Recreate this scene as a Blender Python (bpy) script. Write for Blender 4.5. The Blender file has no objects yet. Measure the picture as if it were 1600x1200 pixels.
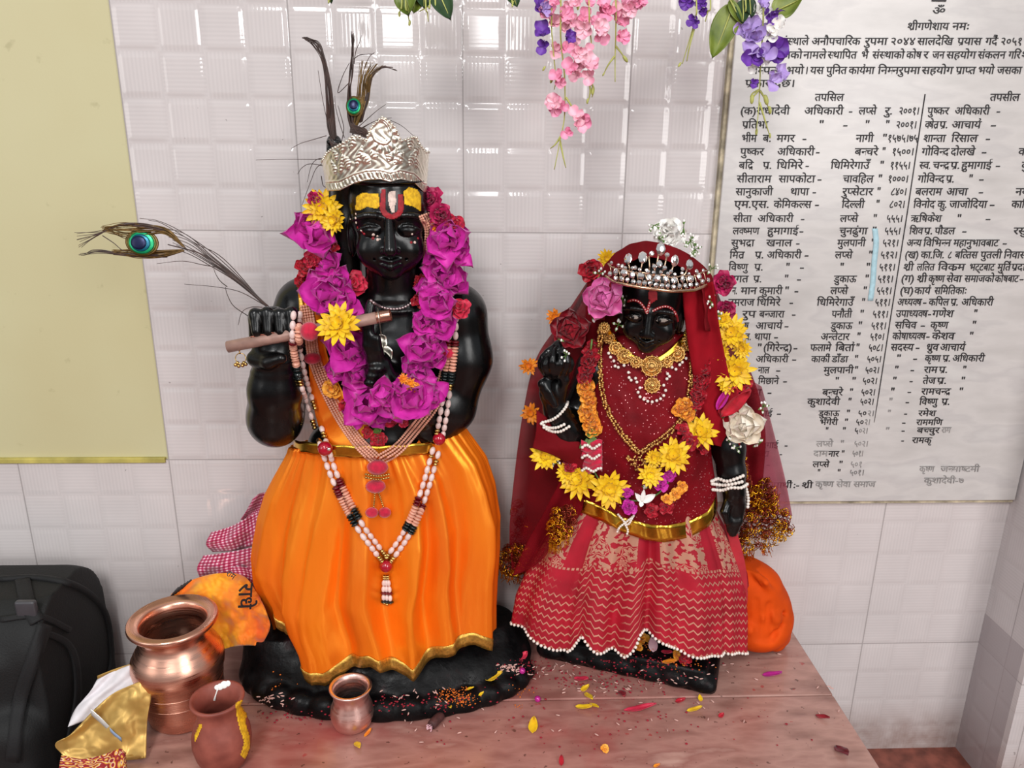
import bpy, bmesh, math, random
import numpy as np
from mathutils import Vector, Matrix, noise
from mathutils.bvhtree import BVHTree

random.seed(7)
SC = bpy.context.scene
COL = SC.collection
PI = math.pi
# ------------------------------------------------------------------ camera
FPX = 1200.0
CAM = Vector((.0224, -.9773, .409))
yaw, pit, rol = .0411, .2996, .0118
_f = Vector((math.sin(yaw)*math.cos(pit), math.cos(yaw)*math.cos(pit), -math.sin(pit)))
_r0 = Vector((math.cos(yaw), -math.sin(yaw), 0)); _u0 = _r0.cross(_f)
_r = math.cos(rol)*_r0 + math.sin(rol)*_u0
_u = -math.sin(rol)*_r0 + math.cos(rol)*_u0
cd = bpy.data.cameras.new('camera'); cam = bpy.data.objects.new('camera', cd); COL.objects.link(cam)
cd.sensor_width = 36; cd.lens = 36*FPX/1600; cd.clip_start = .01
M = Matrix((_r, _u, -_f)).transposed().to_4x4(); M.translation = CAM
cam.matrix_world = M
SC.camera = cam

def ray(px, py): return _f*FPX + _r*(px-800) - _u*(py-600)
def P(px, py, Y):
    d = ray(px, py); return CAM + d*((Y-CAM.y)/d.y)
def PZ(px, py, Z):
    d = ray(px, py); return CAM + d*((Z-CAM.z)/d.z)
def proj(p):
    d = Vector(p)-CAM; z = d.dot(_f); return 800+FPX*d.dot(_r)/z, 600-FPX*d.dot(_u)/z
def K(Y): return (Y-CAM.y)/FPX*1.0        # metres per pixel at depth Y
ZT = -.281                                # altar top
ZF = -.503                                # floor

# ------------------------------------------------------------------ mesh builder
ORI = {}
class MB:
    def __init__(s): s.v = []; s.f = []; s.uv = {}
    def add(s, vs, fs):
        n = len(s.v); s.v.extend([Vector(p) for p in vs]); s.f.extend([tuple(i+n for i in f) for f in fs]); return n
    def tube(s, pts, r, n=8, cap=True, closed=False):
        pts = [Vector(p) for p in pts]; m = len(pts)
        rs = list(r) if hasattr(r, '__len__') else [r]*m
        t0 = (pts[1]-pts[0]).normalized()
        a = t0.orthogonal().normalized(); vs = []
        for i, p in enumerate(pts):
            if closed: t = pts[(i+1) % m]-pts[i-1]
            else: t = pts[min(i+1, m-1)]-pts[max(i-1, 0)]
            if t.length < 1e-9: t = t0.copy()
            t.normalize(); a = a-t*a.dot(t)
            if a.length < 1e-6: a = t.orthogonal()
            a.normalize(); b = t.cross(a)
            for k in range(n):
                q = 2*PI*k/n; vs.append(p+(a*math.cos(q)+b*math.sin(q))*rs[i])
        fs = []
        for i in range(m if closed else m-1):
            j = (i+1) % m
            for k in range(n):
                fs.append((i*n+k, i*n+(k+1) % n, j*n+(k+1) % n, j*n+k))
        if cap and not closed:
            fs.append(tuple(range(n))[::-1]); fs.append(tuple((m-1)*n+k for k in range(n)))
        s.add(vs, fs)
    def ball(s, c, r, n=8, m=6, rot=None):
        r = r if hasattr(r, '__len__') else (r, r, r); vs = []; c = Vector(c)
        for i in range(1, m):
            for k in range(n):
                a = PI*i/m; q = 2*PI*k/n
                v = Vector((r[0]*math.sin(a)*math.cos(q), r[1]*math.sin(a)*math.sin(q), r[2]*math.cos(a)))
                vs.append(c+(rot @ v if rot else v))
        t = Vector((0, 0, r[2])); t = rot @ t if rot else t
        vs.append(c+t); vs.append(c-t); T = len(vs)-2; fs = []
        for k in range(n):
            fs.append((T, k, (k+1) % n)); fs.append((T+1, (m-2)*n+(k+1) % n, (m-2)*n+k))
            for i in range(m-2): fs.append((i*n+k, (i+1)*n+k, (i+1)*n+(k+1) % n, i*n+(k+1) % n))
        s.add(vs, fs)
    def lathe(s, prof, c, n=48, rot=None):
        c = Vector(c); vs = []; m = len(prof); fs = []
        for (r, z) in prof:
            for k in range(n):
                q = 2*PI*k/n; v = Vector((r*math.cos(q), r*math.sin(q), z)); vs.append(c+(rot @ v if rot else v))
        for i in range(m-1):
            for k in range(n): fs.append((i*n+k, i*n+(k+1) % n, (i+1)*n+(k+1) % n, (i+1)*n+k))
        s.add(vs, fs)
    def grid(s, rows, closed=False, uvs=None):
        m = len(rows); n = len(rows[0]); b = len(s.v)
        fs = []
        for i in range(m-1):
            for k in range(n if closed else n-1):
                fs.append((i*n+k, i*n+(k+1) % n, (i+1)*n+(k+1) % n, (i+1)*n+k))
        s.add([p for r_ in rows for p in r_], fs)
        for i in range(m):
            for k in range(n):
                s.uv[b+i*n+k] = (k/(n-1), 1-i/(m-1)) if uvs is None else uvs[i][k]
    def box(s, lo, hi):
        x0, y0, z0 = lo; x1, y1, z1 = hi
        s.add([(x0,y0,z0),(x1,y0,z0),(x1,y1,z0),(x0,y1,z0),(x0,y0,z1),(x1,y0,z1),(x1,y1,z1),(x0,y1,z1)],
              [(0,3,2,1),(4,5,6,7),(0,1,5,4),(1,2,6,5),(2,3,7,6),(3,0,4,7)])
    def prism(s, poly, d):
        """poly: 3-D outline, extruded by vector d"""
        n = len(poly); d = Vector(d); poly = [Vector(p) for p in poly]
        s.add(poly+[p+d for p in poly], [tuple(range(n)), tuple(range(n, 2*n))[::-1]]+[(i, n+i, n+(i+1) % n, (i+1) % n) for i in range(n)])
    def build(s, name, m, parent=None, smooth=True, solid=0, bevel=0, recalc=False, sub=0):
        me = bpy.data.meshes.new(name)
        if parent is None:
            xs = np.array([tuple(p) for p in s.v]); lo = xs.min(0); hi = xs.max(0)
            o0 = Vector(((lo[0]+hi[0])/2, (lo[1]+hi[1])/2, lo[2]))
        else: o0 = ORI[parent.name]
        me.from_pydata([tuple(p-o0) for p in s.v], [], s.f)
        if s.uv:
            ul = me.uv_layers.new(name='UVMap')
            for l in me.loops: ul.data[l.index].uv = s.uv.get(l.vertex_index, (0, 0))
        if recalc:
            bm = bmesh.new(); bm.from_mesh(me); bmesh.ops.recalc_face_normals(bm, faces=bm.faces); bm.to_mesh(me); bm.free()
        o = bpy.data.objects.new(name, me); COL.objects.link(o)
        if parent is None: o.location = o0
        else: o.parent = parent
        ORI[o.name] = o0
        for mm in (m if isinstance(m, (list, tuple)) else [m]): me.materials.append(mm)
        if smooth: me.polygons.foreach_set('use_smooth', [True]*len(me.polygons))
        if bevel:
            b = o.modifiers.new('bevel', 'BEVEL'); b.width = bevel; b.segments = 3; b.limit_method = 'ANGLE'
        if sub:
            b = o.modifiers.new('sub', 'SUBSURF'); b.levels = sub; b.render_levels = sub
        if solid:
            b = o.modifiers.new('solid', 'SOLIDIFY'); b.thickness = solid; b.offset = 0
        return o
    def bvh(s): return BVHTree.FromPolygons([tuple(p) for p in s.v], s.f)

def tag(o, label=None, cat=None, group=None, kind=None):
    if label: o['label'] = label
    if cat: o['category'] = cat
    if group: o['group'] = group
    if kind: o['kind'] = kind
    return o
def thing(name, label, cat, loc, group=None):
    o = bpy.data.objects.new(name, None); COL.objects.link(o); o.location = loc; o.empty_display_size = .01
    ORI[o.name] = Vector(loc); return tag(o, label, cat, group)
def copy_mesh(proto, parent, mat4, name=None):
    c = proto.copy(); COL.objects.link(c); c.parent = parent
    if name: c.name = name
    m = mat4.copy(); m.translation = m.translation-(ORI[parent.name] if parent else Vector((0, 0, 0)))
    c.matrix_local = m; ORI[c.name] = ORI[parent.name] if parent else Vector((0, 0, 0)); return c
def frame(z, up=Vector((0, 0, 1)), spin=0.):
    """rotation whose local z is the given direction"""
    z = Vector(z).normalized(); x = up.cross(z)
    if x.length < 1e-4: x = Vector((1, 0, 0))
    x.normalize(); y = z.cross(x)
    return Matrix((x, y, z)).transposed() @ Matrix.Rotation(spin, 3, 'Z')
def xf(loc, rot, sc=1.):
    sc = sc if hasattr(sc, '__len__') else (sc, sc, sc)
    return Matrix.Translation(loc) @ rot.to_4x4() @ Matrix.Diagonal((*sc, 1))
def cr(pts, n=8):
    """Catmull-Rom through points"""
    pts = [Vector(p) for p in pts]; q = [pts[0]*2-pts[1]]+pts+[pts[-1]*2-pts[-2]]; out = []
    for i in range(1, len(q)-2):
        a, b, c, d = q[i-1], q[i], q[i+1], q[i+2]
        for k in range(n):
            t = k/n
            out.append(.5*((2*b)+(c-a)*t+(2*a-5*b+4*c-d)*t*t+(3*b-a-3*c+d)*t**3))
    out.append(pts[-1]); return out
def V2(l): return [Vector((a, b, 0)) for a, b in l]
def interp(x, xs, ys): return float(np.interp(x, xs, ys))
def resample(pts, step):
    out = [pts[0].copy()]; acc = 0.
    for a, b in zip(pts, pts[1:]):
        d = (b-a).length
        while acc+d >= step and d > 1e-9:
            t = (step-acc)/d; a = a.lerp(b, t); out.append(a.copy()); d = (b-a).length; acc = 0.
        acc += d
    return out

# ------------------------------------------------------------------ signed distance sculpting
class SDF:
    def __init__(s, lo, hi, h):
        s.lo = np.array(lo, float); s.h = h
        s.n = np.ceil((np.array(hi)-s.lo)/h).astype(int)+1
        s.F = np.full(tuple(s.n), .05, np.float32)
        s.ax = [(s.lo[i]+h*np.arange(s.n[i])).astype(np.float32) for i in range(3)]
    def _blk(s, lo, hi):
        sl = []
        for i in range(3):
            a = int(max(0, math.floor((lo[i]-s.lo[i])/s.h))); b = int(min(s.n[i], math.ceil((hi[i]-s.lo[i])/s.h)+1))
            if b <= a: return None
            sl.append(slice(a, b))
        g = [s.ax[0][sl[0]][:, None, None], s.ax[1][sl[1]][None, :, None], s.ax[2][sl[2]][None, None, :]]
        return tuple(sl), g
    def _mix(s, sl, d, k, sub):
        F = s.F[sl]
        if sub:
            h = np.maximum(k-np.abs(F+d), 0)/k; s.F[sl] = np.maximum(F, -d)+h*h*k*.25
        else:
            h = np.maximum(k-np.abs(F-d), 0)/k; s.F[sl] = np.minimum(F, d)-h*h*k*.25
    def ell(s, c, r, k=.006, rot=None, sub=False):
        c = np.array(c); m = max(r)+k*1.5+.004; b = s._blk(c-m, c+m)
        if b is None: return
        sl, g = b; q = [g[i]-np.float32(c[i]) for i in range(3)]
        if rot is not None:
            R = [[float(rot[i][j]) for j in range(3)] for i in range(3)]
            q = [R[j][0]*q[0]+R[j][1]*q[1]+R[j][2]*q[2] for j in range(3)]
        k0 = np.sqrt(sum((q[i]/r[i])**2 for i in range(3))); k1 = np.sqrt(sum((q[i]/r[i]**2)**2 for i in range(3)))+1e-9
        s._mix(sl, k0*(k0-1)/k1, k, sub)
    def cap(s, a, b, ra, rb=None, k=.006, sub=False):
        rb = ra if rb is None else rb
        a = np.array(a, float); b_ = np.array(b, float); m = max(ra, rb)+k*1.5+.004
        bl = s._blk(np.minimum(a, b_)-m, np.maximum(a, b_)+m)
        if bl is None: return
        sl, g = bl; d = b_-a; L = max(float(d@d), 1e-12)
        t = np.clip(sum((g[i]-a[i])*d[i] for i in range(3))/L, 0, 1)
        dist = np.sqrt(sum((g[i]-a[i]-t*d[i])**2 for i in range(3)))-(ra+(rb-ra)*t)
        s._mix(sl, dist, k, sub)
    def chain(s, pts, rs, k=.006):
        for i in range(len(pts)-1): s.cap(pts[i], pts[i+1], rs[i], rs[i+1], k)
    def rbox(s, c, r, e, k=.006, rot=None, sub=False):
        c = np.array(c); m = float(np.linalg.norm(r))+k*1.5+.004; b = s._blk(c-m, c+m)
        if b is None: return
        sl, g = b; q = [g[i]-np.float32(c[i]) for i in range(3)]
        if rot is not None:
            R = [[float(rot[i][j]) for j in range(3)] for i in range(3)]
            q = [R[j][0]*q[0]+R[j][1]*q[1]+R[j][2]*q[2] for j in range(3)]
        q = [np.abs(q[i])-(r[i]-e) for i in range(3)]
        d = np.sqrt(sum(np.maximum(x, 0)**2 for x in q))+np.minimum(np.maximum(np.maximum(q[0], q[1]), q[2]), 0)-e
        s._mix(sl, d, k, sub)
    def cut_z(s, z):
        s.F = np.maximum(s.F, (np.float32(z)-s.ax[2])[None, None, :])
    def mesh(s, mb):
        F = s.F.copy()
        F[0] = F[-1] = .05; F[:, 0] = F[:, -1] = .05; F[:, :, 0] = F[:, :, -1] = .05
        I = F < 0; n = F.shape
        C = np.zeros((n[0]-1, n[1]-1, n[2]-1), np.int8)
        for dx in (0, 1):
            for dy in (0, 1):
                for dz in (0, 1): C += I[dx:n[0]-1+dx, dy:n[1]-1+dy, dz:n[2]-1+dz]
        act = (C > 0) & (C < 8); idx = np.argwhere(act)
        vid = np.full(act.shape, -1, np.int64); vid[act] = np.arange(len(idx))
        acc = np.zeros((len(idx), 3)); cnt = np.zeros(len(idx))
        cs = [(a, b, c) for a in (0, 1) for b in (0, 1) for c in (0, 1)]
        for a in cs:
            for ax in range(3):
                if a[ax]: continue
                b = list(a); b[ax] = 1
                fa = F[idx[:, 0]+a[0], idx[:, 1]+a[1], idx[:, 2]+a[2]]; fb = F[idx[:, 0]+b[0], idx[:, 1]+b[1], idx[:, 2]+b[2]]
                m = (fa < 0) != (fb < 0); t = np.where(m, fa/np.where(m, fa-fb, 1), 0)
                p = np.tile(np.array(a, float), (len(idx), 1)); p[:, ax] = t
                acc[m] += p[m]; cnt[m] += 1
        V = s.lo+(idx+acc/cnt[:, None])*s.h
        fs = []
        for ax in range(3):
            o1, o2 = [(1, 2), (2, 0), (0, 1)][ax]
            sl0 = [slice(1, -1)]*3; sl1 = [slice(1, -1)]*3
            sl0[ax] = slice(0, -1); sl1[ax] = slice(1, None)
            A = I[tuple(sl0)]; B = I[tuple(sl1)]
            E = np.argwhere(A != B)
            base = E.copy()
            for q in range(3):
                if q != ax: base[:, q] += 1
            flip = A[E[:, 0], E[:, 1], E[:, 2]]
            def g(d1, d2):
                t = base.copy(); t[:, o1] -= d1; t[:, o2] -= d2; return vid[t[:, 0], t[:, 1], t[:, 2]]
            Q = np.stack([g(1, 1), g(0, 1), g(0, 0), g(1, 0)], 1)
            Q[~flip] = Q[~flip][:, ::-1]
            fs.append(Q[(Q >= 0).all(1)])
        Q = np.concatenate(fs)
        mb.add(V.tolist(), Q.tolist())

# ------------------------------------------------------------------ materials
class NT:
    def __init__(s, name):
        s.m = bpy.data.materials.new(name); s.m.use_nodes = True; s.t = s.m.node_tree; s.b = s.t.nodes['Principled BSDF']
    def n(s, typ, **kw):
        x = s.t.nodes.new(typ)
        for k, v in kw.items():
            if k.startswith('i_'):
                key = k[2:]; key = int(key) if key.isdigit() else key.replace('_', ' ')
                if hasattr(v, 'is_linked'): s.t.links.new(v, x.inputs[key])
                else: x.inputs[key].default_value = v
            else: setattr(x, k, v)
        return x
    def l(s, a, b): s.t.links.new(a, b)
    def math(s, op, a, b=None, c=None, clamp=False):
        x = s.t.nodes.new('ShaderNodeMath'); x.operation = op; x.use_clamp = clamp
        for i, v in enumerate((a, b, c)):
            if v is None: continue
            if hasattr(v, 'is_linked'): s.t.links.new(v, x.inputs[i])
            else: x.inputs[i].default_value = v
        return x.outputs[0]
    def mix(s, f, a, b):
        x = s.t.nodes.new('ShaderNodeMix'); x.data_type = 'RGBA'
        for i, v in ((0, f), (6, a), (7, b)):
            if hasattr(v, 'is_linked'): s.t.links.new(v, x.inputs[i])
            else: x.inputs[i].default_value = (*v, 1) if i and len(v) == 3 else v
        return x.outputs[2]
    def ramp(s, f, stops):
        x = s.t.nodes.new('ShaderNodeValToRGB'); s.l(f, x.inputs[0]); e = x.color_ramp.elements
        while len(e) < len(stops): e.new(.5)
        for q, (p, c) in zip(e, stops): q.position = p; q.color = (*c, 1) if len(c) == 3 else c
        return x.outputs[0]
    def smooth(s, x, lo, hi, a=0., b=1.):
        q = s.t.nodes.new('ShaderNodeMapRange'); q.interpolation_type = 'SMOOTHSTEP'; s.l(x, q.inputs[0])
        for i, v in zip((1, 2, 3, 4), (lo, hi, a, b)): q.inputs[i].default_value = v
        return q.outputs[0]
    def noise(s, vec, scale, detail=3, out=0, rough=.5):
        x = s.n('ShaderNodeTexNoise'); x.inputs['Scale'].default_value = scale; x.inputs['Detail'].default_value = detail; x.inputs['Roughness'].default_value = rough
        if vec is not None: s.l(vec, x.inputs['Vector'])
        return x.outputs[out]
    def obj(s): return s.n('ShaderNodeTexCoord').outputs['Object']
    def geo(s): return s.n('ShaderNodeNewGeometry').outputs['Position']
    def uv(s): return s.n('ShaderNodeTexCoord').outputs['UV']
    def sep(s, v): x = s.n('ShaderNodeSeparateXYZ'); s.l(v, x.inputs[0]); return x.outputs
    def scale(s, v, sc):
        x = s.n('ShaderNodeVectorMath'); x.operation = 'MULTIPLY'; s.l(v, x.inputs[0]); x.inputs[1].default_value = sc; return x.outputs[0]
    def bump(s, h, st=.3, d=.001):
        x = s.n('ShaderNodeBump'); x.inputs['Strength'].default_value = st; x.inputs['Distance'].default_value = d
        s.l(h, x.inputs['Height']); s.l(x.outputs[0], s.b.inputs['Normal'])
    def set(s, **kw):
        for k, v in kw.items():
            i = s.b.inputs[k.replace('_', ' ')]
            if hasattr(v, 'is_linked'): s.l(v, i)
            else: i.default_value = (*v, 1) if hasattr(v, '__len__') and len(v) == 3 else v
        return s
def lin(r, g, b):
    f = lambda c: (c/255/12.92) if c <= 10 else ((c/255+.055)/1.055)**2.4
    return (f(r), f(g), f(b))
def pm(name, rgb, rough=.5, metal=0., var=.15, vs=60., bump=0., bs=400., bd=.0006, **kw):
    """plain procedural material: colour broken up by noise, optional fine bump"""
    t = NT(name); c = lin(*rgb); p = t.geo()
    nz = t.noise(p, vs, 4)
    d = tuple(x*(1-var) for x in c); e = tuple(min(1, x*(1+var)) for x in c)
    t.set(Base_Color=t.ramp(nz, [(.3, d), (.7, e)]), Roughness=rough, Metallic=metal, **kw)
    if bump: t.bump(t.noise(p, bs, 3), bump, bd)
    return t.m
# ------------------------------------------------------------------ setting materials
CX, CZ = .05, .051
def tile_mat(name, side=False, zseam=(0., 6.), rgb=(214, 206, 205), xoff=0.):
    t = NT(name); pos = t.geo(); s = t.sep(pos)
    x = s[1] if side else s[0]; z = s[2]
    u = t.math('DIVIDE', t.math('ADD', x, 10+xoff), CX); v = t.math('DIVIDE', t.math('ADD', z, 10*CZ*10), CZ)
    fu = t.math('FRACT', u); fv = t.math('FRACT', v)
    eu = t.math('MINIMUM', fu, t.math('SUBTRACT', 1., fu)); ev = t.math('MINIMUM', fv, t.math('SUBTRACT', 1., fv))
    par = t.math('MODULO', t.math('ADD', t.math('FLOOR', u), t.math('FLOOR', v)), 2.)
    # woven pads: alternate cells bulge across one axis
    bu = t.smooth(eu, 0., .16); bv = t.smooth(ev, 0., .16)
    pad = t.math('MULTIPLY', bu, bv)
    cu = t.math('SINE', t.math('MULTIPLY', fu, PI)); cv = t.math('SINE', t.math('MULTIPLY', fv, PI))
    bul = t.math('ADD', t.math('MULTIPLY', cu, par), t.math('MULTIPLY', cv, t.math('SUBTRACT', 1., par)))
    lu = t.math('SINE', t.math('MULTIPLY', fu, 2*PI*11)); lv = t.math('SINE', t.math('MULTIPLY', fv, 2*PI*11))
    ln = t.math('ADD', t.math('MULTIPLY', lu, par), t.math('MULTIPLY', lv, t.math('SUBTRACT', 1., par)))
    h = t.math('ADD', t.math('MULTIPLY', pad, .8), t.math('ADD', t.math('MULTIPLY', bul, .10), t.math('MULTIPLY', ln, .012)))
    # tile joints every four pads across, at chosen rows down
    ju = t.math('FRACT', t.math('DIVIDE', t.math('ADD', x, 10+xoff), .2)); ju = t.math('MINIMUM', ju, t.math('SUBTRACT', 1., ju))
    seam = t.math('LESS_THAN', ju, .0045)
    zz = t.math('DIVIDE', t.math('ADD', z, 60*CZ), 6*CZ); jz = t.math('FRACT', zz); jz = t.math('MINIMUM', jz, t.math('SUBTRACT', 1., jz))
    seam = t.math('MAXIMUM', seam, t.math('LESS_THAN', jz, .0026))
    dirt = t.noise(pos, 9, 5); specks = t.math('GREATER_THAN', t.noise(pos, 95, 2), .765)
    c = t.ramp(dirt, [(.3, tuple(q*.9 for q in lin(*rgb))), (.65, lin(*rgb))])
    stripe = t.math('MULTIPLY_ADD', ln, .028, .972)
    c = t.mix(1., c, c); 
    vm = t.n('ShaderNodeVectorMath'); vm.operation = 'SCALE'; t.l(c, vm.inputs[0]); t.l(stripe, vm.inputs['Scale'])
    c = vm.outputs[0]
    groove = t.math('MULTIPLY', t.math('SUBTRACT', 1., pad), .05)
    c = t.mix(groove, c, lin(150, 138, 136))
    c = t.mix(t.math('MULTIPLY', seam, .5), c, lin(120, 112, 110))
    c = t.mix(t.math('MULTIPLY', specks, .5), c, lin(110, 100, 98))
    if True:   # red powder rubbed low on the walls by the floor
        low = t.math('MULTIPLY', t.smooth(z, -.485, -.40, 1., 0.), t.noise(pos, 40, 4))
        c = t.mix(low, c, lin(120, 80, 62))
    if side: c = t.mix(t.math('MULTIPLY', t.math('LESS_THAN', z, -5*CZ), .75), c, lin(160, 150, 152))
    h = t.math('MULTIPLY', h, t.smooth(z, -.012, 0., .42, 1.))
    t.set(Base_Color=c, Roughness=.075, Specular_IOR_Level=.5)
    t.bump(h, .33, .0030)
    return t.m
m_tile = tile_mat('glazed_white_tile')
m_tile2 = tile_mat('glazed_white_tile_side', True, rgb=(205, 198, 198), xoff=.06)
def paint_mat():
    t = NT('yellow_green_wall_paint'); p = t.geo()
    c = t.ramp(t.noise(p, 3, 3), [(.3, lin(194, 184, 142)), (.7, lin(202, 197, 158))])
    sp = t.smooth(t.noise(p, 38, 4), .66, .76)
    c = t.mix(t.math('MULTIPLY', sp, .35), c, lin(140, 132, 90))
    t.set(Base_Color=c, Roughness=.42); t.bump(t.noise(p, 300, 3), .08, .001); return t.m
m_paint = paint_mat()
def marble_mat(name, pinkish=True):
    t = NT(name); p = t.geo()
    w = t.noise(t.scale(p, (2.2, 7., 1.)), 5, 6)
    if pinkish:
        c = t.ramp(w, [(.3, lin(142, 104, 94)), (.5, lin(184, 142, 130)), (.62, lin(160, 118, 108)), (.75, lin(202, 168, 154))])
        st = t.smooth(t.noise(p, 9, 5), .42, .7)
        s = t.sep(p)
        # vermilion rubbed into the stone round the feet of the statues
        dx = t.math('SUBTRACT', s[0], .02); dy = t.math('ADD', s[1], .16)
        d = t.math('SQRT', t.math('ADD', t.math('MULTIPLY', t.math('MULTIPLY', dx, dx), .30), t.math('MULTIPLY', dy, dy)))
        near = t.smooth(d, .04, .25, 1., 0.)
        c = t.mix(t.math('MULTIPLY', near, t.math('MULTIPLY_ADD', st, .8, .26), clamp=True), c, lin(162, 58, 58))
        spk = t.smooth(t.noise(p, 120, 3), .68, .72); c = t.mix(t.math('MULTIPLY', spk, .75), c, lin(84, 52, 44))
        spk2 = t.smooth(t.noise(t.scale(p, (1, 1, 1.3)), 75, 3), .70, .74); c = t.mix(t.math('MULTIPLY', spk2, .6), c, lin(170, 40, 46))
        t.set(Base_Color=c, Roughness=.26)
    else:
        w = t.noise(t.scale(p, (2.2, 1., 7.)), 4, 6)
        c = t.ramp(w, [(.3, lin(186, 181, 178)), (.5, lin(202, 197, 194)), (.57, lin(192, 187, 185)), (.7, lin(204, 200, 197))])
        t.set(Base_Color=c, Roughness=.22)
    return t.m
m_slab = marble_mat('pink_marble'); m_plaque = marble_mat('white_marble', False)
m_floor = pm('red_oxide_floor', (128, 72, 60), .5, 0, .4, 50, .3, 200)
m_ceil = pm('white_ceiling_paint', (215, 210, 200), .8)

# ------------------------------------------------------------------ room
XC = .781                                  # inner corner with the right pier
def plane_box(name, lo, hi, m, bevel=0):
    b = MB(); b.box(lo, hi); o = b.build(name, m, None, smooth=False, bevel=bevel, recalc=True); return tag(o, kind='structure')
plane_box('wall_back', (-1.9, 0, ZF), (XC+.3, .12, 0), m_tile)
plane_box('wall_back_upper', (-.4005, 0, 0), (XC+.3, .12, 1.6), m_tile)
plane_box('wall_painted', (-1.9, .003, 0), (-.4005, .12, 1.6), m_paint)
b = MB(); b.box((-1.9, -.0035, -.0035), (-.404, .003, .0035)); tag(b.build('trim_1', pm('ochre_paint_edge', (186, 172, 92), .5, 0, .3, 30), None, smooth=False, bevel=.001), kind='structure')
PY = P(1545, 1200, 0)
YP = -.088
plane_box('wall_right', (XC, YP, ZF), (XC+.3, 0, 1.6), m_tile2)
plane_box('wall_right_front', (XC, YP-.010, ZF), (XC+.6, YP, 1.6), m_tile)
b = MB(); b.box((-1.9, -2.6, ZF-.1), (1.4, .12, ZF)); tag(b.build('floor', m_floor, None, smooth=False), kind='structure')

# the altar: a plastered block under two marble slabs
b = MB()
XL0, XR0 = -.432, .4925
alt = thing('altar', 'stone altar block topped with pink veined marble slabs', 'altar', (.03, -.2, ZF))
zs = ZT-.018
def slab(y0, y1, zz, name):
    b = MB(); b.box((XL0, y0, zz-.018), (XR0-.004, y1, zz)); return b.build(name, m_slab, alt, smooth=False, bevel=.0022)
slab(-.1415, -.0005, ZT, 'marble_slab'); slab(-.52, -.1425, ZT-.0004, 'marble_slab')
b = MB(); b.box((XL0+.012, -.505, ZF), (XR0-.016, -.001, ZT-.018)); b.build('plinth', m_tile, alt, smooth=False)

# ------------------------------------------------------------------ light: daylight from the open front of the shrine, with added side fills
W = bpy.data.worlds.new('world'); SC.world = W; W.use_nodes = True
bg = W.node_tree.nodes['Background']; wt = W.node_tree
tc = wt.nodes.new('ShaderNodeTexCoord'); sx = wt.nodes.new('ShaderNodeSeparateXYZ'); rp = wt.nodes.new('ShaderNodeValToRGB'); mr = wt.nodes.new('ShaderNodeMapRange')
wt.links.new(tc.outputs['Generated'], sx.inputs[0]); wt.links.new(sx.outputs[2], mr.inputs[0]); mr.inputs[1].default_value = -1; mr.inputs[2].default_value = 1
wt.links.new(mr.outputs[0], rp.inputs[0]); wt.links.new(rp.outputs[0], bg.inputs[0])
e = rp.color_ramp.elements; e[0].position = .42; e[0].color = (.16, .13, .11, 1); e[1].position = .56; e[1].color = (.80, .88, .95, 1); q = e.new(1.); q.color = (.95, .98, 1., 1)
bg.inputs[1].default_value = .52
def area(name, loc, tgt, sx, sy, power, col=(1, 1, 1)):
    l = bpy.data.lights.new(name, 'AREA'); l.shape = 'RECTANGLE'; l.size = sx; l.size_y = sy; l.energy = power; l.color = col
    o = bpy.data.objects.new(name, l); COL.objects.link(o); o.location = loc
    o.rotation_euler = (Vector(tgt)-Vector(loc)).to_track_quat('-Z', 'Y').to_euler(); return o
area('window_light', (-.55, -2.4, 1.95), (0, 0, -.05), .6, .8, 38, (1, .99, .97))
area('right_fill_light', (1.35, -2.2, .9), (.2, 0, 0), .8, 1.5, 27, (1, .98, .96))  # added fill that brightens the right side; no doorway is known there
area('window_pane_light', (-.37, -2.5, .93), (-.37, 0, .93), .24, .36, 4.5, (1, 1, 1)); area('window_pane_light', (.07, -2.5, .92), (.07, 0, .92), .14, .36, 2.4, (1, 1, 1))
area('left_fill_light', (-2.0, -1.7, .8), (-.2, 0, 0), .8, 1.2, 8, (1, .97, .93))  # weak fill added from the left for contrast, not a known window
SC.view_settings.view_transform = 'Standard'; SC.view_settings.look = 'None'; SC.view_settings.gamma = 1; SC.view_settings.exposure = -.02
# ------------------------------------------------------------------ the marble plaque and its painted Devanagari
YPL = -.013
PLX0, PLX1 = .318, XC-.003
PLZ0 = P(1235, 784, YPL).z
b = MB(); b.box((PLX0, YPL, PLZ0), (PLX1, -.0004, .75))
plq = thing('inscribed_plaque', 'white veined marble plaque painted with black Devanagari lists, fixed to the tiled wall', 'plaque', (.55, YPL, PLZ0))
b.build('marble_panel', m_plaque, plq, smooth=False, bevel=.001)
b = MB(); b.box((PLX0-.0045, YPL+.004, PLZ0-.004), (PLX0, -.0004, .75)); b.box((PLX0-.0045, YPL+.004, PLZ0-.005), (PLX1, -.0004, PLZ0))
b.build('grout_edge', pm('dirty_plaque_grout', (176, 164, 138), .7, 0, .5, 60), plq, smooth=False)
GC = {}
def font_mesh(s):
    c = bpy.data.curves.new('t', 'FONT'); c.body = s; c.resolution_u = 2; c.offset = .011
    o = bpy.data.objects.new('t', c); COL.objects.link(o); bpy.context.view_layer.update()
    m = o.to_mesh(); v = [(q.co.x, q.co.y) for q in m.vertices]; f = [tuple(p.vertices) for p in m.polygons]
    o.to_mesh_clear(); bpy.data.objects.remove(o); bpy.data.curves.remove(c); return v, f
KW = None
def glyph(ch):
    global KW
    if KW is None: KW = max(x for x, y in font_mesh('क')[0])
    if ch not in GC:
        v, f = font_mesh(ch); adv = max(x for x, y in font_mesh(ch+'क')[0])-KW
        GC[ch] = (v, f, adv)
    return GC[ch]
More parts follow.
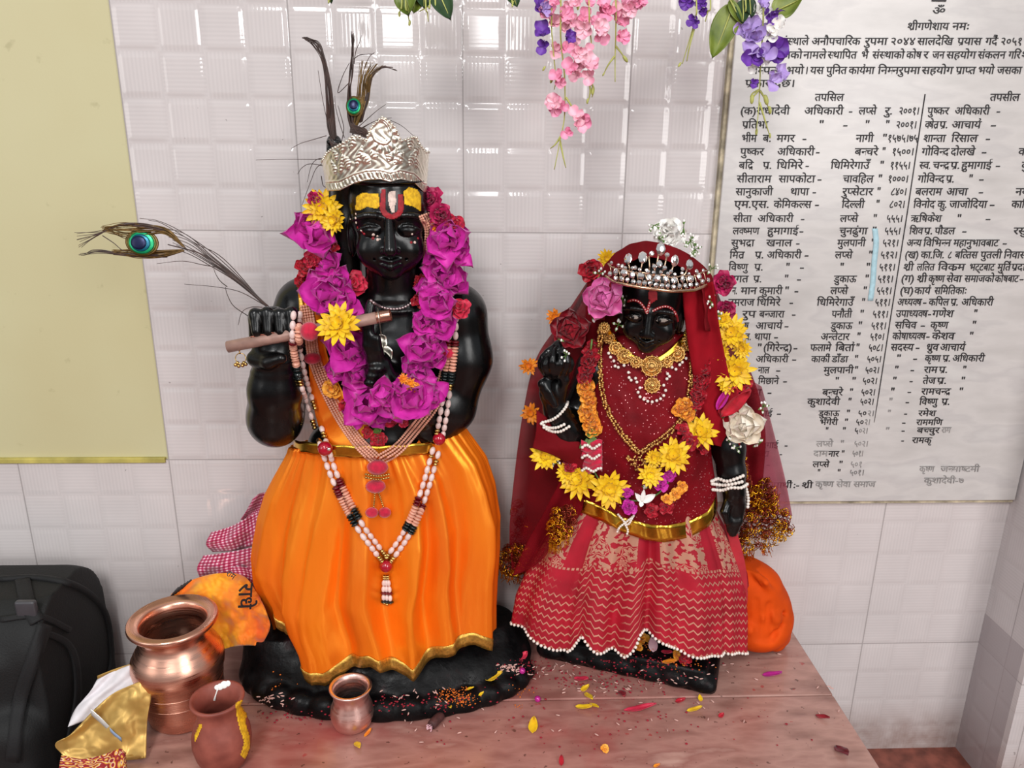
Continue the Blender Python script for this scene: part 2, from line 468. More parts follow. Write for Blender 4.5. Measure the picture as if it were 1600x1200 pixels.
def half(ch):
    k = ch+'\u094d'
    if k not in GC:
        v, f, adv = glyph(ch); cut = adv*.56 if ch in 'कफ' else adv-.175
        bm = bmesh.new(); vs = [bm.verts.new((x, y, 0)) for x, y in v]
        for q in f:
            try: bm.faces.new([vs[i] for i in q])
            except ValueError: pass
        bmesh.ops.bisect_plane(bm, geom=bm.verts[:]+bm.edges[:]+bm.faces[:], plane_co=(cut, 0, 0), plane_no=(1, 0, 0), clear_outer=True)
        bm.verts.index_update()
        GC[k] = ([(q.co.x, q.co.y) for q in bm.verts], [tuple(w.index for w in q.verts) for q in bm.faces], cut); bm.free()
    return GC[k]
CONS = set('कखगघङचछजझञटठडढणतथदधनपफबभमयरलवशषसह'); VBAR = set('कफखगघचजझञणतथधनपबभमयलवशषस')
def stroke2(pts, w):
    v = []; f = []
    for (x0, y0), (x1, y1) in zip(pts, pts[1:]):
        d = math.hypot(x1-x0, y1-y0); nx, ny = -(y1-y0)/d*w/2, (x1-x0)/d*w/2; n = len(v)
        v += [(x0+nx, y0+ny), (x1+nx, y1+ny), (x1-nx, y1-ny), (x0-nx, y0-ny)]; f.append((n, n+1, n+2, n+3))
    return v, f
def shape(s):
    out = []; pen = 0.; i = 0
    def put(g):
        nonlocal pen
        out.append(([(x+pen, y) for x, y in g[0]], g[1])); pen += g[2]
    while i < len(s):
        ch = s[i]
        if ch not in CONS:
            if ch == ' ': pen += .3
            else: put(glyph(ch))
            i += 1; continue
        cl = [ch]; i += 1
        while i+1 < len(s) and s[i] == '्' and s[i+1] in CONS: cl.append(s[i+1]); i += 2
        mt = []
        while i < len(s) and 0x900 <= ord(s[i]) <= 0x94d and s[i] not in CONS and not (0x904 <= ord(s[i]) <= 0x914): mt.append(s[i]); i += 1
        reph = rak = False
        if len(cl) > 1 and cl[0] == 'र': reph = True; cl = cl[1:]
        if len(cl) > 1 and cl[-1] == 'र': rak = True; cl = cl[:-1]
        if 'ि' in mt: put(glyph('ि')); mt.remove('ि')
        for c in cl[:-1]:
            if c in VBAR: put(half(c))
            else: put(glyph(c)); put(glyph('्'))
        put(glyph(cl[-1]))
        if rak:
            x = pen-.145; out.append(([(px_+x, py_) for px_, py_ in stroke2([(0, .16), (-.2, -.03)], .075)[0]], [(0, 1, 2, 3)]))
        for m in mt: put(glyph(m))
        if reph:
            g = stroke2([(-.16, .62), (-.02, .76), (-.07, .86), (-.17, .84)], .07); out.append(([(a+pen-.08, c_) for a, c_ in g[0]], g[1]))
    return out, pen
def write(mb, s, x0, x1, ymid, body=10.6, y=YPL-.0004):
    q, w = shape(s)
    if w <= 0: return
    yb = ymid+body/2; A = P(x0, yb, y); B = P(x1, yb, y); up = P(x0, yb-body, y)
    ex = (B-A)/w; ey = Vector((0, 0, (up-A).length/.622)); ex = Vector((ex.x, 0, ex.z))
    for v, f in q: mb.add([A+ex*a+ey*c for a, c in v], f)
C4 = (1100, 0, .3125); C5 = (1100, 320, .3125); C6 = (1140, 600, .2875)
HEAD = [(C4, 55, [("ॐ", 1140, 1205)]), (C4, 132, [("श्रीगणेशाय", 1015, 1222), ("नमः", 1240, 1326)]),
 (C4, 207, [("संस्थाले", 380, 522), ("अनौपचारिक", 537, 780), ("रुपमा", 803, 915), ("२०४४", 930, 1055), ("सालदेखि", 1065, 1243), ("प्रयास", 1265, 1385), ("गर्दै", 1405, 1465), ("२०५१", 1480, 1590)]),
 (C4, 275, [("समाजको", 300, 490), ("नामले", 495, 610), ("स्थापित", 617, 762), ("भै", 785, 820), ("संस्थाको", 840, 1000), ("कोष", 1010, 1085), ("र", 1095, 1120), ("जन", 1140, 1200), ("सहयोग", 1210, 1357), ("संकलन", 1367, 1505), ("गरि", 1520, 1580), ("श्री", 1585, 1640)]),
 (C4, 352, [("सम्पन्न", 225, 390), ("भयो", 412, 497), ("।", 503, 520), ("यस", 530, 597), ("पुनित", 610, 712), ("कार्यमा", 722, 850), ("निम्नरुपमा", 868, 1078), ("सहयोग", 1087, 1243), ("प्राप्त", 1257, 1355), ("भयो", 1368, 1448), ("जसका", 1463, 1585)]),
 (C4, 417, [("प्रकार", 205, 330), ("देछ।", 352, 455)]), (C4, 487, [("तपसिल", 553, 697), ("तपसील", 1428, 1575)])]
LEFT = [(C4, 555, [("(क)राधादेवी", 180, 427), ("अधिकारी", 500, 695), ("-", 722, 742), ("लप्से", 772, 860), ("रु.", 902, 942), ("२००१।", 972, 1075)]),
 (C4, 624, [("प्रतिभा", 190, 318), ('"', 573, 597), ("-", 693, 718), ('"', 803, 825), ('"', 905, 925), ("२००१।", 958, 1062)]),
 (C4, 692, [("भीम", 187, 262), ("ब.", 293, 335), ("मगर", 362, 452), ("-", 490, 512), ("नागी", 758, 845), ('"', 890, 912), ("१५७५।७५", 915, 1068)]),
 (C4, 759, [("पुष्कर", 180, 298), ("अधिकारी", 365, 550), ("-", 557, 578), ("बन्चरे", 752, 868), ('"', 888, 905), ("१५००।", 937, 1048)]),
 (C4, 827, [("बद्रि", 173, 245), ("प्र.", 293, 338), ("धिमिरे", 362, 492), ("-", 505, 525), ("धिमिरेगाउँ", 632, 825), ('"', 877, 897), ("११५५।", 928, 1030)]),
 (C4, 895, [("सीताराम", 163, 335), ("सापकोटा", 372, 553), ("-", 565, 588), ("चावहिल", 693, 845), ('"', 868, 888), ("१०००।", 917, 1020)]),
 (C4, 959, [("सानुकाजी", 157, 342), ("थापा", 430, 522), ("-", 540, 560), ("रुप्सेटार", 690, 843), ('"', 862, 880), ("८४०।", 932, 1012)]),
 (C4, 1022, [("एम.एस.", 150, 325), ("केमिकल्स", 347, 535), ("-", 552, 575), ("दिल्ली", 687, 800), ('"', 857, 875), ("८०२।", 925, 1003)]),
 (C5, 69, [("सीता", 145, 237), ("अधिकारी", 267, 445), ("-", 482, 502), ("लप्से", 678, 768), ('"', 843, 862), ("५५५।", 910, 992)]),
 (C5, 131, [("लक्ष्मण", 142, 275), ("हुमागाई", 315, 470), ("-", 475, 497), ("चुनढुंगा", 675, 815), ('"', 838, 860), ("५५५।", 900, 982)]),
 (C5, 191, [("सुभद्रा", 135, 250), ("खनाल", 310, 438), ("-", 458, 478), ("मुलपानी", 665, 805), ('"', 833, 852), ("५२१।", 890, 972)]),
 (C5, 251, [("मित्र", 127, 200), ("प्र.", 253, 298), ("अधिकारी", 313, 485), ("-", 500, 523), ("लप्से", 653, 740), ('"', 820, 840), ("५१२।", 880, 965)]),
 (C5, 312, [("विष्णु", 122, 218), ("प्र.", 250, 295), ('"', 407, 427), ("-", 477, 500), ('"', 677, 697), ('"', 808, 828), ("५११।", 873, 955)]),
 (C5, 371, [("जगत", 118, 220), ("प्र.", 245, 288), ('"', 400, 420), ("-", 462, 485), ("डुकाऊ", 648, 760), ('"', 802, 822), ("५११।", 865, 945)]),
 (C5, 430, [("न.", 140, 165), ("मान", 183, 262), ("कुमारी", 275, 390), ('"', 402, 423), ("-", 450, 472), ("लप्से", 630, 717), ('"', 793, 812), ("५५१।", 860, 937)]),
 (C5, 488, [("नमराज", 120, 250), ("धिमिरे", 263, 380), ("-", 425, 445), ("धिमिरेगाउँ", 563, 745), ('"', 785, 803), ("५११।", 852, 930)]),
 (C5, 547, [("रुप", 190, 258), ("बन्जारा", 275, 400), ("-", 437, 458), ("पनौती", 637, 737), ('"', 777, 797), ("५११।", 840, 920)]),
 (C5, 605, [("ष", 200, 222), ("आचार्य", 257, 390), ("-", 400, 423), ("डुकाऊ", 632, 740), ('"', 768, 788), ("५११।", 833, 910)]),
 (C5, 660, [("व.", 205, 235), ("थापा", 250, 332), ("-", 348, 370), ("अन्तेटार", 582, 725), ('"', 762, 780), ("५१०।", 828, 900)]),
 (C5, 715, [('"', 265, 287), ("(गिरेन्द्र)", 295, 440), ("-", 445, 467), ("फलामे", 530, 633), ("बिर्ता", 655, 750), ('"', 757, 775), ("५०८।", 820, 893)]),
 (C5, 772, [("अधिकारी", 258, 420), ("-", 438, 462), ("कार्की", 535, 627), ("डाँडा", 637, 718), ('"', 750, 768), ("५०५।", 812, 885)]),
 (C5, 827, [("नाल", 270, 325), ("-", 358, 382), ("मुलपानी", 597, 745), ('"', 750, 768), ("५०२।", 803, 875)]),
 (C5, 881, [("मिछाने", 270, 372), ("-", 393, 415), ('"', 653, 673), ('"', 737, 757), ("५०२।", 790, 865)]),
 (C5, 938, [("पा", 240, 285), ("-", 315, 338), ("बन्चरे", 590, 692), ('"', 725, 743), ("५०२।", 783, 855)]),
 (C5, 985, [("मा", 190, 225), ("कुशादेवी", 515, 677), ('"', 718, 735), ("५०२।", 778, 848)]),
 (C5, 1043, [("गाई", 275, 340), ("-", 362, 385), ("डुकाऊ", 572, 675), ('"', 710, 728), ("५०", 768, 812)]),
 (C5, 1087, [("भँगेरी", 577, 667), ('"', 700, 718), ("५०", 757, 798)]), (C5, 1130, [('"', 605, 620), ('"', 690, 707), ("५", 750, 770)]),
 (C6, 333, [("गागाई", 160, 262), ("-", 297, 315)]), (C6, 380, [("नार", 535, 592), ('"', 605, 622), ("कोटा", 140, 212), ("-", 270, 285)]),
 (C6, 437, [("लप्से", 450, 540), ('"', 592, 612), ("री", 115, 145), ("-", 198, 218)]), (C6, 482, [('"', 475, 490), ('"', 583, 600)]),
 (C6, 550, [("प्रार्थी", 235, 338), (":-", 345, 378), ("श्री", 390, 450)])]
RIGHT = [(C4, 555, [("पुष्कर", 1115, 1222), ("अधिकारी", 1252, 1425), ("-", 1460, 1480)]), (C4, 624, [("क्षेत्र", 1103, 1170), ("प्र.", 1175, 1218), ("आचार्य", 1237, 1382), ("-", 1430, 1460)]),
 (C4, 692, [("शान्ता", 1095, 1205), ("रिसाल", 1235, 1365), ("-", 1405, 1430)]), (C4, 759, [("गोविन्द", 1087, 1222), ("दोलखे", 1232, 1352), ("-", 1385, 1412), ("वोक", 1570, 1660)]),
 (C4, 827, [("स्व.", 1075, 1132), ("चन्द्र", 1142, 1225), ("प्र.", 1230, 1278), ("हुमागाई", 1285, 1435), ("-", 1455, 1480), ("वुद", 1585, 1650)]), (C4, 895, [("गोविन्द", 1067, 1200), ("प्र.", 1207, 1250), ('"', 1320, 1340), ("-", 1372, 1398)]),
 (C4, 959, [("बलराम", 1055, 1187), ("आचा", 1210, 1315), ("-", 1370, 1395), ("नय", 1555, 1620)]), (C4, 1022, [("विनोद", 1045, 1152), ("कु.", 1165, 1213), ("जाजोदिया", 1225, 1412), ("-", 1425, 1452), ("काठि", 1535, 1630)]),
 (C5, 69, [("ऋषिकेश", 1032, 1185), ('"', 1262, 1283), ("-", 1405, 1432)]), (C5, 131, [("शिव", 1025, 1093), ("प्र.", 1098, 1142), ("पौडल", 1152, 1252), ("-", 1288, 1312), ("रसु", 1545, 1610)]),
 (C5, 191, [("अन्य", 1012, 1085), ("विभिन्न", 1095, 1232), ("महानुभावबाट", 1245, 1470), ("-", 1490, 1513)]), (C5, 251, [("(ख)", 1002, 1072), ("का.जि.", 1082, 1200), ("८", 1217, 1237), ("बत्तिस", 1253, 1365), ("पुतली", 1380, 1485), ("निवास", 1497, 1610)]),
 (C5, 312, [("श्री", 995, 1045), ("ललित", 1062, 1150), ("विक्रम", 1167, 1302), ("भट्टबाट", 1325, 1450), ("मुर्ति", 1465, 1530), ("प्रदा", 1535, 1605)]), (C5, 370, [("(ग)", 983, 1050), ("श्री", 1062, 1112), ("कृष्ण", 1120, 1200), ("सेवा", 1210, 1285), ("समाजको", 1300, 1448), ("कोषबाट", 1452, 1570), ("-", 1575, 1597)]),
 (C5, 430, [("(घ)", 977, 1047), ("कार्य", 1050, 1130), ("समितिकाः", 1150, 1312)]), (C5, 487, [("अध्यक्ष", 965, 1085), ("-", 1092, 1112), ("कपिल", 1122, 1222), ("प्र.", 1230, 1270), ("अधिकारी", 1285, 1443)]),
 (C5, 545, [("उपाध्यक्ष", 958, 1115), ("-", 1117, 1135), ("गणेश", 1140, 1245), ('"', 1345, 1363)]), (C5, 602, [("सचिव", 953, 1060), ("-", 1080, 1105), ("कृष्ण", 1130, 1218), ('"', 1337, 1357)]),
 (C5, 657, [("कोषाध्यक्ष", 940, 1105), ("-", 1108, 1128), ("केशव", 1138, 1250), ('"', 1323, 1343)]), (C5, 713, [("सदस्य", 932, 1045), ("-", 1055, 1077), ("ध्रुव", 1110, 1170), ("आचार्य", 1178, 1303)]),
 (C5, 768, [('"', 960, 982), ("-", 1043, 1065), ("कृष्ण", 1103, 1180), ("प्र.", 1190, 1232), ("अधिकारी", 1240, 1400)]), (C5, 825, [('"', 950, 970), ("-", 1030, 1050), ("राम", 1098, 1165), ("प्र.", 1172, 1217), ('"', 1290, 1308)]),
 (C5, 880, [('"', 940, 960), ("-", 1025, 1043), ("तेज", 1092, 1155), ("प्र.", 1162, 1212), ('"', 1282, 1302)]), (C5, 934, [('"', 930, 950), ("-", 1015, 1035), ("रामचन्द्र", 1085, 1230), ('"', 1272, 1292)]),
 (C5, 985, [("-", 1005, 1025), ("विष्णु", 1075, 1165), ("प्र.", 1185, 1228)]), (C5, 1043, [("-", 998, 1015), ("रमेश", 1070, 1157)]), (C5, 1088, [("-", 988, 1007), ("राममणि", 1060, 1190)]),
 (C5, 1128, [("-", 985, 1003), ("बच्चुर", 1063, 1175)]), (C6, 306, [("-", 930, 947), ("रामकृ", 990, 1095)])]
FADED = [(C5, 938, [('"', 930, 950)]), (C5, 985, [('"', 922, 940)]), (C5, 1043, [("२।", 815, 850), ('"', 915, 932)]), (C5, 1087, [("२।", 800, 830)]), (C5, 1130, [("०२।", 772, 818), ('"', 905, 925)]),
 (C6, 250, [("राम", 1150, 1200)]), (C6, 325, [("लप्से", 470, 560), ('"', 600, 620), ("५०२।", 675, 752)]), (C6, 378, [("दाम", 455, 533), ("५०१।", 665, 725)]), (C6, 437, [("५०१", 655, 720)]),
 (C6, 482, [("५०१।", 650, 730)]), (C6, 462, [("कृष्ण", 1030, 1110), ("जन्माष्टमी", 1145, 1355)]), (C6, 545, [("कृष्ण सेवा समाज", 465, 790)]), (C6, 525, [("कुशादेवी-७", 1055, 1272)])]
m_ink = pm('black_sign_paint', (34, 30, 32), .55, 0, .3, 200); m_grey = pm('worn_grey_sign_paint', (140, 136, 134), .6, 0, .3, 100)
def lettering(name, rows, m, label=None):
    mb = MB()
    for (ox, oy, sc), y, toks in rows:
        for s, a, c in toks:
            yy = oy+y*sc; write(mb, s, ox+a*sc, ox+c*sc, yy, 10.8 if oy == 0 else 10.2 if yy < 560 else 9.4 if yy < 640 else 8.4)
    o = mb.build(name, m, plq, smooth=False, solid=.0005)
    if label: o['label'] = label
    return o
def col(rows, lo4, hi4):
    out = []
    for fr, y, toks in rows:
        k = [t for t in toks if lo4 <= fr[0]+t[1]*fr[2]+(fr[1]+y*fr[2])*.105 < hi4]
        if k: out.append((fr, y, k))
    return out
lettering('heading_lettering', HEAD, m_ink)
lettering('name_lettering', col(LEFT, 0, 1312), m_ink); lettering('place_lettering', col(LEFT, 1312, 1398), m_ink); lettering('amount_lettering', col(LEFT, 1398, 2000), m_ink)
lettering('committee_lettering', col(RIGHT, 0, 1580), m_ink); lettering('cut_off_lettering', col(RIGHT, 1580, 2500), m_ink)
lettering('worn_lettering', FADED, m_grey, 'grey half worn away lettering low on the plaque')
b = MB(); q = [P(1445.5, 147, YPL-.0004), P(1418, 330, YPL-.0004), P(1391, 500, YPL-.0004), P(1374, 610, YPL-.0004), P(1366, 660, YPL-.0004)]
b.tube(q, [.0007]*4+[.0003], 4); b.build('dividing_line', m_ink, plq)
b = MB(); q = cr([P(x, y, YPL-.0006) for x, y in [(1367, 357), (1369, 380), (1366, 410), (1364, 440), (1360, 470)]], 5)
b.grid([[p+Vector((-.0035, 0, 0)), p+Vector((.0035, 0, 0))] for p in q]); o = b.build('chalk_streak', pm('pale_blue_chalk', (172, 206, 216), .8, 0, .15, 150), plq, solid=.0005); o['label'] = 'pale blue chalk streak'
b = MB(); b.box(tuple(P(1456, 2, YPL-.001)-Vector((0, 0, 0))), tuple(P(1478, 2, YPL-.0002)+Vector((0, 0, .006)))); b.build('painted_mark', m_ink, plq, smooth=False, recalc=True)
# ------------------------------------------------------------------ draping: nearest surface seen along a line of sight, used to lay things on what carries them
HITS = []
def drape(px, py, off=.003, dflt=-.1, only=None):
    d = ray(px, py).normalized(); best = None
    for h in (only or HITS):
        loc, nor, i, dist = h.ray_cast(CAM, d)
        if loc is not None and (best is None or dist < best): best = dist
    if best is None: return P(px, py, dflt)
    return CAM+d*(best-off)
def drape_n(px, py, only=None):
    d = ray(px, py).normalized(); b = None
    for h in (only or HITS):
        loc, nor, i, dist = h.ray_cast(CAM, d)
        if loc is not None and (b is None or dist < b[0]): b = (dist, nor)
    if b is None: return -d
    n = b[1]; return n if n.dot(d) < 0 else -n
def hang(pxs, off, step=8, dflt=-.1, smooth=2, only=None):
    """polyline through pixels laid over the surfaces, depth smoothed so it spans hollows"""
    q = cr(V2(pxs), step); pts = [drape(p.x, p.y, off, dflt, only) for p in q]
    dep = [(p-CAM).length for p in pts]
    for _ in range(smooth):
        dep = [min(dep[i], (dep[max(i-1, 0)]+dep[i]+dep[min(i+1, len(dep)-1)])/3+.0006) for i in range(len(dep))]
    return [CAM+ray(p.x, p.y).normalized()*dd for p, dd in zip(q, dep)]

def stone_mat(name, warm=0.):
    t = NT(name); p = t.geo()
    n1 = t.noise(p, 18, 5); c = t.ramp(n1, [(.35, lin(4, 4, 5)), (.7, lin(13, 12, 12))])
    br = t.smooth(t.noise(p, 9, 4), .66, .78); c = t.mix(t.math('MULTIPLY', br, .35), c, lin(70, 34, 24))
    t.set(Base_Color=c, Roughness=t.ramp(t.noise(p, 30, 4), [(.3, (.16,)*3), (.7, (.34,)*3)]), Specular_IOR_Level=.4)
    t.bump(t.noise(p, 160, 4), .09, .001); return t.m
m_stone = stone_mat('polished_black_stone')
def base_mat():
    t = NT('sooty_black_stone'); p = t.geo(); c = t.ramp(t.noise(p, 40, 5), [(.35, lin(5, 5, 6)), (.6, lin(16, 14, 15)), (.74, lin(44, 24, 26))])
    t.set(Base_Color=c, Roughness=t.ramp(t.noise(p, 45, 4), [(.3, (.25,)*3), (.7, (.6,)*3)]), Specular_IOR_Level=.14); t.bump(t.noise(p, 70, 5), .45, .004); return t.m
m_base = base_mat()
def satin(name, rgb, dark, gloss, rough=.34, fac=.30):
    """woven satin: an orange body under a broad yellowish sheen"""
    t = NT(name); p = t.geo()
    c = t.ramp(t.noise(t.scale(p, (1, 1, .25)), 16, 3), [(.25, lin(*dark)), (.6, lin(*rgb))])
    t.set(Base_Color=c, Roughness=.6, Specular_IOR_Level=.2)
    g_ = t.n('ShaderNodeBsdfAnisotropic', i_Color=(*lin(*gloss), 1), i_Roughness=rough); mx = t.n('ShaderNodeMixShader', i_0=fac); t.l(t.b.outputs[0], mx.inputs[1]); t.l(g_.outputs[0], mx.inputs[2]); t.l(mx.outputs[0], t.t.nodes['Material Output'].inputs[0])
    bp_ = t.n('ShaderNodeBump', i_Strength=.35, i_Distance=.005, i_Height=t.noise(t.scale(p, (1, 1, .22)), 36, 3)); t.l(bp_.outputs[0], t.b.inputs['Normal']); t.l(bp_.outputs[0], g_.inputs['Normal']); return t.m
m_satin = satin('orange_satin', (248, 118, 10), (232, 90, 6), (255, 196, 70))
m_gold = pm('gold_foil', (226, 176, 62), .2, 1., .2, 120, .25, 150)
m_oldgold = pm('gold_braid', (196, 152, 70), .38, .85, .3, 300, .6, 700)

def carve_head(fig, H, RH, sc, hgr=.0011, ns=1.):
    ea, eb, ec = Vector(RH[0]), Vector(RH[1]), Vector(RH[2]); R_ = sc
    hl = lambda a, b_, c: H+ea*(a*sc)+eb*(b_*sc)+ec*(c*sc)
    m = Vector((.064, .074, .086))*sc*1.15
    S = SDF(tuple(H-m), tuple(H+m), hgr)
    E = lambda a, b_, c, r, k=.004, sub=False: S.ell(hl(a, b_, c), [q*sc for q in r], k*sc, RH, sub)
    Cc = lambda p, q, ra, rb, k=.003, sub=False: S.cap(hl(*p), hl(*q), ra*sc, rb*sc, k*sc, sub)
    E(0, -.012, .026, (.044, .046, .052), .01)
    E(0, -.002, .004, (.0395, .038, .052), .01)
    E(0, .004, -.027, (.0330, .030, .031), .012)
    E(0, .027, -.047, (.0105, .009, .009), .012)
    for sg in (-1, 1):
        E(sg*.0215, .020, -.024, (.014, .013, .015), .012)                     # cheeks
        E(sg*.0195, .0405, -.001, (.0145, .0090, .0085), .005, True)           # sockets
        E(sg*.0190, .0300, -.0015, (.0120, .0068, .0066), .0015)               # eyeballs
        for q in range(6):                                                     # lids as arched ridges
            t0, t1 = -1+q/3, -1+(q+1)/3
            up = lambda t: (sg*.0195+t*.0135, .0350-.0045*t*t, .0035-.0055*t*t)
            lo = lambda t: (sg*.0195+t*.0125, .0335-.0040*t*t, -.0068+.0045*t*t)
            br = lambda t: (sg*.0200+t*.0165, .0385-.0065*t*t, .0150-.0050*t*t)
            Cc(up(t0), up(t1), .0016, .0016, .0012); Cc(lo(t0), lo(t1), .0012, .0012, .0012); Cc(br(t0), br(t1), .0026, .0026, .003)
        E(sg*.0068, .0415, -.0225, (.0048, .0052, .0042), .003)                # nostril wings
        E(sg*.0415, -.006, -.012, (.0060, .0130, .024), .004)                  # ears
        Cc((sg*.001, .0385, -.0340), (sg*.0145, .0310, -.0315), .0030, .0014, .002)
        Cc((sg*.000, .0375, -.0400), (sg*.0105, .0325, -.0370), .0036, .0018, .002)
        E(sg*.0170, .0300, -.0315, (.0022, .003, .0022), .002, True)
    Cc((0, .0375-.004*(1-ns), .010), (0, .0375+.013*ns, -.0200+.003*(1-ns)), .0042+.002*(1-ns), .0072*(.6+.4*ns), .004+.004*(1-ns))
    Cc((0, .0385, -.0290), (0, .0365, -.0340), .0016, .0016, .002, True)
    Cc((-.0125, .0345, -.0363), (.0125, .0345, -.0363), .0009, .0009, .001, True)
    E(0, -.008, .048, (.0425, .047, .0045), .003)                              # hair line ridge
    S.mesh(fig)
# ------------------------------------------------------------------ the flute player
YK = -.088
kr = thing('flute_player_statue', 'larger black stone statue of a flute player dressed in an orange satin skirt', 'statue', (-.1, YK, ZT))
# pedestal: a low rounded plinth with a smaller swelling on top
S = SDF((-.34, -.2, ZT-.006), (.12, -.003, ZT+.075), .0028)
cxp = -.103
S.ell((cxp, -.094, ZT+.004), (.187, .086, .032), .006)
S.ell((cxp+.01, -.084, ZT+.03), (.182, .070, .040), .02)
for k in range(15):
    a = PI+PI*(k+.5)/15; S.ell((cxp+.178*math.cos(a), -.092+.078*math.sin(a), ZT+.012), (.020, .014, .016), .006)
S.ell((cxp-.140, -.070, ZT+.03), (.058, .055, .066), .02); S.ell((cxp+.135, -.060, ZT+.03), (.05, .045, .055), .02)
S.cut_z(ZT+.0004)
b = MB(); S.mesh(b); b.build("pedestal", m_base, kr); HITS.append(b.bvh())
PEDK = HITS[-1]
fig = MB()
k_ = K(-.1)
S = SDF((-.37, -.2, -.11), (.1, -.012, .46), .0025)
S.ell(P(600, 600, -.085), (.060, .042, .085), .02)                # trunk
S.ell(P(600, 535, -.088), (.080, .046, .045), .02)
S.cap(P(492, 482, -.085), P(708, 486, -.085), .032, .032, .02)    # shoulders
S.cap(P(614, 490, -.088), P(612, 400, -.098), .030, .030, .014)   # neck
S.ell(P(575, 700, -.088), (.074, .046, .05), .02)                 # hips
for py, r in ((462, .0335), (478, .0375)): S.ell(P(614, py, -.09), (r, r, .0055), .004)
# his right arm, folded up beside the chest
sh = P(476, 480, -.085); el = P(430, 658, -.098)
S.chain([sh, P(448, 560, -.088), el], [.034, .032, .030], .014)
S.chain([P(430, 656, -.118), P(430, 610, -.128), P(431, 556, -.134)], [.0295, .0285, .024], .012)
S.ell(P(430, 648, -.112), (.0300, .030, .034), .012)
S.ell(P(431, 562, -.134), (.027, .0235, .0045), .003); S.ell(P(431, 578, -.132), (.0275, .024, .0035), .003)
S.ell(P(430, 520, -.137), (.0285, .017, .030), .01)
for i, px in enumerate((399, 418, 437, 455)):
    S.chain([P(px, 528, -.145), P(px-1, 496, -.150), P(px, 491-(i % 2)*2, -.160), P(px+2, 519, -.1655)], [.0068, .0070, .0068, .0055], .002)
S.chain([P(398, 560, -.145), P(420, 566, -.160), P(440, 560, -.164)], [.009, .0075, .006], .004)
# his left arm, across the body to the flute's mouth end
S.chain([P(716, 494, -.085), P(722, 560, -.088), P(705, 632, -.095)], [.034, .034, .030], .014)
S.chain([P(700, 640, -.098), P(655, 632, -.122), P(600, 592, -.146)], [.030, .025, .017], .012)
S.ell(P(668, 668, -.100), (.034, .03, .022), .012)
S.ell(P(592, 572, -.150), (.015, .012, .019), .006)
for i, (x0, x1, x2, y2) in enumerate(((596, 590, 588, 528), (588, 580, 577, 522))):
    S.chain([P(x0, 572, -.154), P(x1, 548, -.160), P(x2, y2, -.162)], [.0062, .006, .005], .002)
S.chain([P(584, 570, -.154), P(576, 540, -.160), P(575, 505, -.160), P(580, 474, -.156)], [.0072, .007, .0066, .0055], .002)
for i in range(3): S.ell(P(588-3*i, 575+i*11, -.160), (.010, .008, .006), .002)
# long carved locks falling behind the face, and the tall knot of hair above
S.chain([P(548, 268, -.088), P(541, 350, -.088), P(540, 440, -.086), P(530, 470, -.085)], [.017, .019, .018, .012], .006)
S.chain([P(663, 320, -.078), P(668, 400, -.080), P(672, 460, -.084)], [.016, .017, .014], .006)
S.chain([P(522, 222, -.060), P(523, 260, -.062), P(530, 320, -.07)], [.0085, .010, .014], .006)
for j in range(9): S.ell(P(522+j*.6, 222+j*11, -.0685), (.010, .004, .0032), .0015)
S.ell(P(588, 276, -.075), (.050, .044, .036), .012)
S.mesh(fig)
# head at finer grain
H = P(608, 352, -.108); psi = math.radians(7)
ea = Vector((math.cos(psi), math.sin(psi), 0)); eb = Vector((math.sin(psi), -math.cos(psi), -.02)).normalized(); ec = eb.cross(ea)*-1
if ec.z < 0: ec = -ec
RH = Matrix((ea, eb, ec))
carve_head(fig, H, RH, 1.)
fig.build('carved_figure', m_stone, kr); FIGK = fig.bvh(); HITS.append(FIGK)

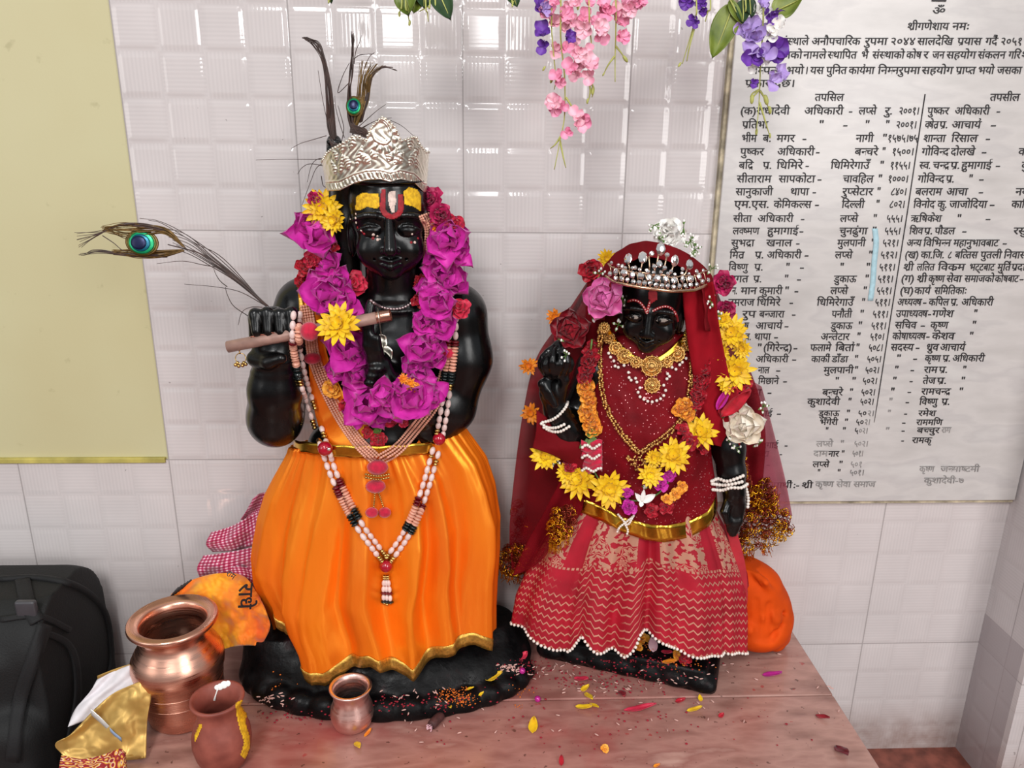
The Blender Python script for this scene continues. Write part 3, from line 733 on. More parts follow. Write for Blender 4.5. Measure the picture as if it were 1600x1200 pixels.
# ------------------------------------------------------------------ the satin skirt
SIL = [(640, 556, 718), (690, 458, 708), (700, 455, 712), (720, 447, 728), (760, 430, 760), (800, 414, 776), (850, 402, 786), (900, 397, 785), (940, 396, 781), (980, 410, 779), (1010, 424, 779), (1060, 436, 778)]
HEM = [(396, 950), (425, 986), (450, 1006), (459, 1054), (475, 1066), (500, 1072), (540, 1052), (575, 1038), (600, 1048), (640, 1060), (690, 1032), (740, 1008), (778, 1018)]
def sil(py): return interp(py, [a for a, _, _ in SIL], [q for _, q, _ in SIL]), interp(py, [a for a, _, _ in SIL], [q for _, _, q in SIL])
def skirt_pt(th, v, off=0., vtop=0.):
    """th: angle, -pi..0 is the front from left to right"""
    s = math.cos(th); fr = max(0, -math.sin(th)); bk = max(0, math.sin(th))
    ryf = .050+.030*min(1, v*1.4); ryb = .042+.026*v
    py = 698+v*352; L, R = sil(py); c = (L+R)/2; hw = (R-L)/2
    pxh = 396+(778-396)*(s+1)/2
    Yh = YK-fr*.080; zh = P(pxh, interp(pxh, [a for a, _ in HEM], [q for _, q in HEM]), Yh).z
    zh = max(zh, ZT+.012) if bk == 0 else P(470, 1000, YK).z
    top = 698-(s-.45)*95*(s > .45)*(1 if v < .3 else 1)-8*fr*0
    zt = P(c, top+6*fr, YK-fr*.052).z
    z = zt+(zh-zt)*v
    X = P(c, py, YK).x+(P(c+hw, py, YK).x-P(c, py, YK).x)*s
    A = .0010+.0150*v**.7
    tw = th+.10*v*math.sin(5*th)
    tri = lambda q: 1-2*abs(((q/(2*PI)) % 1)*2-1)              # sharp crested pleats
    q1 = 15*tw+1.9*math.sin(3*th+.6)+1.1*math.sin(5*th)+.8*v
    f = .55*math.sin(7*tw+1.3*math.sin(2*th))+.22*tri(q1+1.3)+.12*math.sin(31*tw+2*math.sin(4*th)+1.5*v)*(.2+.6*v)
    e_ = lambda c0, w_, dr=0.: math.exp(-((th-c0-dr*(v-.5))/w_)**2)
    k_ = lambda c0, w_, dr=0.: math.exp(-abs(th-c0-dr*(v-.5))/w_)
    rg = .9*k_(-2.30, .05, .10)+.8*k_(-2.08, .045, -.16)+.8*k_(-1.60, .05, .10)+.9*k_(-1.22, .045, -.14)+.7*k_(-.95, .04, .12)+.9*k_(-.48, .05, .08)+.5*k_(-1.90, .04, -.2)+.5*k_(-.70, .04, -.1)-.5
    rg += 1.0*e_(-2.23, .085, .05)+.8*e_(-2.01, .09, -.12)+.9*e_(-1.68, .11, .14)+1.0*e_(-1.27, .10, -.10)+.8*e_(-1.0, .08, .08)+1.0*e_(-.55, .11, .1)-.9*e_(-1.83, .06, .05)-1.1*e_(-1.45, .13, .05)-.9*e_(-1.13, .06, 0.)-1.0*e_(-.80, .10, .1)-.9*e_(-2.40, .08)
    g = (math.sin(46*th+3*math.sin(5*th))*.0018+.0012*math.sin(71*th))*math.exp(-v*6)
    cr_ = .0035*math.sin(11*v+4*th+2*math.sin(3*th))*v*(1-v)*2
    d = A*(f*.62-.25)+rg*(.0014+.0135*min(1, v*1.7)*(1-.55*v**4))+g+cr_+off+(.0015 if v < .02 else 0)
    Y = YK-(ryf+d)*fr+(ryb+d*.5)*bk
    return Vector((X+d*s*.55, Y, z))
b = MB(); N = 260; rows = [[skirt_pt(-PI+2*PI*k/N, i/60) for k in range(N)] for i in range(61)]
b.grid(rows, closed=True); b.build('satin_skirt', m_satin, kr, solid=.001); SKB = b.bvh(); HITS.append(SKB)
b = MB(); b.grid([[skirt_pt(-PI*.985+PI*.97*k/160, v, .0016) for k in range(161)] for v in (.940, .960, .980, 1.001)])
o = b.build('hem_ribbon', m_oldgold, kr, solid=.0008); o['label'] = 'gold hem ribbon'
b = MB(); rows = []
for i in range(5):
    row = []
    for k in range(121):
        th = -PI+PI*k/120; s = math.cos(th); px = 459+(692-459)*(s+1)/2
        py = 688+i*4.6+9*math.sin(PI*(s+1)/2)+.6*math.sin(k*.5)
        p = P(px, py, YK-.056*max(0, -math.sin(th))**.8-.004); row.append(p)
    rows.append(row)
b.grid(rows); o = b.build('waistband', m_gold, kr, solid=.0008); o['label'] = 'shiny gold waistband'; HITS.append(b.bvh())

# sash hanging from one shoulder, orange with a gold edge
def band(name, pxs, ws, m, parent, off=.003, lab=None, n=8, across=5, wob=.0, solid=.0008, dflt=-.1, only=None):
    q = cr(V2(pxs), n); w = [interp(i/(len(q)-1), np.linspace(0, 1, len(ws)), ws) for i in range(len(q))]; rows = []
    for i, p in enumerate(q):
        t = (q[min(i+1, len(q)-1)]-q[max(i-1, 0)]).normalized(); nn = Vector((-t.y, t.x, 0)); row = []
        for k in range(across):
            f = k/(across-1)-.5; z = p+nn*w[i]*f
            row.append(drape(z.x, z.y, off+wob*math.sin(i*.9+k*2.1), dflt, only))
        rows.append(row)
    for _ in range(2):
        for i in range(1, len(rows)-1):
            for k in range(across): rows[i][k] = rows[i][k]*.5+(rows[i-1][k]+rows[i+1][k])*.25
    b = MB(); b.grid(rows); o = b.build(name, m, parent, solid=solid)
    if lab: o['label'] = lab
    HITS.append(b.bvh()); return o
band('sash', [(484, 436), (489, 500), (497, 560), (512, 620), (535, 668), (560, 694)], [26, 26, 30, 50, 70, 60], m_satin, kr, .003, None, 8, 7, .0008, only=[FIGK])
band('sash_border', [(468, 440), (470, 470), (472, 500)], [7, 7, 7], m_oldgold, kr, .004, 'gold braid border', only=[FIGK])

# ------------------------------------------------------------------ marks painted on the face
def paint_patch(name, poly, m, parent, off=.0005, bv=None, lab=None, step=2.0):
    """fill a pixel polygon with small quads laid on the carved surface"""
    xs = [p[0] for p in poly]; ys = [p[1] for p in poly]; b = MB(); idx = {}
    def inside(x, y):
        r = False
        for i in range(len(poly)):
            (x0, y0), (x1, y1) = poly[i], poly[i-1]
            if (y0 > y) != (y1 > y) and x < (x1-x0)*(y-y0)/(y1-y0)+x0: r = not r
        return r
    def vid(i, j):
        if (i, j) not in idx:
            p = drape(min(xs)+i*step, min(ys)+j*step, off, -.13, bv); idx[(i, j)] = len(b.v); b.v.append(p)
        return idx[(i, j)]
    for i in range(int((max(xs)-min(xs))/step)+1):
        for j in range(int((max(ys)-min(ys))/step)+1):
            if inside(min(xs)+(i+.5)*step, min(ys)+(j+.5)*step): b.f.append((vid(i, j), vid(i+1, j), vid(i+1, j+1), vid(i, j+1)))
    o = b.build(name, m, parent, solid=.0005)
    if lab: o['label'] = lab
    return o
def dot(bld, px, py, r, bv, off=.0002):
    p = drape(px, py, off, -.13, bv); n = drape_n(px, py, bv); bld.ball(p, (r, r, r*.45), 8, 5, frame(n))
m_turm = pm('yellow_turmeric_paste', (238, 178, 24), .7, 0, .35, 250, .6, 500, .001)
m_verm = pm('red_vermilion_paste', (150, 20, 32), .65, 0, .3, 250, .4, 500)
m_white = pm('white_paint_marks', (222, 196, 184), .6, 0, .25, 300, .3, 500)
FB = [FIGK]
c4 = lambda l: [(500+x*.18333, 260+y*.18333) for x, y in l]
paint_patch('forehead_paste', c4([(300, 370), (310, 260), (360, 225), (500, 235), (510, 340), (480, 362), (400, 345), (345, 372)]), m_turm, kr, bv=FB, lab='yellow paste on the forehead, left', step=1.3)
paint_patch('forehead_paste', c4([(712, 215), (760, 175), (830, 200), (862, 250), (862, 385), (800, 345), (722, 325)]), m_turm, kr, bv=FB, lab='yellow paste on the forehead, right', step=1.3)
U = []
for t in np.linspace(0, 1, 21): a = PI*t; U.append((612-103*math.cos(a), 345+105*math.sin(a)))
V_ = [(612+55*math.cos(PI*t), 345+60*math.sin(PI*t)) for t in np.linspace(0, 1, 21)]
paint_patch('tilak_outline', c4([(523, 195)]+U+[(706, 235), (662, 235)]+V_+[(560, 195)]), m_verm, kr, bv=FB, lab='red U shaped mark', step=1.3)
paint_patch('tilak_centre', c4([(585, 215), (640, 210), (650, 300), (635, 350), (640, 395), (610, 398), (592, 345), (580, 280)]), m_white, kr, bv=FB, lab='whitish centre of the forehead mark', step=1.3)
b = MB()
for x, y, r in ((305, 405, .0012), (303, 440, .0014), (308, 480, .0015), (350, 548, .0012), (455, 583, .0019), (490, 595, .0013), (492, 625, .0018), (512, 620, .001), (785, 578, .0012), (808, 648, .0017), (258, 450, .001)):
    dot(b, *c4([(x, y)])[0], r, FB)
o = b.build('white_dots', m_white, kr); o['label'] = 'white painted dots on the cheeks'
b = MB()
for x, y, r in ((320, 522, .0016), (375, 575, .0016), (452, 612, .0019), (778, 648, .0016), (835, 612, .0015), (360, 560, .001)): dot(b, *c4([(x, y)])[0], r, FB)
o = b.build('red_dots', m_verm, kr); o['label'] = 'red painted dots on the cheeks'
# ------------------------------------------------------------------ flute
fl = thing('bamboo_flute', 'slim pinkish bamboo flute held across the statue\'s raised hands', 'flute', P(480, 540, -.17))
A = P(356, 542, -.164); B = P(606, 493, -.166); ax = (B-A).normalized()
m_gbead = pm('gold_beads', (196, 160, 96), .25, 1., .2, 150)
m_bamboo = pm('pinkish_bamboo', (176, 140, 128), .38, .25, .3, 60, .2, 200)
b = MB(); fr_ = frame(ax); b.lathe([(.0030, 0), (.0064, 0), (.0064, (B-A).length), (.0030, (B-A).length), (.0030, 0)], A, 24, fr_); b.build('tube', m_bamboo, fl); HITS.append(b.bvh())
b = MB(); b.lathe([(.0066, .0), (.0067, .001), (.0067, .014), (.0066, .015)], B-ax*.012, 24, fr_); b.build('end_band', pm('copper_band', (190, 140, 120), .25, .9), fl)
for f in (.165, .225, .285, .345, .40):
    p = A+(B-A)*f+Vector((0, -.0030, .0056)); b = MB(); b.tube([p+Vector((.0022*math.cos(t), -.0012*math.sin(t), .0022*math.sin(t)*.6)) for t in np.linspace(0, 2*PI, 13)[:-1]], .0005, 5, closed=True); b.build('finger_hole', pm('copper_eyelet', (180, 104, 84), .3, .7), fl)
rg = P(376, 560, -.164); b = MB(); b.tube([P(374, 548, -.164), P(375, 553, -.164)], .0008, 6)
b.tube([rg+Vector((.0056*math.cos(t), .001*math.sin(t), .0056*math.sin(t))) for t in np.linspace(0, 2*PI, 21)[:-1]], .0005, 6, closed=True); ch = b.build('charm_ring', m_gbead, fl)
for i, (x, y) in enumerate(((368, 570), (373, 572), (379, 571), (384, 569), (371, 567), (381, 567))):
    b = MB(); b.ball(P(x, y, -.164-.002*(i % 2)), .0021, 8, 6); b.build('bell', m_gbead, ch)

# ------------------------------------------------------------------ flowers
def petal_mat(name, rgb, tip=None, rough=.5, trans=.25):
    t = NT(name); p = t.geo(); n1 = t.noise(p, 90, 3)
    c1 = lin(*rgb); c2 = lin(*(tip or [min(255, int(q*.82)) for q in rgb]))
    c = t.ramp(n1, [(.3, c2), (.7, c1)]); t.set(Base_Color=c, Roughness=rough, Sheen_Weight=.15)
    t.b.inputs['Subsurface Weight'].default_value = trans*.4; t.b.inputs['Subsurface Radius'].default_value = (.002, .002, .002)
    t.bump(t.noise(p, 350, 2), .15, .001); return t.m
m_purple = petal_mat('purple_bracts', (222, 48, 178), (190, 22, 148))
m_red = petal_mat('red_petals', (205, 22, 48), (150, 10, 30)); m_pinkred = petal_mat('pink_red_petals', (222, 46, 82), (190, 24, 56))
m_mag = petal_mat('magenta_petals', (196, 16, 92), (150, 10, 66)); m_yel = petal_mat('yellow_petals', (246, 208, 16), (224, 172, 6))
m_org = petal_mat('orange_petals', (246, 160, 24), (232, 120, 10)); m_pink = petal_mat('pink_rose_petals', (236, 128, 190), (212, 88, 160))
m_ivory = petal_mat('ivory_rose_petals', (252, 244, 230), (240, 224, 202)); m_leaf = pm('green_leaf', (92, 126, 56), .5, 0, .4, 80)
m_whitep = petal_mat('white_petals', (252, 250, 246), (240, 236, 230)); m_dred = petal_mat('deep_red_rose_petals', (176, 16, 40), (120, 6, 24))
m_stem = pm('pale_green_stem', (150, 164, 84), .5, 0, .2, 100)
def petal(mb, base, d, n, L, W, cup=.3, tipsharp=.6, wave=.0, curl=.0, rnd=random, nu=5, nv=8):
    """one petal: base point, direction d, surface normal n"""
    d = Vector(d).normalized(); n = (Vector(n)-d*Vector(n).dot(d)).normalized(); s = d.cross(n); rows = []
    ph = rnd.uniform(0, 6)
    for i in range(nv+1):
        t = i/nv; w = W*(math.sin(PI*min(1, t**(.75)*(.86+.14*tipsharp)))**.8+.06)*(1 if t < .999 else .12)
        if tipsharp < .3: w = W*(min(1, t*2.2)**.7)*(1-.25*max(0, t-.8)/.2)
        row = []
        for k in range(nu+1):
            a = 2*k/nu-1
            h = cup*W*a*a*(.4+t)+curl*L*t*t+wave*W*math.sin(9*t+ph+a*2.5)*(abs(a)+.2)
            row.append(Vector(base)+d*(L*t)+s*(w*.5*a)+n*h)
        rows.append(row)
    mb.grid(rows)
def ring_dirs(k, tilt, ph=0, jit=0., rnd=random):
    out = []
    for i in range(k):
        a = 2*PI*i/k+ph+rnd.uniform(-jit, jit); tl = tilt+rnd.uniform(-jit, jit)*.6
        d = Vector((math.cos(a)*math.cos(tl), math.sin(a)*math.cos(tl), math.sin(tl)))
        n = Vector((-math.cos(a)*math.sin(tl), -math.sin(a)*math.sin(tl), math.cos(tl))); out.append((d, n))
    return out
def proto_mesh(fn, m, name, solid=0.0003):
    b = MB(); fn(b); me = bpy.data.meshes.new(name); me.from_pydata([tuple(v) for v in b.v], [], b.f)
    for q in (m if isinstance(m, (list, tuple)) else [m]): me.materials.append(q)
    me.polygons.foreach_set('use_smooth', [True]*len(me.polygons)); me.update(); return me
# every prototype: local z faces out, unit size about 1
def f_boug(rn):
    def fn(b):
        for (d, n) in ring_dirs(5, .45, rn.uniform(0, 6), .28, rn): petal(b, (0, 0, 0), d, n, rn.uniform(.8, 1.1), rn.uniform(.75, .95), .22, 1., .07, rn.uniform(-.25, .2), rn)
        for (d, n) in ring_dirs(4, .95, rn.uniform(0, 6), .3, rn): petal(b, (0, 0, .05), d, n, rn.uniform(.55, .8), rn.uniform(.6, .8), .35, 1., .1, rn.uniform(-.3, .3), rn)
    return fn
def f_daisy(rn, k=15):
    def fn(b):
        for tl, kk, L in ((.25, k, 1.), (.6, k-2, .86), (1.0, 9, .6)):
            for (d, n) in ring_dirs(kk, tl, rn.uniform(0, 6), .16, rn): petal(b, d*.08, d, n, L*rn.uniform(.82, 1.15), .33, .16, .55, .04, rn.uniform(-.28, .12), rn, 3, 6)
    return fn
def f_frill(rn):
    def fn(b):
        for tl, kk, L in ((.2, 7, .9), (.6, 6, .85), (1.0, 5, .8), (1.3, 3, .7)):
            for (d, n) in ring_dirs(kk, tl, rn.uniform(0, 6), .35, rn): petal(b, (0, 0, 0), d, n, L*rn.uniform(.7, 1.05), .72, .2, .05, .18, rn.uniform(-.3, .3), rn, 6, 6)
    return fn
def f_rose(rn):
    def fn(b):
        for j, (tl, kk, L, W) in enumerate(((.12, 5, 1., 1.05), (.5, 5, .88, .95), (.85, 4, .76, .85), (1.12, 4, .66, .62), (1.3, 3, .62, .42), (1.45, 2, .6, .28))):
            for (d, n) in ring_dirs(kk, tl, j*.9, .12, rn): petal(b, d*.02*(6-j), d, n, L, W, .42, .35, .03, -.22+.05*j, rn, 6, 7)
    return fn
rn = random.Random(3)
BOUG = [proto_mesh(f_boug(rn), m_purple, 'bougainvillea') for _ in range(5)]
DAISY = [proto_mesh(f_daisy(rn), m_yel, 'yellow_daisy') for _ in range(3)]; DAISYO = [proto_mesh(f_daisy(rn, 12), m_org, 'orange_daisy') for _ in range(2)]
FR = {k: [proto_mesh(f_frill(rn), m, 'frill') for _ in range(2)] for k, m in (('red', m_red), ('pinkred', m_pinkred), ('mag', m_mag), ('orange', petal_mat('orange_satin_ribbon', (255, 188, 70), (250, 160, 40))), ('purple', m_purple), ('white', m_whitep))}
ROSE = {k: proto_mesh(f_rose(rn), m, 'rose') for k, m in (('pink', m_pink), ('ivory', m_ivory), ('deepred', m_dred), ('mag', m_mag))}
def put_mesh(name, me, parent, loc, nrm, size, spin=None, lab=None, squash=1.):
    o = bpy.data.objects.new(name, me); COL.objects.link(o)
    r_ = frame(nrm, Vector((.1, .2, 1)), rn.uniform(0, 6.28) if spin is None else spin)
    base = ORI[parent.name] if parent else Vector((0, 0, 0))
    if parent: o.parent = parent; ORI[o.name] = base
    else: ORI[o.name] = Vector(loc)
    o.matrix_local = xf(Vector(loc)-base, r_, (size, size, size*squash))
    if lab: o['label'] = lab
    return o
def out_n(px, py, mixn=.5, only=None, up=.15):
    v = -ray(px, py).normalized(); n = drape_n(px, py, only)
    return (v*(1-mixn)+n*mixn+Vector((rn.uniform(-.25, .25), 0, up+rn.uniform(-.2, .2)))).normalized()
def flower(name, me, parent, px, py, rpx, off=.008, lab=None, Y=None, squash=.8, mixn=.35):
    p = P(px, py, Y) if Y is not None else drape(px, py, off, -.11)
    return put_mesh(name, rn.choice(me) if isinstance(me, list) else me, parent, p, out_n(px, py, mixn), rpx*K(p.y), None, lab, squash)

# ------------------------------------------------------------------ purple garland round the flute player's neck
g = thing('flower_garland', 'thick garland of purple bougainvillea with yellow and red flowers round the flute player\'s neck', 'garland', P(600, 660, -.16))
for px, py, s in ((490, 372, 43), (520, 415, 30), (508, 462, 46), (540, 478, 34), (545, 548, 46), (528, 578, 26), (563, 590, 34), (572, 628, 46), (596, 612, 30),
                  (700, 378, 42), (716, 398, 26), (692, 425, 36), (706, 446, 34), (684, 478, 38), (662, 505, 28), (694, 512, 32), (655, 545, 40), (682, 556, 30), (650, 588, 34), (642, 626, 48), (672, 622, 32), (618, 636, 28), (668, 455, 26), (600, 646, 26), (478, 352, 24), (530, 440, 28), (516, 478, 26), (712, 366, 26), (680, 400, 26), (672, 530, 26), (645, 566, 24), (560, 560, 24), (585, 650, 28), (560, 648, 24), (660, 606, 26), (690, 462, 24), (628, 606, 22)):
    flower('bougainvillea_flower', BOUG, g, px, py, s*1.16, .010)
for px, py, s in ((505, 326, 34), (522, 345, 24), (530, 507, 40)): flower('yellow_flower', DAISY, g, px, py, s*.85, .016, squash=.7)
for px, py, s, k in ((478, 418, 24, 'red'), (474, 440, 18, 'red'), (553, 444, 28, 'pinkred'), (672, 312, 26, 'mag'), (690, 336, 26, 'mag'), (712, 352, 24, 'pinkred'), (656, 470, 20, 'red'), (718, 482, 24, 'pinkred'), (486, 408, 20, 'pinkred'),
                     (606, 652, 28, 'pinkred'), (548, 636, 24, 'red'), (592, 688, 22, 'red'), (520, 606, 22, 'orange'), (493, 312, 18, 'mag'), (574, 676, 15, 'red'), (478, 462, 15, 'orange'), (520, 386, 18, 'red'), (632, 660, 14, 'pinkred'), (654, 440, 16, 'red'), (564, 512, 16, 'red')):
    flower({'red': 'red_flower', 'pinkred': 'pink_red_flower', 'mag': 'magenta_flower', 'orange': 'orange_flower'}[k], FR[k], g, px, py, s*.9, .006)
for px, py, s in ((684, 350, 13), (640, 600, 11), (652, 606, 9), (630, 592, 9)): flower('yellow_floret', DAISYO, g, px, py, s, .022)
b = MB()
for i in range(7):
    p = drape(585+rn.uniform(-9, 9), 676+rn.uniform(-6, 6), .006); n = -ray(585, 676).normalized(); a = rn.uniform(0, 6.28)
    petal(b, p, Vector((math.cos(a), -.2, math.sin(a)*.7)), n, .013, .007, .2, 1., .05)
b.build('leaf_tuft', m_leaf, g, solid=.0003)
b = MB(); b.tube(hang([(498, 330), (485, 380), (500, 450), (535, 540), (560, 610), (598, 660), (640, 620), (665, 550), (690, 460), (700, 380), (672, 320)], .004), .0016, 5); b.build('thread', m_leaf, g)

# ------------------------------------------------------------------ bead necklaces
m_peach = pm('peach_beads', (222, 160, 136), .35, 0, .12, 90); m_blush = pm('blush_white_beads', (232, 204, 198), .25, 0, .08, 60)
m_rbead = pm('red_glass_bead', (168, 14, 40), .12, 0, .25, 60, Coat_Weight=.5)
m_velvet = pm('crimson_velvet', (190, 14, 56), .9, 0, .25, 200, .5, 600, Sheen_Weight=.5); m_blackb = pm('black_beads', (18, 26, 26), .2, 0, .2, 80)
m_maroon = pm('maroon_beads', (104, 10, 22), .25, 0, .2, 80); m_pearl = pm('pearl', (236, 226, 216), .22, 0, .06, 80, Coat_Weight=.4)
m_cryst = pm('clear_crystal', (246, 238, 234), .03, .95, .05, 200); m_silver = pm('silver_sheet', (240, 232, 216), .33, 1., .08, 60, .06, 260)
def beads(name, parent, pts, r, step, m, asp=1., n=6, k=4, lab=None):
    b = MB(); q = resample(pts, step)
    for i, p in enumerate(q):
        t = (q[min(i+1, len(q)-1)]-q[max(i-1, 0)])
        b.ball(p, (r, r, r*asp), n, k, frame(t, Vector((0.3, 1, .2))))
    o = b.build(name, m, parent)
    if lab: o['label'] = lab
    return o
def offset_px(path, d):
    q = cr(V2(path), 6); out = []
    for i, p in enumerate(q):
        t = (q[min(i+1, len(q)-1)]-q[max(i-1, 0)]).normalized(); out.append((p.x-t.y*d, p.y+t.x*d))
    return out
kk = K(-.15)
nk = thing('peach_bead_necklace', 'multi strand necklace of tiny peach beads with crimson velvet knots over the orange skirt', 'necklace', P(590, 800, -.16))
LP_ = [(478, 478), (484, 520), (490, 560), (508, 606), (534, 655), (560, 692), (586, 718)]; RP_ = [(700, 560), (690, 602), (676, 634), (652, 665), (622, 700), (594, 718)]
for j in range(5):
    beads('bead_chain', nk, hang(offset_px(LP_, -9+4.6*j*(.9)), .0030, 2), 2.5*kk, 4.4*kk, m_peach)
for j in range(4):
    beads('bead_chain', nk, hang(offset_px(RP_, -8+5*j), .0030, 2), 2.5*kk, 4.4*kk, m_peach)
for j in range(5):
    beads('bead_chain', nk, hang(offset_px([(663, 336), (672, 360), (670, 395), (668, 425)], -7+3.6*j), .004, 2, -.09), 2.3*kk, 4.2*kk, m_peach)
def knot(name, px, py, rx, ry, m, parent, off=.006, dep=.8):
    b = MB(); p = drape(px, py, off); b.ball(p, (rx*kk, rx*kk*dep, ry*kk), 16, 10); return b.build(name, m, parent)
knot('velvet_knot', 484, 518, 15, 15, m_velvet, nk); knot('velvet_knot', 488, 560, 15, 10, m_velvet, nk); knot('velvet_knot', 699, 552, 13, 10, m_velvet, nk)
knot('velvet_knot', 590, 730, 18, 13, m_velvet, nk); knot('velvet_knot', 587, 760, 17, 11, m_velvet, nk)
knot('velvet_pompom', 581, 801, 11, 9, m_velvet, nk); knot('velvet_pompom', 601, 801, 11, 9, m_velvet, nk)
for dy in (-4, 1): beads('gold_chain', nk, [drape(x, 745+dy+3*math.sin(PI*(x-572)/36), .017) for x in np.linspace(572, 608, 20)], 2.4*kk, 4.5*kk, m_gbead)
beads('gold_chain', nk, hang([(586, 768), (584, 792)], .007, 3), 2*kk, 3.8*kk, m_gbead); beads('gold_chain', nk, hang([(591, 768), (599, 792)], .007, 3), 2*kk, 3.8*kk, m_gbead)

mala = thing('long_bead_necklace', 'long V shaped necklace of blush white oval beads and round red beads', 'necklace', P(604, 950, -.17))
LPM = [(464, 486), (462, 530), (470, 580), (482, 622), (497, 668), (508, 702), (520, 738), (538, 778), (562, 822), (584, 852), (602, 876)]
RPM = [(708, 490), (706, 540), (700, 590), (694, 640), (686, 684), (676, 722), (664, 764), (648, 808), (630, 842), (606, 876)]
oval = MB(); oval.ball((0, 0, 0), (.0033, .0033, .0052), 10, 7); ME = {}
for nm, m_, r_ in (('oval_bead', m_blush, (.0033, .0033, .0052)), ('peach_disc', m_peach, (.0046, .0046, .0018)), ('black_disc', m_blackb, (.0050, .0050, .0020)), ('maroon_disc', m_maroon, (.0048, .0048, .0020)), ('gold_cap', m_gbead, (.0034, .0034, .0024))):
    ME[nm] = proto_mesh(lambda b, r_=r_: b.ball((0, 0, 0), r_, 10, 7), m_, nm)
def pick(f):
    # bead kind along each side, as the strand runs from shoulder to the bottom of the V
    for lo, hi, nm in ((.085, .115, 'maroon_disc'), (.115, .20, 'peach_disc'), (.20, .245, 'black_disc'), (.245, .265, 'gold_cap'), (.43, .475, 'gold_cap'), (.525, .56, 'gold_cap'), (.715, .745, 'maroon_disc'), (.745, .81, 'peach_disc'), (.81, .845, 'black_disc'), (.965, 1.01, 'gold_cap')):
        if lo <= f < hi: return nm
    return 'oval_bead'
for path in (LPM, RPM):
    for dd in (-5., 5.):
        pts = hang(offset_px(path, dd), .0050, 2, smooth=3); Lt = sum((a-b_).length for a, b_ in zip(pts, pts[1:])); pos = 0.
        fine = resample(pts, Lt/600)
        while pos < Lt:
            nm = pick(pos/Lt); st = {'oval_bead': .0104, 'gold_cap': .0042}.get(nm, .0037); f = min(1, (pos+st/2)/Lt); i = int(f*(len(fine)-2)); t = fine[i+1]-fine[i]
            if not .475 < f < .525:
                put_mesh(nm, ME[nm], mala, fine[i], t, 1., 0.)
            pos += st
for px, py, r in ((508, 701, 12.5), (686, 686, 11), (603, 885, 11)):
    o = knot('red_bead', px, py, r, r, m_rbead, mala, .009, .9); o['label'] = 'round red glass bead'
knot('crystal_stud', 514, 702, 3.2, 3.2, m_cryst, mala, .020)
for dx, st in ((-5, 0), (0, 2), (5, 1)):
    pts = hang([(603+dx*.5, 898), (604+dx, 925), (605+dx, 948-abs(dx))], .006, 6); fine = resample(pts, .0005); pos = 0
    for i, nm in enumerate(('gold_cap', 'gold_cap', 'oval_bead', 'oval_bead', 'maroon_disc', 'oval_bead', 'black_disc', 'gold_cap')):
        d_ = .0098 if nm == 'oval_bead' else .004; j = min(len(fine)-2, int((pos+d_/2)/.0005)); put_mesh(nm, ME[nm], mala, fine[j], fine[j+1]-fine[j], .8, 0.); pos += d_*.8

ck = thing('silver_bead_necklace', 'short string of silver beads close round the flute player\'s throat with a leaf pendant', 'necklace', P(603, 560, -.14))
beads('bead_chain', ck, hang([(580, 470), (592, 478), (612, 483), (632, 480), (648, 469)], .0025, 4), 2.8*kk, 5*kk, pm('dull_silver_beads', (186, 164, 164), .3, .8))
def leafp(name, px, py, dx, dy, L, W):
    b = MB(); p = drape(px, py, .006); petal(b, p, P(px+dx, py+dy, p.y)-p, -ray(px, py).normalized(), L*kk, W*kk, .15, 1., .08); return b.build(name, m_silver, ck, solid=.0006)
leafp('silver_leaf', 594, 522, 8, 30, 26, 17); leafp('silver_leaf', 602, 540, 10, 30, 26, 16)
b = MB(); b.tube(hang([(590, 482), (593, 505), (596, 524)], .004, 4), .0008, 5); b.build('pendant_cord', m_silver, ck)

# ------------------------------------------------------------------ silver crown
CR0 = P(589, 285, -.098); RC = .0535
crn = thing('embossed_crown', 'embossed silver crown with a pointed centre on the flute player\'s head', 'crown', (CR0.x, CR0.y, P(590, 292, -.11).z))
BOT = [(513, 297), (525, 298), (540, 297), (560, 287), (580, 281), (600, 280), (615, 284), (630, 280), (650, 285), (664, 300)]
TOP = [(513, 268), (520, 252), (527, 240), (535, 233), (545, 228), (556, 220), (566, 213), (574, 214), (582, 221), (587, 207), (592, 197), (599, 190), (607, 183), (615, 190), (622, 199), (627, 212), (630, 221), (636, 219), (646, 214), (653, 216), (656, 226), (660, 232), (664, 238)]
xb, yb_ = zip(*BOT); xt, yt = zip(*TOP)
LEAVES = [(u, .016, a, L) for u, a, L in ((-.052, 1.9, .016), (-.045, 1.3, .018), (-.034, 1.9, .017), (-.026, 1.2, .02), (-.012, 2.3, .016), (.012, .85, .016), (.020, 1.9, .018), (.030, 1.2, .018), (.040, 1.7, .015))]+[(-.040, .034, 1.5, .016), (-.048, .030, 1.9, .012), (-.030, .034, 1.3, .013), (.030, .032, 1.5, .015), (.038, .03, 1.2, .011), (-.006, .020, 1.9, .012), (.006, .020, 1.25, .012)]
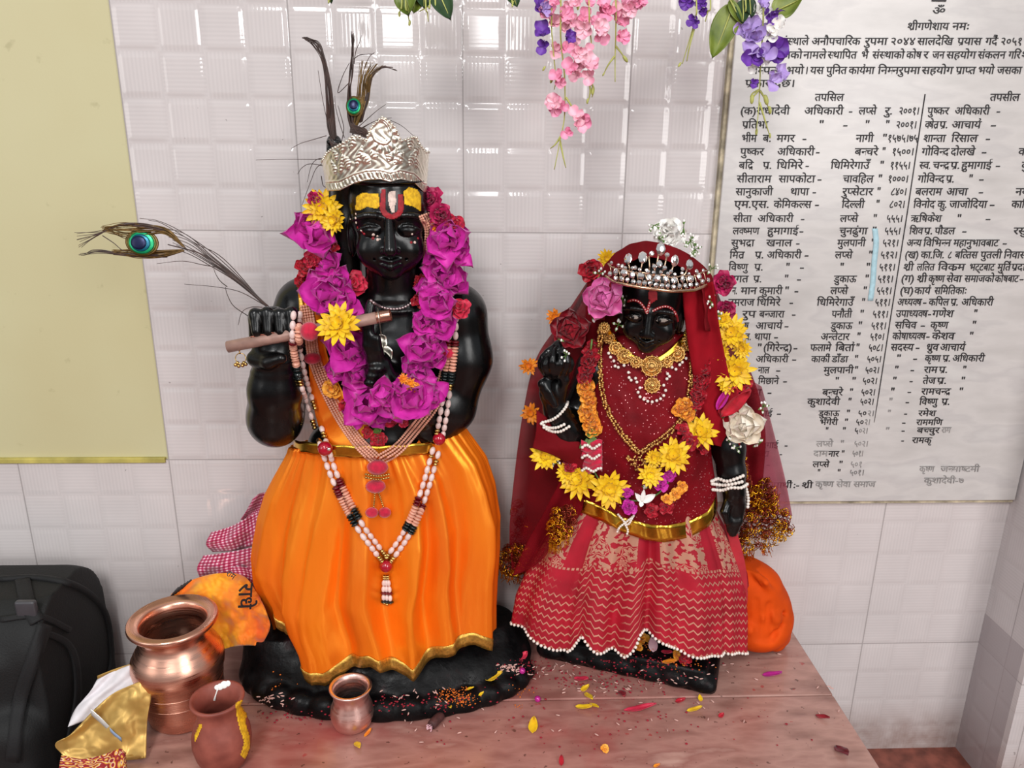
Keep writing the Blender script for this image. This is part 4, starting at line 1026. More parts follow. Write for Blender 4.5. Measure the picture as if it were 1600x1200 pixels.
def emboss(u, w):
    h = 0.
    if w < .0075: h += .0008*(.5+.5*math.sin(u*2*PI/.0042+w*500))*(1 if w > .0012 else 0)
    h += .0007*math.exp(-((w-.0092)/.0007)**2)+.0006*math.exp(-((w-.0005)/.0007)**2)
    x, y = u/.0092, (w-.048)/.0120; r = math.hypot(x, y); a = math.atan2(y, x)
    if w > .018 and abs(u) < .020:
        h += .0011*math.exp(-((r-1)/.09)**2)+.0005*math.exp(-((r-.8)/.06)**2)
        if 1.12 < r < 1.85: h += .0011*(.5+.5*math.cos(15*a))*math.sin(PI*(r-1.12)/.73)
    if r > 1.9 or w < .018:
        for (lu, lw, an, L) in LEAVES:
            dx, dy = u-lu, w-lw; c, s = math.cos(an), math.sin(an); p, q = dx*c+dy*s, -dx*s+dy*c
            if 0 < p < L:
                ww = .0045*math.sin(PI*(p/L)**.8)
                if abs(q) < ww: h = max(h, .0012*(1-(q/ww)**2)*(.75+.25*math.cos(p*2*PI/.0032+abs(q)*900)))
    h += .00022*math.sin(u*700+2*math.sin(w*300))*math.sin(w*600)
    return h
b = MB(); rows = []
NU, NW = 300, 110
for i in range(NW+1):
    row = []
    for k in range(NU+1):
        s = -1+2*k/NU; ph = math.radians(7)+s*math.radians(86 if s > 0 else 100)
        
        x, y = CR0.x+RC*math.sin(ph), CR0.y-RC*1.0*math.cos(ph)
        px, _ = proj((x, y, .27))
        f = i/NW; zb = P(px, interp(px, xb, yb_), y).z; zt = P(px, interp(px, xt, yt), y).z
        if ph < -PI/2: f2 = (ph+PI/2)/(math.radians(-105)+PI/2); zt = zt
        z = zb+(zt-zb)*f; w = z-zb; u = (ph-math.radians(14))*RC
        e = emboss(u, w)+.004*f
        row.append(Vector((x+e*math.sin(ph), y-e*math.cos(ph), z)))
    rows.append(row)
b.grid(rows); b.build('crown_band', m_silver, crn, solid=.0009)
HITS.append(b.bvh())
b = MB(); q = [rows[-1][k]+Vector((0, 0, .0002)) for k in range(0, NU+1, 1)]
for p in resample(q, .0042): b.ball(p, .0016, 7, 5)
b.build('beaded_edge', m_silver, crn)

# ------------------------------------------------------------------ peacock feathers
m_barb = pm('brown_feather_barb', (62, 38, 30), .55, 0, .4, 120, Sheen_Weight=.3); m_olive = pm('bronze_feather_vane', (112, 84, 40), .45, .3, .45, 200)
m_green = pm('iridescent_green', (12, 150, 96), .3, .5, .25, 120); m_teal = pm('iridescent_teal', (10, 96, 120), .3, .5, .25, 120); m_navy = pm('iridescent_navy', (20, 26, 66), .3, .5, .2, 120); m_gf = pm('yellow_green_vane', (96, 104, 40), .4, .4, .3, 150)
def feather(name, label, base, quill, Y, eye, fans, loose, m_f=None, dY=.004):
    f = thing(name, label, 'feather', base, 'peacock feathers')
    b = MB(); q = cr([P(x, y, Y) for x, y in quill], 8); b.tube(q, np.linspace(.0012, .0006, len(q)), 6); b.build('quill', m_barb, f)
    def barb(b, px, r0=.00055, r1=.0002, dy=0.):
        q = cr(V2(px), 7); b.tube([P(p.x, p.y, Y+dy*math.sin(i*.35)) for i, p in enumerate(q)], np.linspace(r0, r1, len(q)), 4, cap=False)
    for nm, m_, A_, B_, n_, jit in fans:
        b = MB()
        for i in range(n_):
            t = (i+.5)/n_; barb(b, [(x0+(x1-x0)*t+rn.uniform(-jit, jit)*(k > 0)*k/len(A_), y0+(y1-y0)*t+rn.uniform(-jit, jit)*(k > 0)*k/len(A_)) for k, ((x0, y0), (x1, y1)) in enumerate(zip(A_, B_))], .0008, .0003, rn.uniform(-dY, dY))
        b.build(nm, m_, f)
    if loose:
        b = MB()
        for px in loose: barb(b, px, .0006, .0003, rn.uniform(0, dY))
        b.build('loose_barb_fringe', m_barb, f)
    if eye:
        ex, ey, ang, sc = eye; d = Vector((math.cos(ang), 0, -math.sin(ang))); c = P(ex, ey, Y-.002); R_ = frame(Vector((0, -1, .25)), Vector((0, 0, 1))); ks = K(Y)*sc
        par = None
        for nm, m_, a, b_, sh, dd in (('eye_spot', m_olive, 24, 19, 0, 0), ('gold_ring', m_gf, 21, 17.5, 0, .0008), ('green_ring', m_green, 18.5, 16, 0, .0016), ('teal_ring', m_teal, 14, 12.5, -1, .0024), ('blue_centre', m_navy, 11, 10, -3, .0032)):
            bb = MB(); xax = d; zax = (R_ @ Vector((0, 0, 1))); xax = (xax-zax*xax.dot(zax)).normalized(); yax = zax.cross(xax); Mx = Matrix((xax, yax, zax)).transposed()
            bb.ball(c+xax*(-sh*ks)+Vector((0, -dd, 0)), (a*ks, b_*ks, .0011), 28, 8, Mx); o = bb.build(nm, m_, par or f)
            if par is None: par = o
    return f
feather('peacock_feather', 'peacock feather sticking out left from behind the flute hand', P(418, 482, -.128), [(420, 480), (385, 448), (345, 416), (312, 396), (285, 388), (262, 382)], -.128, (222, 379, PI+.15, 1.05),
    [('vane_fringe', m_olive, [(290, 388), (262, 358), (225, 350), (192, 348), (160, 356)], [(290, 388), (258, 366), (228, 368), (200, 372), (165, 360)], 30, 5),
     ('vane_fringe', m_olive, [(288, 392), (255, 402), (215, 402), (180, 396)], [(285, 390), (240, 392), (205, 390), (175, 392)], 26, 4),
     ('tip_fringe', m_barb, [(262, 358), (225, 349), (190, 350), (160, 360), (118, 361)], [(262, 362), (220, 354), (180, 354), (145, 372), (126, 390)], 9, 3),
     ('tip_fringe', m_barb, [(262, 402), (215, 402), (165, 395), (120, 399)], [(250, 398), (200, 396), (150, 390), (135, 396)], 7, 3),
     ('shaft_fringe', m_barb, [(420, 480), (370, 432), (330, 398), (292, 366), (252, 352)], [(420, 482), (368, 440), (325, 414), (300, 402), (280, 392)], 8, 2)],
    [[(418, 478), (345, 406), (290, 366), (250, 346), (218, 341)], [(415, 477), (350, 405), (305, 380), (255, 350), (232, 344)], [(352, 420), (318, 414), (285, 408), (245, 412)], [(412, 476), (375, 456), (335, 448), (288, 444)], [(388, 494), (365, 478), (355, 460), (352, 448)], [(410, 480), (392, 480), (378, 488), (372, 508)], [(355, 448), (345, 440), (338, 430), (334, 420)], [(160, 368), (178, 380), (190, 390), (205, 395)]])
feather('peacock_feather', 'tall brown peacock feather with a green eye rising behind the silver crown', P(556, 225, -.07), [(546, 250), (550, 225), (552, 200), (553, 185)], -.07, (553, 166, -PI/2, .62),
    [('vane_fringe', m_barb, [(550, 208), (543, 180), (543, 140), (548, 100), (553, 60)], [(556, 200), (552, 170), (549, 140), (552, 105), (549, 48)], 14, 3), ('vane_fringe', m_olive, [(552, 206), (556, 165), (558, 130), (562, 95)], [(556, 200), (576, 160), (582, 120), (602, 105)], 34, 4),
     ('tip_fringe', m_barb, [(566, 190), (576, 150), (584, 115), (602, 106), (622, 112)], [(562, 192), (572, 150), (580, 118), (596, 104), (610, 104)], 7, 2)],
    [[(553, 100), (556, 80), (561, 68), (565, 55)], [(545, 130), (528, 145), (535, 120), (546, 98)], [(553, 92), (562, 86), (572, 85), (584, 84)], [(565, 130), (570, 105), (578, 88), (585, 82)], [(558, 200), (575, 185), (590, 172), (603, 163)], [(560, 205), (580, 192), (600, 186), (625, 195), (646, 212)], [(555, 205), (572, 196), (590, 188), (612, 184)]])
feather('peacock_feather', 'thin brown peacock feather curling left above the silver crown', P(532, 290, -.062), [(533, 285), (525, 240), (520, 200), (514, 140), (506, 90), (496, 68), (472, 59)], -.066, None,
    [('vane_fringe', m_barb, [(528, 240), (512, 200), (509, 150), (504, 100), (490, 72), (474, 60)], [(528, 240), (524, 200), (518, 140), (506, 85), (498, 66), (480, 60)], 22, 3)],
    [[(533, 240), (515, 200), (505, 160), (497, 110)], [(538, 215), (530, 190), (524, 165), (523, 150)], [(510, 212), (490, 218), (470, 224), (455, 232)], [(512, 249), (480, 249), (440, 249), (400, 250)], [(511, 252), (495, 262), (485, 285), (472, 320)], [(512, 250), (498, 248), (487, 258), (480, 285)], [(510, 260), (485, 256), (472, 262), (465, 272)], [(533, 225), (537, 200), (531, 175), (528, 165)], [(502, 275), (505, 290), (512, 292), (520, 285)]])
b = MB()
for i in range(70):
    t = i/69; x = 515+40*t; b.tube([P(x+rn.uniform(-3, 3), 216+12*abs(math.sin(3*t))+rn.uniform(0, 6), -.085), P(x+8+rn.uniform(-4, 8), 232+rn.uniform(-6, 8), -.090), P(546+rn.uniform(-6, 10), 243+rn.uniform(-10, 6), -.093)], [.0009, .0008, .0004], 4)
for i in range(40):
    b.tube([P(550+rn.uniform(-4, 4), 200+rn.uniform(-8, 8), -.088), P(565+rn.uniform(-3, 8), 208+rn.uniform(-8, 5), -.090), P(581+rn.uniform(-4, 4), 216+rn.uniform(-4, 4), -.093)], [.0009, .0008, .0004], 4)
tag(b.build('feather_fringe', m_barb), 'ragged dark brown feather ends tucked into the top left of the silver crown', 'feather')
# ------------------------------------------------------------------ vessels
def metal(name, rgb, rough, brushed=True):
    t = NT(name); p = t.obj(); c = lin(*rgb)
    n1 = t.noise(t.scale(p, (3, 3, 90)), 6, 3); n2 = t.noise(p, 26, 4)
    t.set(Base_Color=t.ramp(n2, [(.3, tuple(q*.8 for q in c)), (.7, c)]), Metallic=1., Roughness=t.ramp(n1, [(.3, (rough*.8,)*3), (.7, (rough*1.5,)*3)])); t.bump(n1, .06, .001); return t.m
m_copper = metal('polished_copper', (240, 182, 158), .27); m_copper2 = metal('rosy_copper', (244, 206, 196), .33)
def prof_px(rows, base, cxpx, Y):
    """(half width px, py) pairs down the silhouette -> (radius, height)"""
    return [(hw*K(Y), P(cxpx, py, Y).z-base.z) for hw, py in rows]
bp = PZ(290, 1113, ZT+.0006); big = thing('copper_water_pot', 'large polished copper water pot with a flared ribbed rim at the altar edge', 'pot', bp)
kc = K(bp.y); hh = lambda py: max(0., P(287, py, bp.y).z-ZT)
outer = [(0, 0), (.040, 0), (.0425, .003), (.046, .016), (.0500, .034), (.0505, .036), (.0508, .048), (.0515, .050), (.0530, .062), (.0545, .064), (.0555, .072), (.0545, .080), (.050, .088), (.043, .098), (.0405, .104), (.0400, .110), (.043, .114), (.0505, .1185), (.0535, .122), (.0530, .1255), (.0515, .1265)]
inner = [(.0500, .1255), (.0485, .1275), (.0465, .1250), (.0450, .1262), (.0430, .1235), (.0412, .1242), (.0390, .120), (.0375, .114), (.0370, .106), (.0385, .1005)]
tall = 118/104.
sc_ = .98; sz_ = 1.10
b = MB(); b.lathe([(r*sc_, z*sz_) for r, z in outer+inner]+[(.045*sc_, .090*sz_), (.047*sc_, .07*sz_), (.036*sc_, .02*sz_), (0, .012*sz_)], bp, 72); b.build('body', m_copper, big)
b = MB(); b.lathe([(0, .062*sz_), (.0450*sc_, .062*sz_)], bp, 48); o = b.build('water', pm('dark_water', (40, 22, 18), .06, 0, .1, 30), big)
for z in (.035, .049, .0635):
    rr = interp(z, [.034, .048, .062, .072], [.0500, .0508, .0530, .0555])
    b = MB(); b.tube([bp+Vector((rr*sc_*math.cos(t), rr*sc_*math.sin(t), z*sz_)) for t in np.linspace(0, 2*PI, 73)[:-1]], .0006, 6, closed=True); b.build('raised_band', m_copper, big)
sp_ = PZ(548, 1146, ZT); sp_ = Vector((sp_.x, sp_.y+.016, ZT+.0006)); small = thing('small_copper_pot', 'small rosy copper pot with a round belly in front of the orange skirt', 'pot', sp_)
b = MB(); o_ = [(0, 0), (.020, 0), (.0235, .003), (.0265, .010), (.0278, .018), (.0265, .026), (.0232, .034), (.0222, .040), (.0232, .046), (.0258, .0505), (.0272, .0525), (.0270, .0540), (.0245, .0545), (.0222, .0525), (.0205, .048), (.0198, .040), (.0235, .030), (.0255, .018), (.020, .006), (0, .004)]
b.lathe([(r*.96, z*1.04) for r, z in o_], sp_, 60); b.build('body', m_copper2, small)
cp = PZ(346, 1202, ZT); cp = Vector((cp.x, cp.y+.012, ZT+.0006)); clay = thing('clay_pot', 'red clay pot smeared with orange paste, a milk drip inside its mouth', 'pot', cp)
t = NT('rough_terracotta'); p_ = t.geo(); t.set(Base_Color=t.ramp(t.noise(p_, 40, 5), [(.3, lin(120, 56, 46)), (.7, lin(158, 84, 70))]), Roughness=.55); t.bump(t.noise(p_, 120, 4), .4, .001); m_clay = t.m
b = MB(); o_ = [(0, 0), (.022, 0), (.0265, .004), (.0310, .016), (.0335, .030), (.0330, .042), (.0295, .055), (.0245, .066), (.0230, .073), (.0245, .080), (.0285, .086), (.0305, .089), (.0300, .0915), (.0270, .0910), (.0240, .0860), (.0210, .078), (.0200, .070), (.0270, .052), (.029, .030), (.020, .008), (0, .005)]
CS = .98; b.lathe([(r*CS, z*CS) for r, z in o_], cp, 56); b.build('body', m_clay, clay); CL = [b.bvh()]
paint_patch('orange_smear', [(368, 1098), (378, 1094), (386, 1108), (384, 1130), (390, 1150), (390, 1170), (383, 1186), (376, 1180), (382, 1160), (374, 1136), (370, 1118)], m_turm, clay, .0006, CL, 'orange and yellow paste smear', 1.6)
paint_patch('orange_smear', [(304, 1150), (312, 1130), (316, 1134), (310, 1148), (304, 1160)], m_turm, clay, .0006, CL, 'thin orange smear', 1.6)
b = MB()
for (x, y, r) in ((350, 1070, .0045), (344, 1073, .004), (356, 1068, .0035), (339, 1074, .003)):
    q = drape(x, y, .0005, cp.y, CL); b.ball(q, (r, r, r*.18), 10, 6, frame(drape_n(x, y, CL)))
b.tube([drape(x, y, .0006, cp.y, CL) for x, y in ((341, 1074), (339, 1080), (337, 1086), (335, 1094))], [.0014, .0008, .0008, .0016], 6)
o = b.build('milk_drip', m_whitep, clay); o['label'] = 'white milk drip'

# ------------------------------------------------------------------ cloths
def sheet(name, m, parent, outline_rows, Yf, nu=40, nv=40, amp=.004, fold=None, seed=0, solid=.001, uvs=True, lo=None, fq=1.):
    """crumpled cloth: rows of pixel control points from top to bottom, depth Yf(px, py), wrinkled by noise"""
    def at_(q, f): f = f*(len(q)-1); i = min(int(f), len(q)-2); return q[i].lerp(q[i+1], f-i)
    rr = [cr(V2(r_), 10) for r_ in outline_rows]; rr = [[at_(q, i/nu) for i in range(nu+1)] for q in rr]
    cols = [cr([r_[i] for r_ in rr], 10) for i in range(nu+1)]; cols = [[at_(q, j/nv) for j in range(nv+1)] for q in cols]
    rows = []
    for j in range(nv+1):
        row = []
        for i in range(nu+1):
            px, py = cols[i][j].x, cols[i][j].y; Y = Yf(px, py)
            p = P(px, py, Y); s = Vector((px*.02*fq+seed, py*.02*fq, seed*.7))
            n1 = noise.noise(s)*1.+.6*noise.noise(s*2.3)+.35*abs(noise.noise(s*4.7))
            f = fold(i/nu, j/nv) if fold else 0
            p = p+(CAM-p).normalized()*(amp*n1+f)
            if lo is not None:
                p.z = max(p.z, lo)
                if p.z < ZT+.003: p.x = min(p.x, XL0-.004)
            row.append(p)
        rows.append(row)
    b = MB(); b.grid(rows); o = b.build(name, m, parent, solid=solid); return o, b
def check_mat():
    t = NT('crimson_checked_cotton'); u = t.sep(t.uv())
    a = t.math('FRACT', t.math('MULTIPLY', u[0], 17)); c_ = t.math('FRACT', t.math('MULTIPLY', u[1], 9))
    A = t.math('GREATER_THAN', a, .55); B_ = t.math('GREATER_THAN', c_, .55); s = t.math('MULTIPLY', t.math('ADD', A, B_), .5)
    c = t.ramp(s, [(0., lin(150, 16, 62)), (.5, lin(190, 70, 108)), (1., lin(232, 196, 208))]); t.set(Base_Color=c, Roughness=.8, Sheen_Weight=.3); t.bump(t.noise(t.geo(), 500, 2), .25, .0008); return t.m
m_check = check_mat()
gam = thing('checked_cloth', 'crimson and white checked cotton cloth bunched between the orange skirt and the tiled wall', 'cloth', P(370, 900, -.05))
Yc_ = lambda px, py: -.040-.02*max(0, (py-800)/120)
sheet('cloth_fold', m_check, gam, [[(396, 778), (410, 770), (438, 768)], [(384, 800), (405, 792), (436, 786)], [(376, 812), (400, 810), (432, 806)]], lambda x, y: -.035, 40, 30, .009, lambda u, v: .006*math.sin(7*u+3*v), 1, fq=2.)
sheet('cloth_fold', m_check, gam, [[(330, 832), (362, 822), (392, 806), (428, 790)], [(322, 850), (360, 842), (395, 826), (424, 812)], [(332, 862), (366, 860), (398, 852), (420, 850)]], lambda x, y: -.048, 60, 36, .009, lambda u, v: .010*math.sin(PI*v)+.004*math.sin(15*u+4*v), 2, fq=2.)
sheet('cloth_fold', m_check, gam, [[(318, 868), (350, 864), (390, 856), (420, 846)], [(308, 888), (345, 886), (390, 876), (416, 872)], [(314, 906), (350, 902), (390, 900), (412, 908)]], lambda x, y: -.058, 60, 36, .009, lambda u, v: .012*math.sin(PI*v)+.004*math.sin(13*u-3*v), 3, fq=2.)
sheet('cloth_fold', m_check, gam, [[(330, 900), (360, 886), (392, 888), (412, 900)], [(322, 914), (360, 902), (395, 906), (410, 926)], [(282, 914), (330, 922), (385, 924), (408, 944)]], lambda x, y: -.066, 40, 26, .004, lambda u, v: .008*math.sin(PI*v)+.003*math.sin(17*u), 4)
def shawl_mat():
    t = NT('saffron_printed_cotton'); p = t.geo(); c = t.ramp(t.noise(t.scale(p, (1.5, 1, .6)), 16, 3), [(.32, lin(232, 96, 16)), (.5, lin(244, 136, 18)), (.68, lin(246, 186, 24))]); t.set(Base_Color=c, Roughness=.7, Sheen_Weight=.3); t.bump(t.noise(p, 60, 3), .2, .003); return t.m
m_shawl = shawl_mat()
shw = thing('printed_shawl', 'saffron shawl printed with black Devanagari letters, crumpled behind the large copper pot', 'shawl', P(350, 1000, -.08))
sheet('cloth', m_shawl, shw, [[(268, 928), (296, 908), (340, 896), (380, 900), (404, 930)], [(262, 950), (305, 930), (345, 918), (385, 926), (416, 956)], [(290, 985), (320, 968), (352, 960), (388, 966), (422, 980)], [(320, 1024), (345, 1016), (365, 1010), (388, 1008), (408, 1010)]],
      lambda x, y: -.082-.00025*(y-900), 70, 56, .010, lambda u, v: .010*math.sin(PI*min(1, v*1.1))+.004*math.sin(16*u+5*v+2*math.sin(4*v)), 6, fq=1.7)
SH = None
b = MB(); gl = shape('राधे'); 
def letters(txt, x0, y0, x1, y1, h, Y, m, parent, nm):
    q, w = shape(txt); A = P(x0, y0, Y); B = P(x1, y1, Y); ex = (B-A)/w; n = (CAM-A).normalized(); ey = n.cross(ex.normalized()).normalized()*(h*K(Y)/.622); b = MB()
    for v, f in q: b.add([A+ex*a+ey*c for a, c in v], f)
    o = b.build(nm, m, parent, smooth=False, solid=.0008); o['label'] = 'black printed letters'; return o
letters('राधे', 374, 912, 372, 952, 22, -.114, m_ink, shw, 'letter_print'); letters('राम', 352, 898, 364, 906, 9, -.102, m_ink, shw, 'letter_print')
b = MB()
for i in range(5): b.tube([P(264+i*5, 936-i*4, -.104), P(272+i*5, 926-i*3.5, -.106), P(279+i*5, 918-i*3, -.106)], .0011, 5)
b.build('stripe_print', m_ink, shw)
# gold wrapping and printed cloth beside the altar
m_wrap = pm('gold_wrapping_fabric', (206, 166, 92), .40, .5, .2, 20, .12, 60, .002); m_lining = pm('white_lining_paper', (226, 220, 224), .55, 0, .1, 40, .3, 120)
def drop(px, py): return -.19-.0003*(py-1040)
bag = thing('gold_gift_wrap', 'crumpled gold wrapping with a white paper lining leaning on the left side of the altar', 'wrapping', P(160, 1195, -.26))
sheet('lining', m_lining, bag, [[(152, 1062), (180, 1048), (216, 1036), (232, 1040)], [(140, 1082), (175, 1068), (212, 1056), (232, 1058)], [(118, 1108), (160, 1090), (205, 1074), (232, 1072)], [(106, 1136), (150, 1118), (200, 1090), (232, 1086)]], lambda x, y: -.175-.0004*(y-1040), 40, 30, .004, lambda u, v: .003*math.sin(14*u+8*v), 8)
sheet('lining_edge', m_wrap, bag, [[(152, 1056), (180, 1045), (216, 1034), (230, 1030)], [(153, 1065), (182, 1052), (216, 1044), (230, 1044)]], lambda x, y: -.1755, 24, 8, .001, None, 9)
sheet('gold_panel', m_wrap, bag, [[(148, 1108), (176, 1084), (206, 1070), (236, 1058)], [(110, 1148), (150, 1122), (196, 1098), (236, 1090)], [(86, 1164), (130, 1160), (185, 1148), (230, 1126)], [(104, 1196), (145, 1200), (180, 1196), (228, 1190)], [(110, 1300), (150, 1300), (185, 1300), (226, 1300)], [(118, 1420), (155, 1430), (190, 1430), (222, 1420)]], drop, 50, 70, .007, lambda u, v: .005*math.sin(9*u+6*v)*math.sin(5*v), 10, lo=ZF, fq=.8)
b = MB(); q = cr([P(x, y, -.222) for x, y in [(142, 1112), (160, 1128), (178, 1146), (196, 1160)]], 6); b.grid([[p+Vector((0, 0, .005)), p-Vector((0, 0, .005))] for p in q]); b.build('clear_tape', pm('clear_tape', (206, 204, 200), .2, .2, .1, 60), bag, solid=.0004)
b = MB(); q = cr([P(x, y, -.2265) for x, y in [(172, 1140), (180, 1148), (190, 1156)]], 5); b.grid([[p+Vector((0, 0, .003)), p-Vector((0, 0, .003))] for p in q]); o = b.build('blue_mark', pm('pale_blue_print', (150, 170, 200), .4), bag, solid=.0004)
def floral_mat():
    t = NT('red_yellow_printed_cotton'); p = t.uv(); v = t.n('ShaderNodeTexVoronoi'); v.inputs['Scale'].default_value = 9; t.l(p, v.inputs['Vector'])
    d = v.outputs['Distance']; c = t.ramp(t.math('FRACT', t.math('MULTIPLY', d, 3.)), [(0, lin(150, 30, 40)), (.42, lin(150, 30, 40)), (.5, lin(236, 206, 190)), (.7, lin(236, 190, 60)), (1., lin(180, 60, 50))]); t.set(Base_Color=c, Roughness=.8); return t.m
pr = thing('printed_cloth', 'red, yellow and white patterned cloth under the gold wrapping beside the altar', 'cloth', P(150, 1300, -.25))
sheet('cloth', floral_mat(), pr, [[(96, 1180), (130, 1186), (165, 1178), (186, 1170), (196, 1176)], [(92, 1210), (130, 1210), (160, 1210), (185, 1205), (198, 1205)], [(90, 1300), (130, 1300), (160, 1300), (185, 1300), (205, 1300)], [(92, 1420), (130, 1430), (160, 1430), (185, 1425), (214, 1420)]], lambda x, y: -.262-.0003*(y-1170), 44, 50, .006, lambda u, v: .005*math.sin(16*u), 12, lo=ZF)
# orange cloth on the right
m_ocl = pm('orange_cotton', (208, 72, 8), .75, 0, .16, 30, .2, 120, .001, Specular_IOR_Level=.15)
oc = thing('orange_cloth', 'plain orange cloth bundled against the wall beside the red brocade skirt', 'cloth', P(1190, 1004, -.03))
S = SDF((.30, -.125, ZT-.002), (.52, -.004, ZT+.145), .0025)
S.chain([P(1150, 880, -.045), P(1178, 920, -.045), P(1190, 970, -.050)], [.022, .034, .034], .02)
S.ell(P(1180, 980, -.055), (.044, .036, .030), .02); S.ell(P(1205, 955, -.040), (.026, .028, .040), .02); S.ell(P(1215, 990, -.035), (.018, .020, .020), .015)
S.chain([P(1206, 945, -.050), P(1222, 965, -.048), P(1212, 1004, -.055)], [.006, .010, .012], .01)
S.chain([P(1165, 905, -.06), P(1190, 925, -.066), P(1216, 935, -.050)], [.006, .007, .004], .008)
S.cap(P(1166, 935, -.086), P(1196, 1004, -.098), .006, .008, .006, True); S.cap(P(1160, 900, -.075), P(1185, 945, -.092), .004, .005, .006, True); S.cap(P(1205, 1000, -.09), P(1222, 960, -.07), .004, .004, .008, True)
for (x0, y0, x1, y1, r_) in ((1170, 885, 1212, 935, .004), (1178, 955, 1226, 968, .004), (1190, 930, 1196, 1002, .0045), (1212, 935, 1206, 1000, .004), (1160, 960, 1176, 1006, .005)): S.chain([P(x0, y0, -.062), P((x0+x1)/2+3, (y0+y1)/2, -.082), P(x1, y1, -.070)], [r_, r_*1.3, r_*.8], .006)
for (x0, y0, x1, y1) in ((1182, 940, 1186, 1000), (1202, 945, 1198, 1000), (1180, 905, 1216, 950)): S.cap(P(x0, y0, -.084), P(x1, y1, -.092), .004, .005, .004, True)
S.cut_z(ZT+.0006)
b = MB(); S.mesh(b); b.build('cloth', m_ocl, oc)

# ------------------------------------------------------------------ black backpack on the floor, left
m_pack = pm('black_nylon', (7, 7, 8), .7, 0, .3, 40, .4, 500, .0012); m_pack2 = pm('black_webbing', (13, 12, 14), .75, 0, .3, 60, .5, 700, .001)
bk = thing('backpack', 'black nylon backpack standing on the floor against the tiled wall', 'bag', (-.70, -.12, ZF))
S = SDF((-1.05, -.27, ZF-.01), (-.50, -.008, -.12), .005)
cz = P(60, 893, -.09).z
xr = P(187, 990, -.10).x
hx = .20; top = cz; hz = (top-ZF)/2
S.rbox((xr-hx, -.100, ZF+hz), (hx, .085, hz), .080, .02)
S.rbox((xr-hx-.015, -.178, ZF+hz*.72), (hx*.78, .040, hz*.62), .035, .012)
S.rbox((xr-hx-.01, -.170, ZF+hz*1.45), (hx*.6, .022, .05), .02, .012)
for i in range(7): S.ell((xr-.05-.03*i, -.205-.004*(i % 2), ZF+.10+.03*(i % 3)), (.02, .012, .06), .012)
S.cut_z(ZF+.0005)
b = MB(); S.mesh(b); b.build('body', m_pack, bk); BKB = [b.bvh()]
def strip(name, pxs, w, m, parent, off, bv, dflt=-.1, n=8): 
    return band(name, pxs, [w]*len(pxs), m, parent, off, None, n, 4, 0., .003, dflt, bv)
b = MB(); b.tube(hang([(0, 905), (60, 903), (120, 916), (160, 950), (172, 1000), (170, 1050), (140, 1110)], .002, 6, -.1, 3, BKB), .0045, 6); b.build('piping', m_pack2, bk)
HB = HITS; HITS = []
strip('webbing_strap', [(35, 905), (44, 945), (58, 972)], 24, m_pack2, bk, .004, BKB); strip('webbing_strap', [(70, 975), (52, 1030), (30, 1100), (20, 1190)], 22, m_pack2, bk, .004, BKB); strip('pocket_seam', [(60, 985), (110, 1010), (122, 1080), (110, 1150), (100, 1200)], 10, m_pack2, bk, .003, BKB)
strip('pocket_seam', [(0, 968), (60, 962), (110, 985)], 9, m_pack2, bk, .003, BKB)
b = MB(); q = drape(42, 952, .008, -.1, BKB); b.box(tuple(q+Vector((-.012, -.004, -.012))), tuple(q+Vector((.012, .004, .012)))); b.build('buckle', pm('grey_plastic_buckle', (62, 60, 64), .4), bk, bevel=.003, recalc=True)
HITS = HB
# ------------------------------------------------------------------ the crowned woman statue in red
YR = -.075
rd = thing('robed_woman_statue', 'smaller black stone statue of a woman in a red brocade skirt and sheer red veil', 'statue', (.235, YR, ZT))
th_ = math.radians(-21); RB = Matrix.Rotation(-th_, 3, 'Z')
S = SDF((.05, -.16, ZT-.006), (.43, -.004, ZT+.06), .0024)
S.rbox((.233, -.050, ZT+.012), (.124, .052, .016), .010, .006, RB)
ex = Vector((math.cos(th_), math.sin(th_), 0)); ey = Vector((-math.sin(th_), math.cos(th_), 0)); pc = Vector((.233, -.050, ZT))
for k in range(7):
    q = pc+ex*(-.105+.035*k)-ey*.050; S.ell((q.x, q.y, ZT+.014), (.019, .010, .012), .003, RB)
    S.ell((q.x+.004, q.y-.005, ZT+.012), (.011, .006, .006), .003, RB)
S.rbox((.235, -.060, ZT+.028), (.105, .045, .008), .006, .006, RB)
S.cut_z(ZT+.0004)
HK = HITS; HITS = []
b = MB(); S.mesh(b); b.build('pedestal', m_base, rd); HITS.append(b.bvh())
# ---- carved figure
fig = MB(); S = SDF((.05, -.165, -.20), (.43, -.006, .24), .0025)
S.ell(P(1005, 640, YR), (.062, .036, .085), .02); S.ell(P(1005, 760, YR), (.070, .038, .06), .02)
S.cap(P(935, 575, YR), P(1078, 572, YR), .026, .026, .02); S.cap(P(1010, 560, YR), P(1012, 500, YR-.01), .022, .022, .012)
S.chain([P(930, 585, YR), P(900, 650, -.075), P(905, 692, -.085)], [.024, .022, .020], .012)                    # raised arm
S.chain([P(905, 690, -.088), P(886, 672, -.100), P(868, 640, -.112)], [.020, .0185, .0155], .01)
S.ell(P(864, 614, -.116), (.0165, .012, .019), .008)
for i, (dx, dy) in enumerate(((-20, -8), (-17, 4), (-12, 16), (-4, 24))):
    S.chain([P(866, 605+i*5, -.118), P(853+i*2, 598+i*7, -.128), P(866+dx*.9, 606+dy*.8, -.131), P(858+i*3, 612+i*7, -.134)], [.0062, .006, .0055, .0045], .0025)
S.chain([P(876, 612, -.118), P(882, 594, -.126), P(874, 580, -.130)], [.0066, .006, .005], .003)
S.ell(P(868, 566, -.122), (.0125, .0115, .0200), .004); S.ell(P(871, 545, -.121), (.0060, .006, .011), .006)          # lotus bud
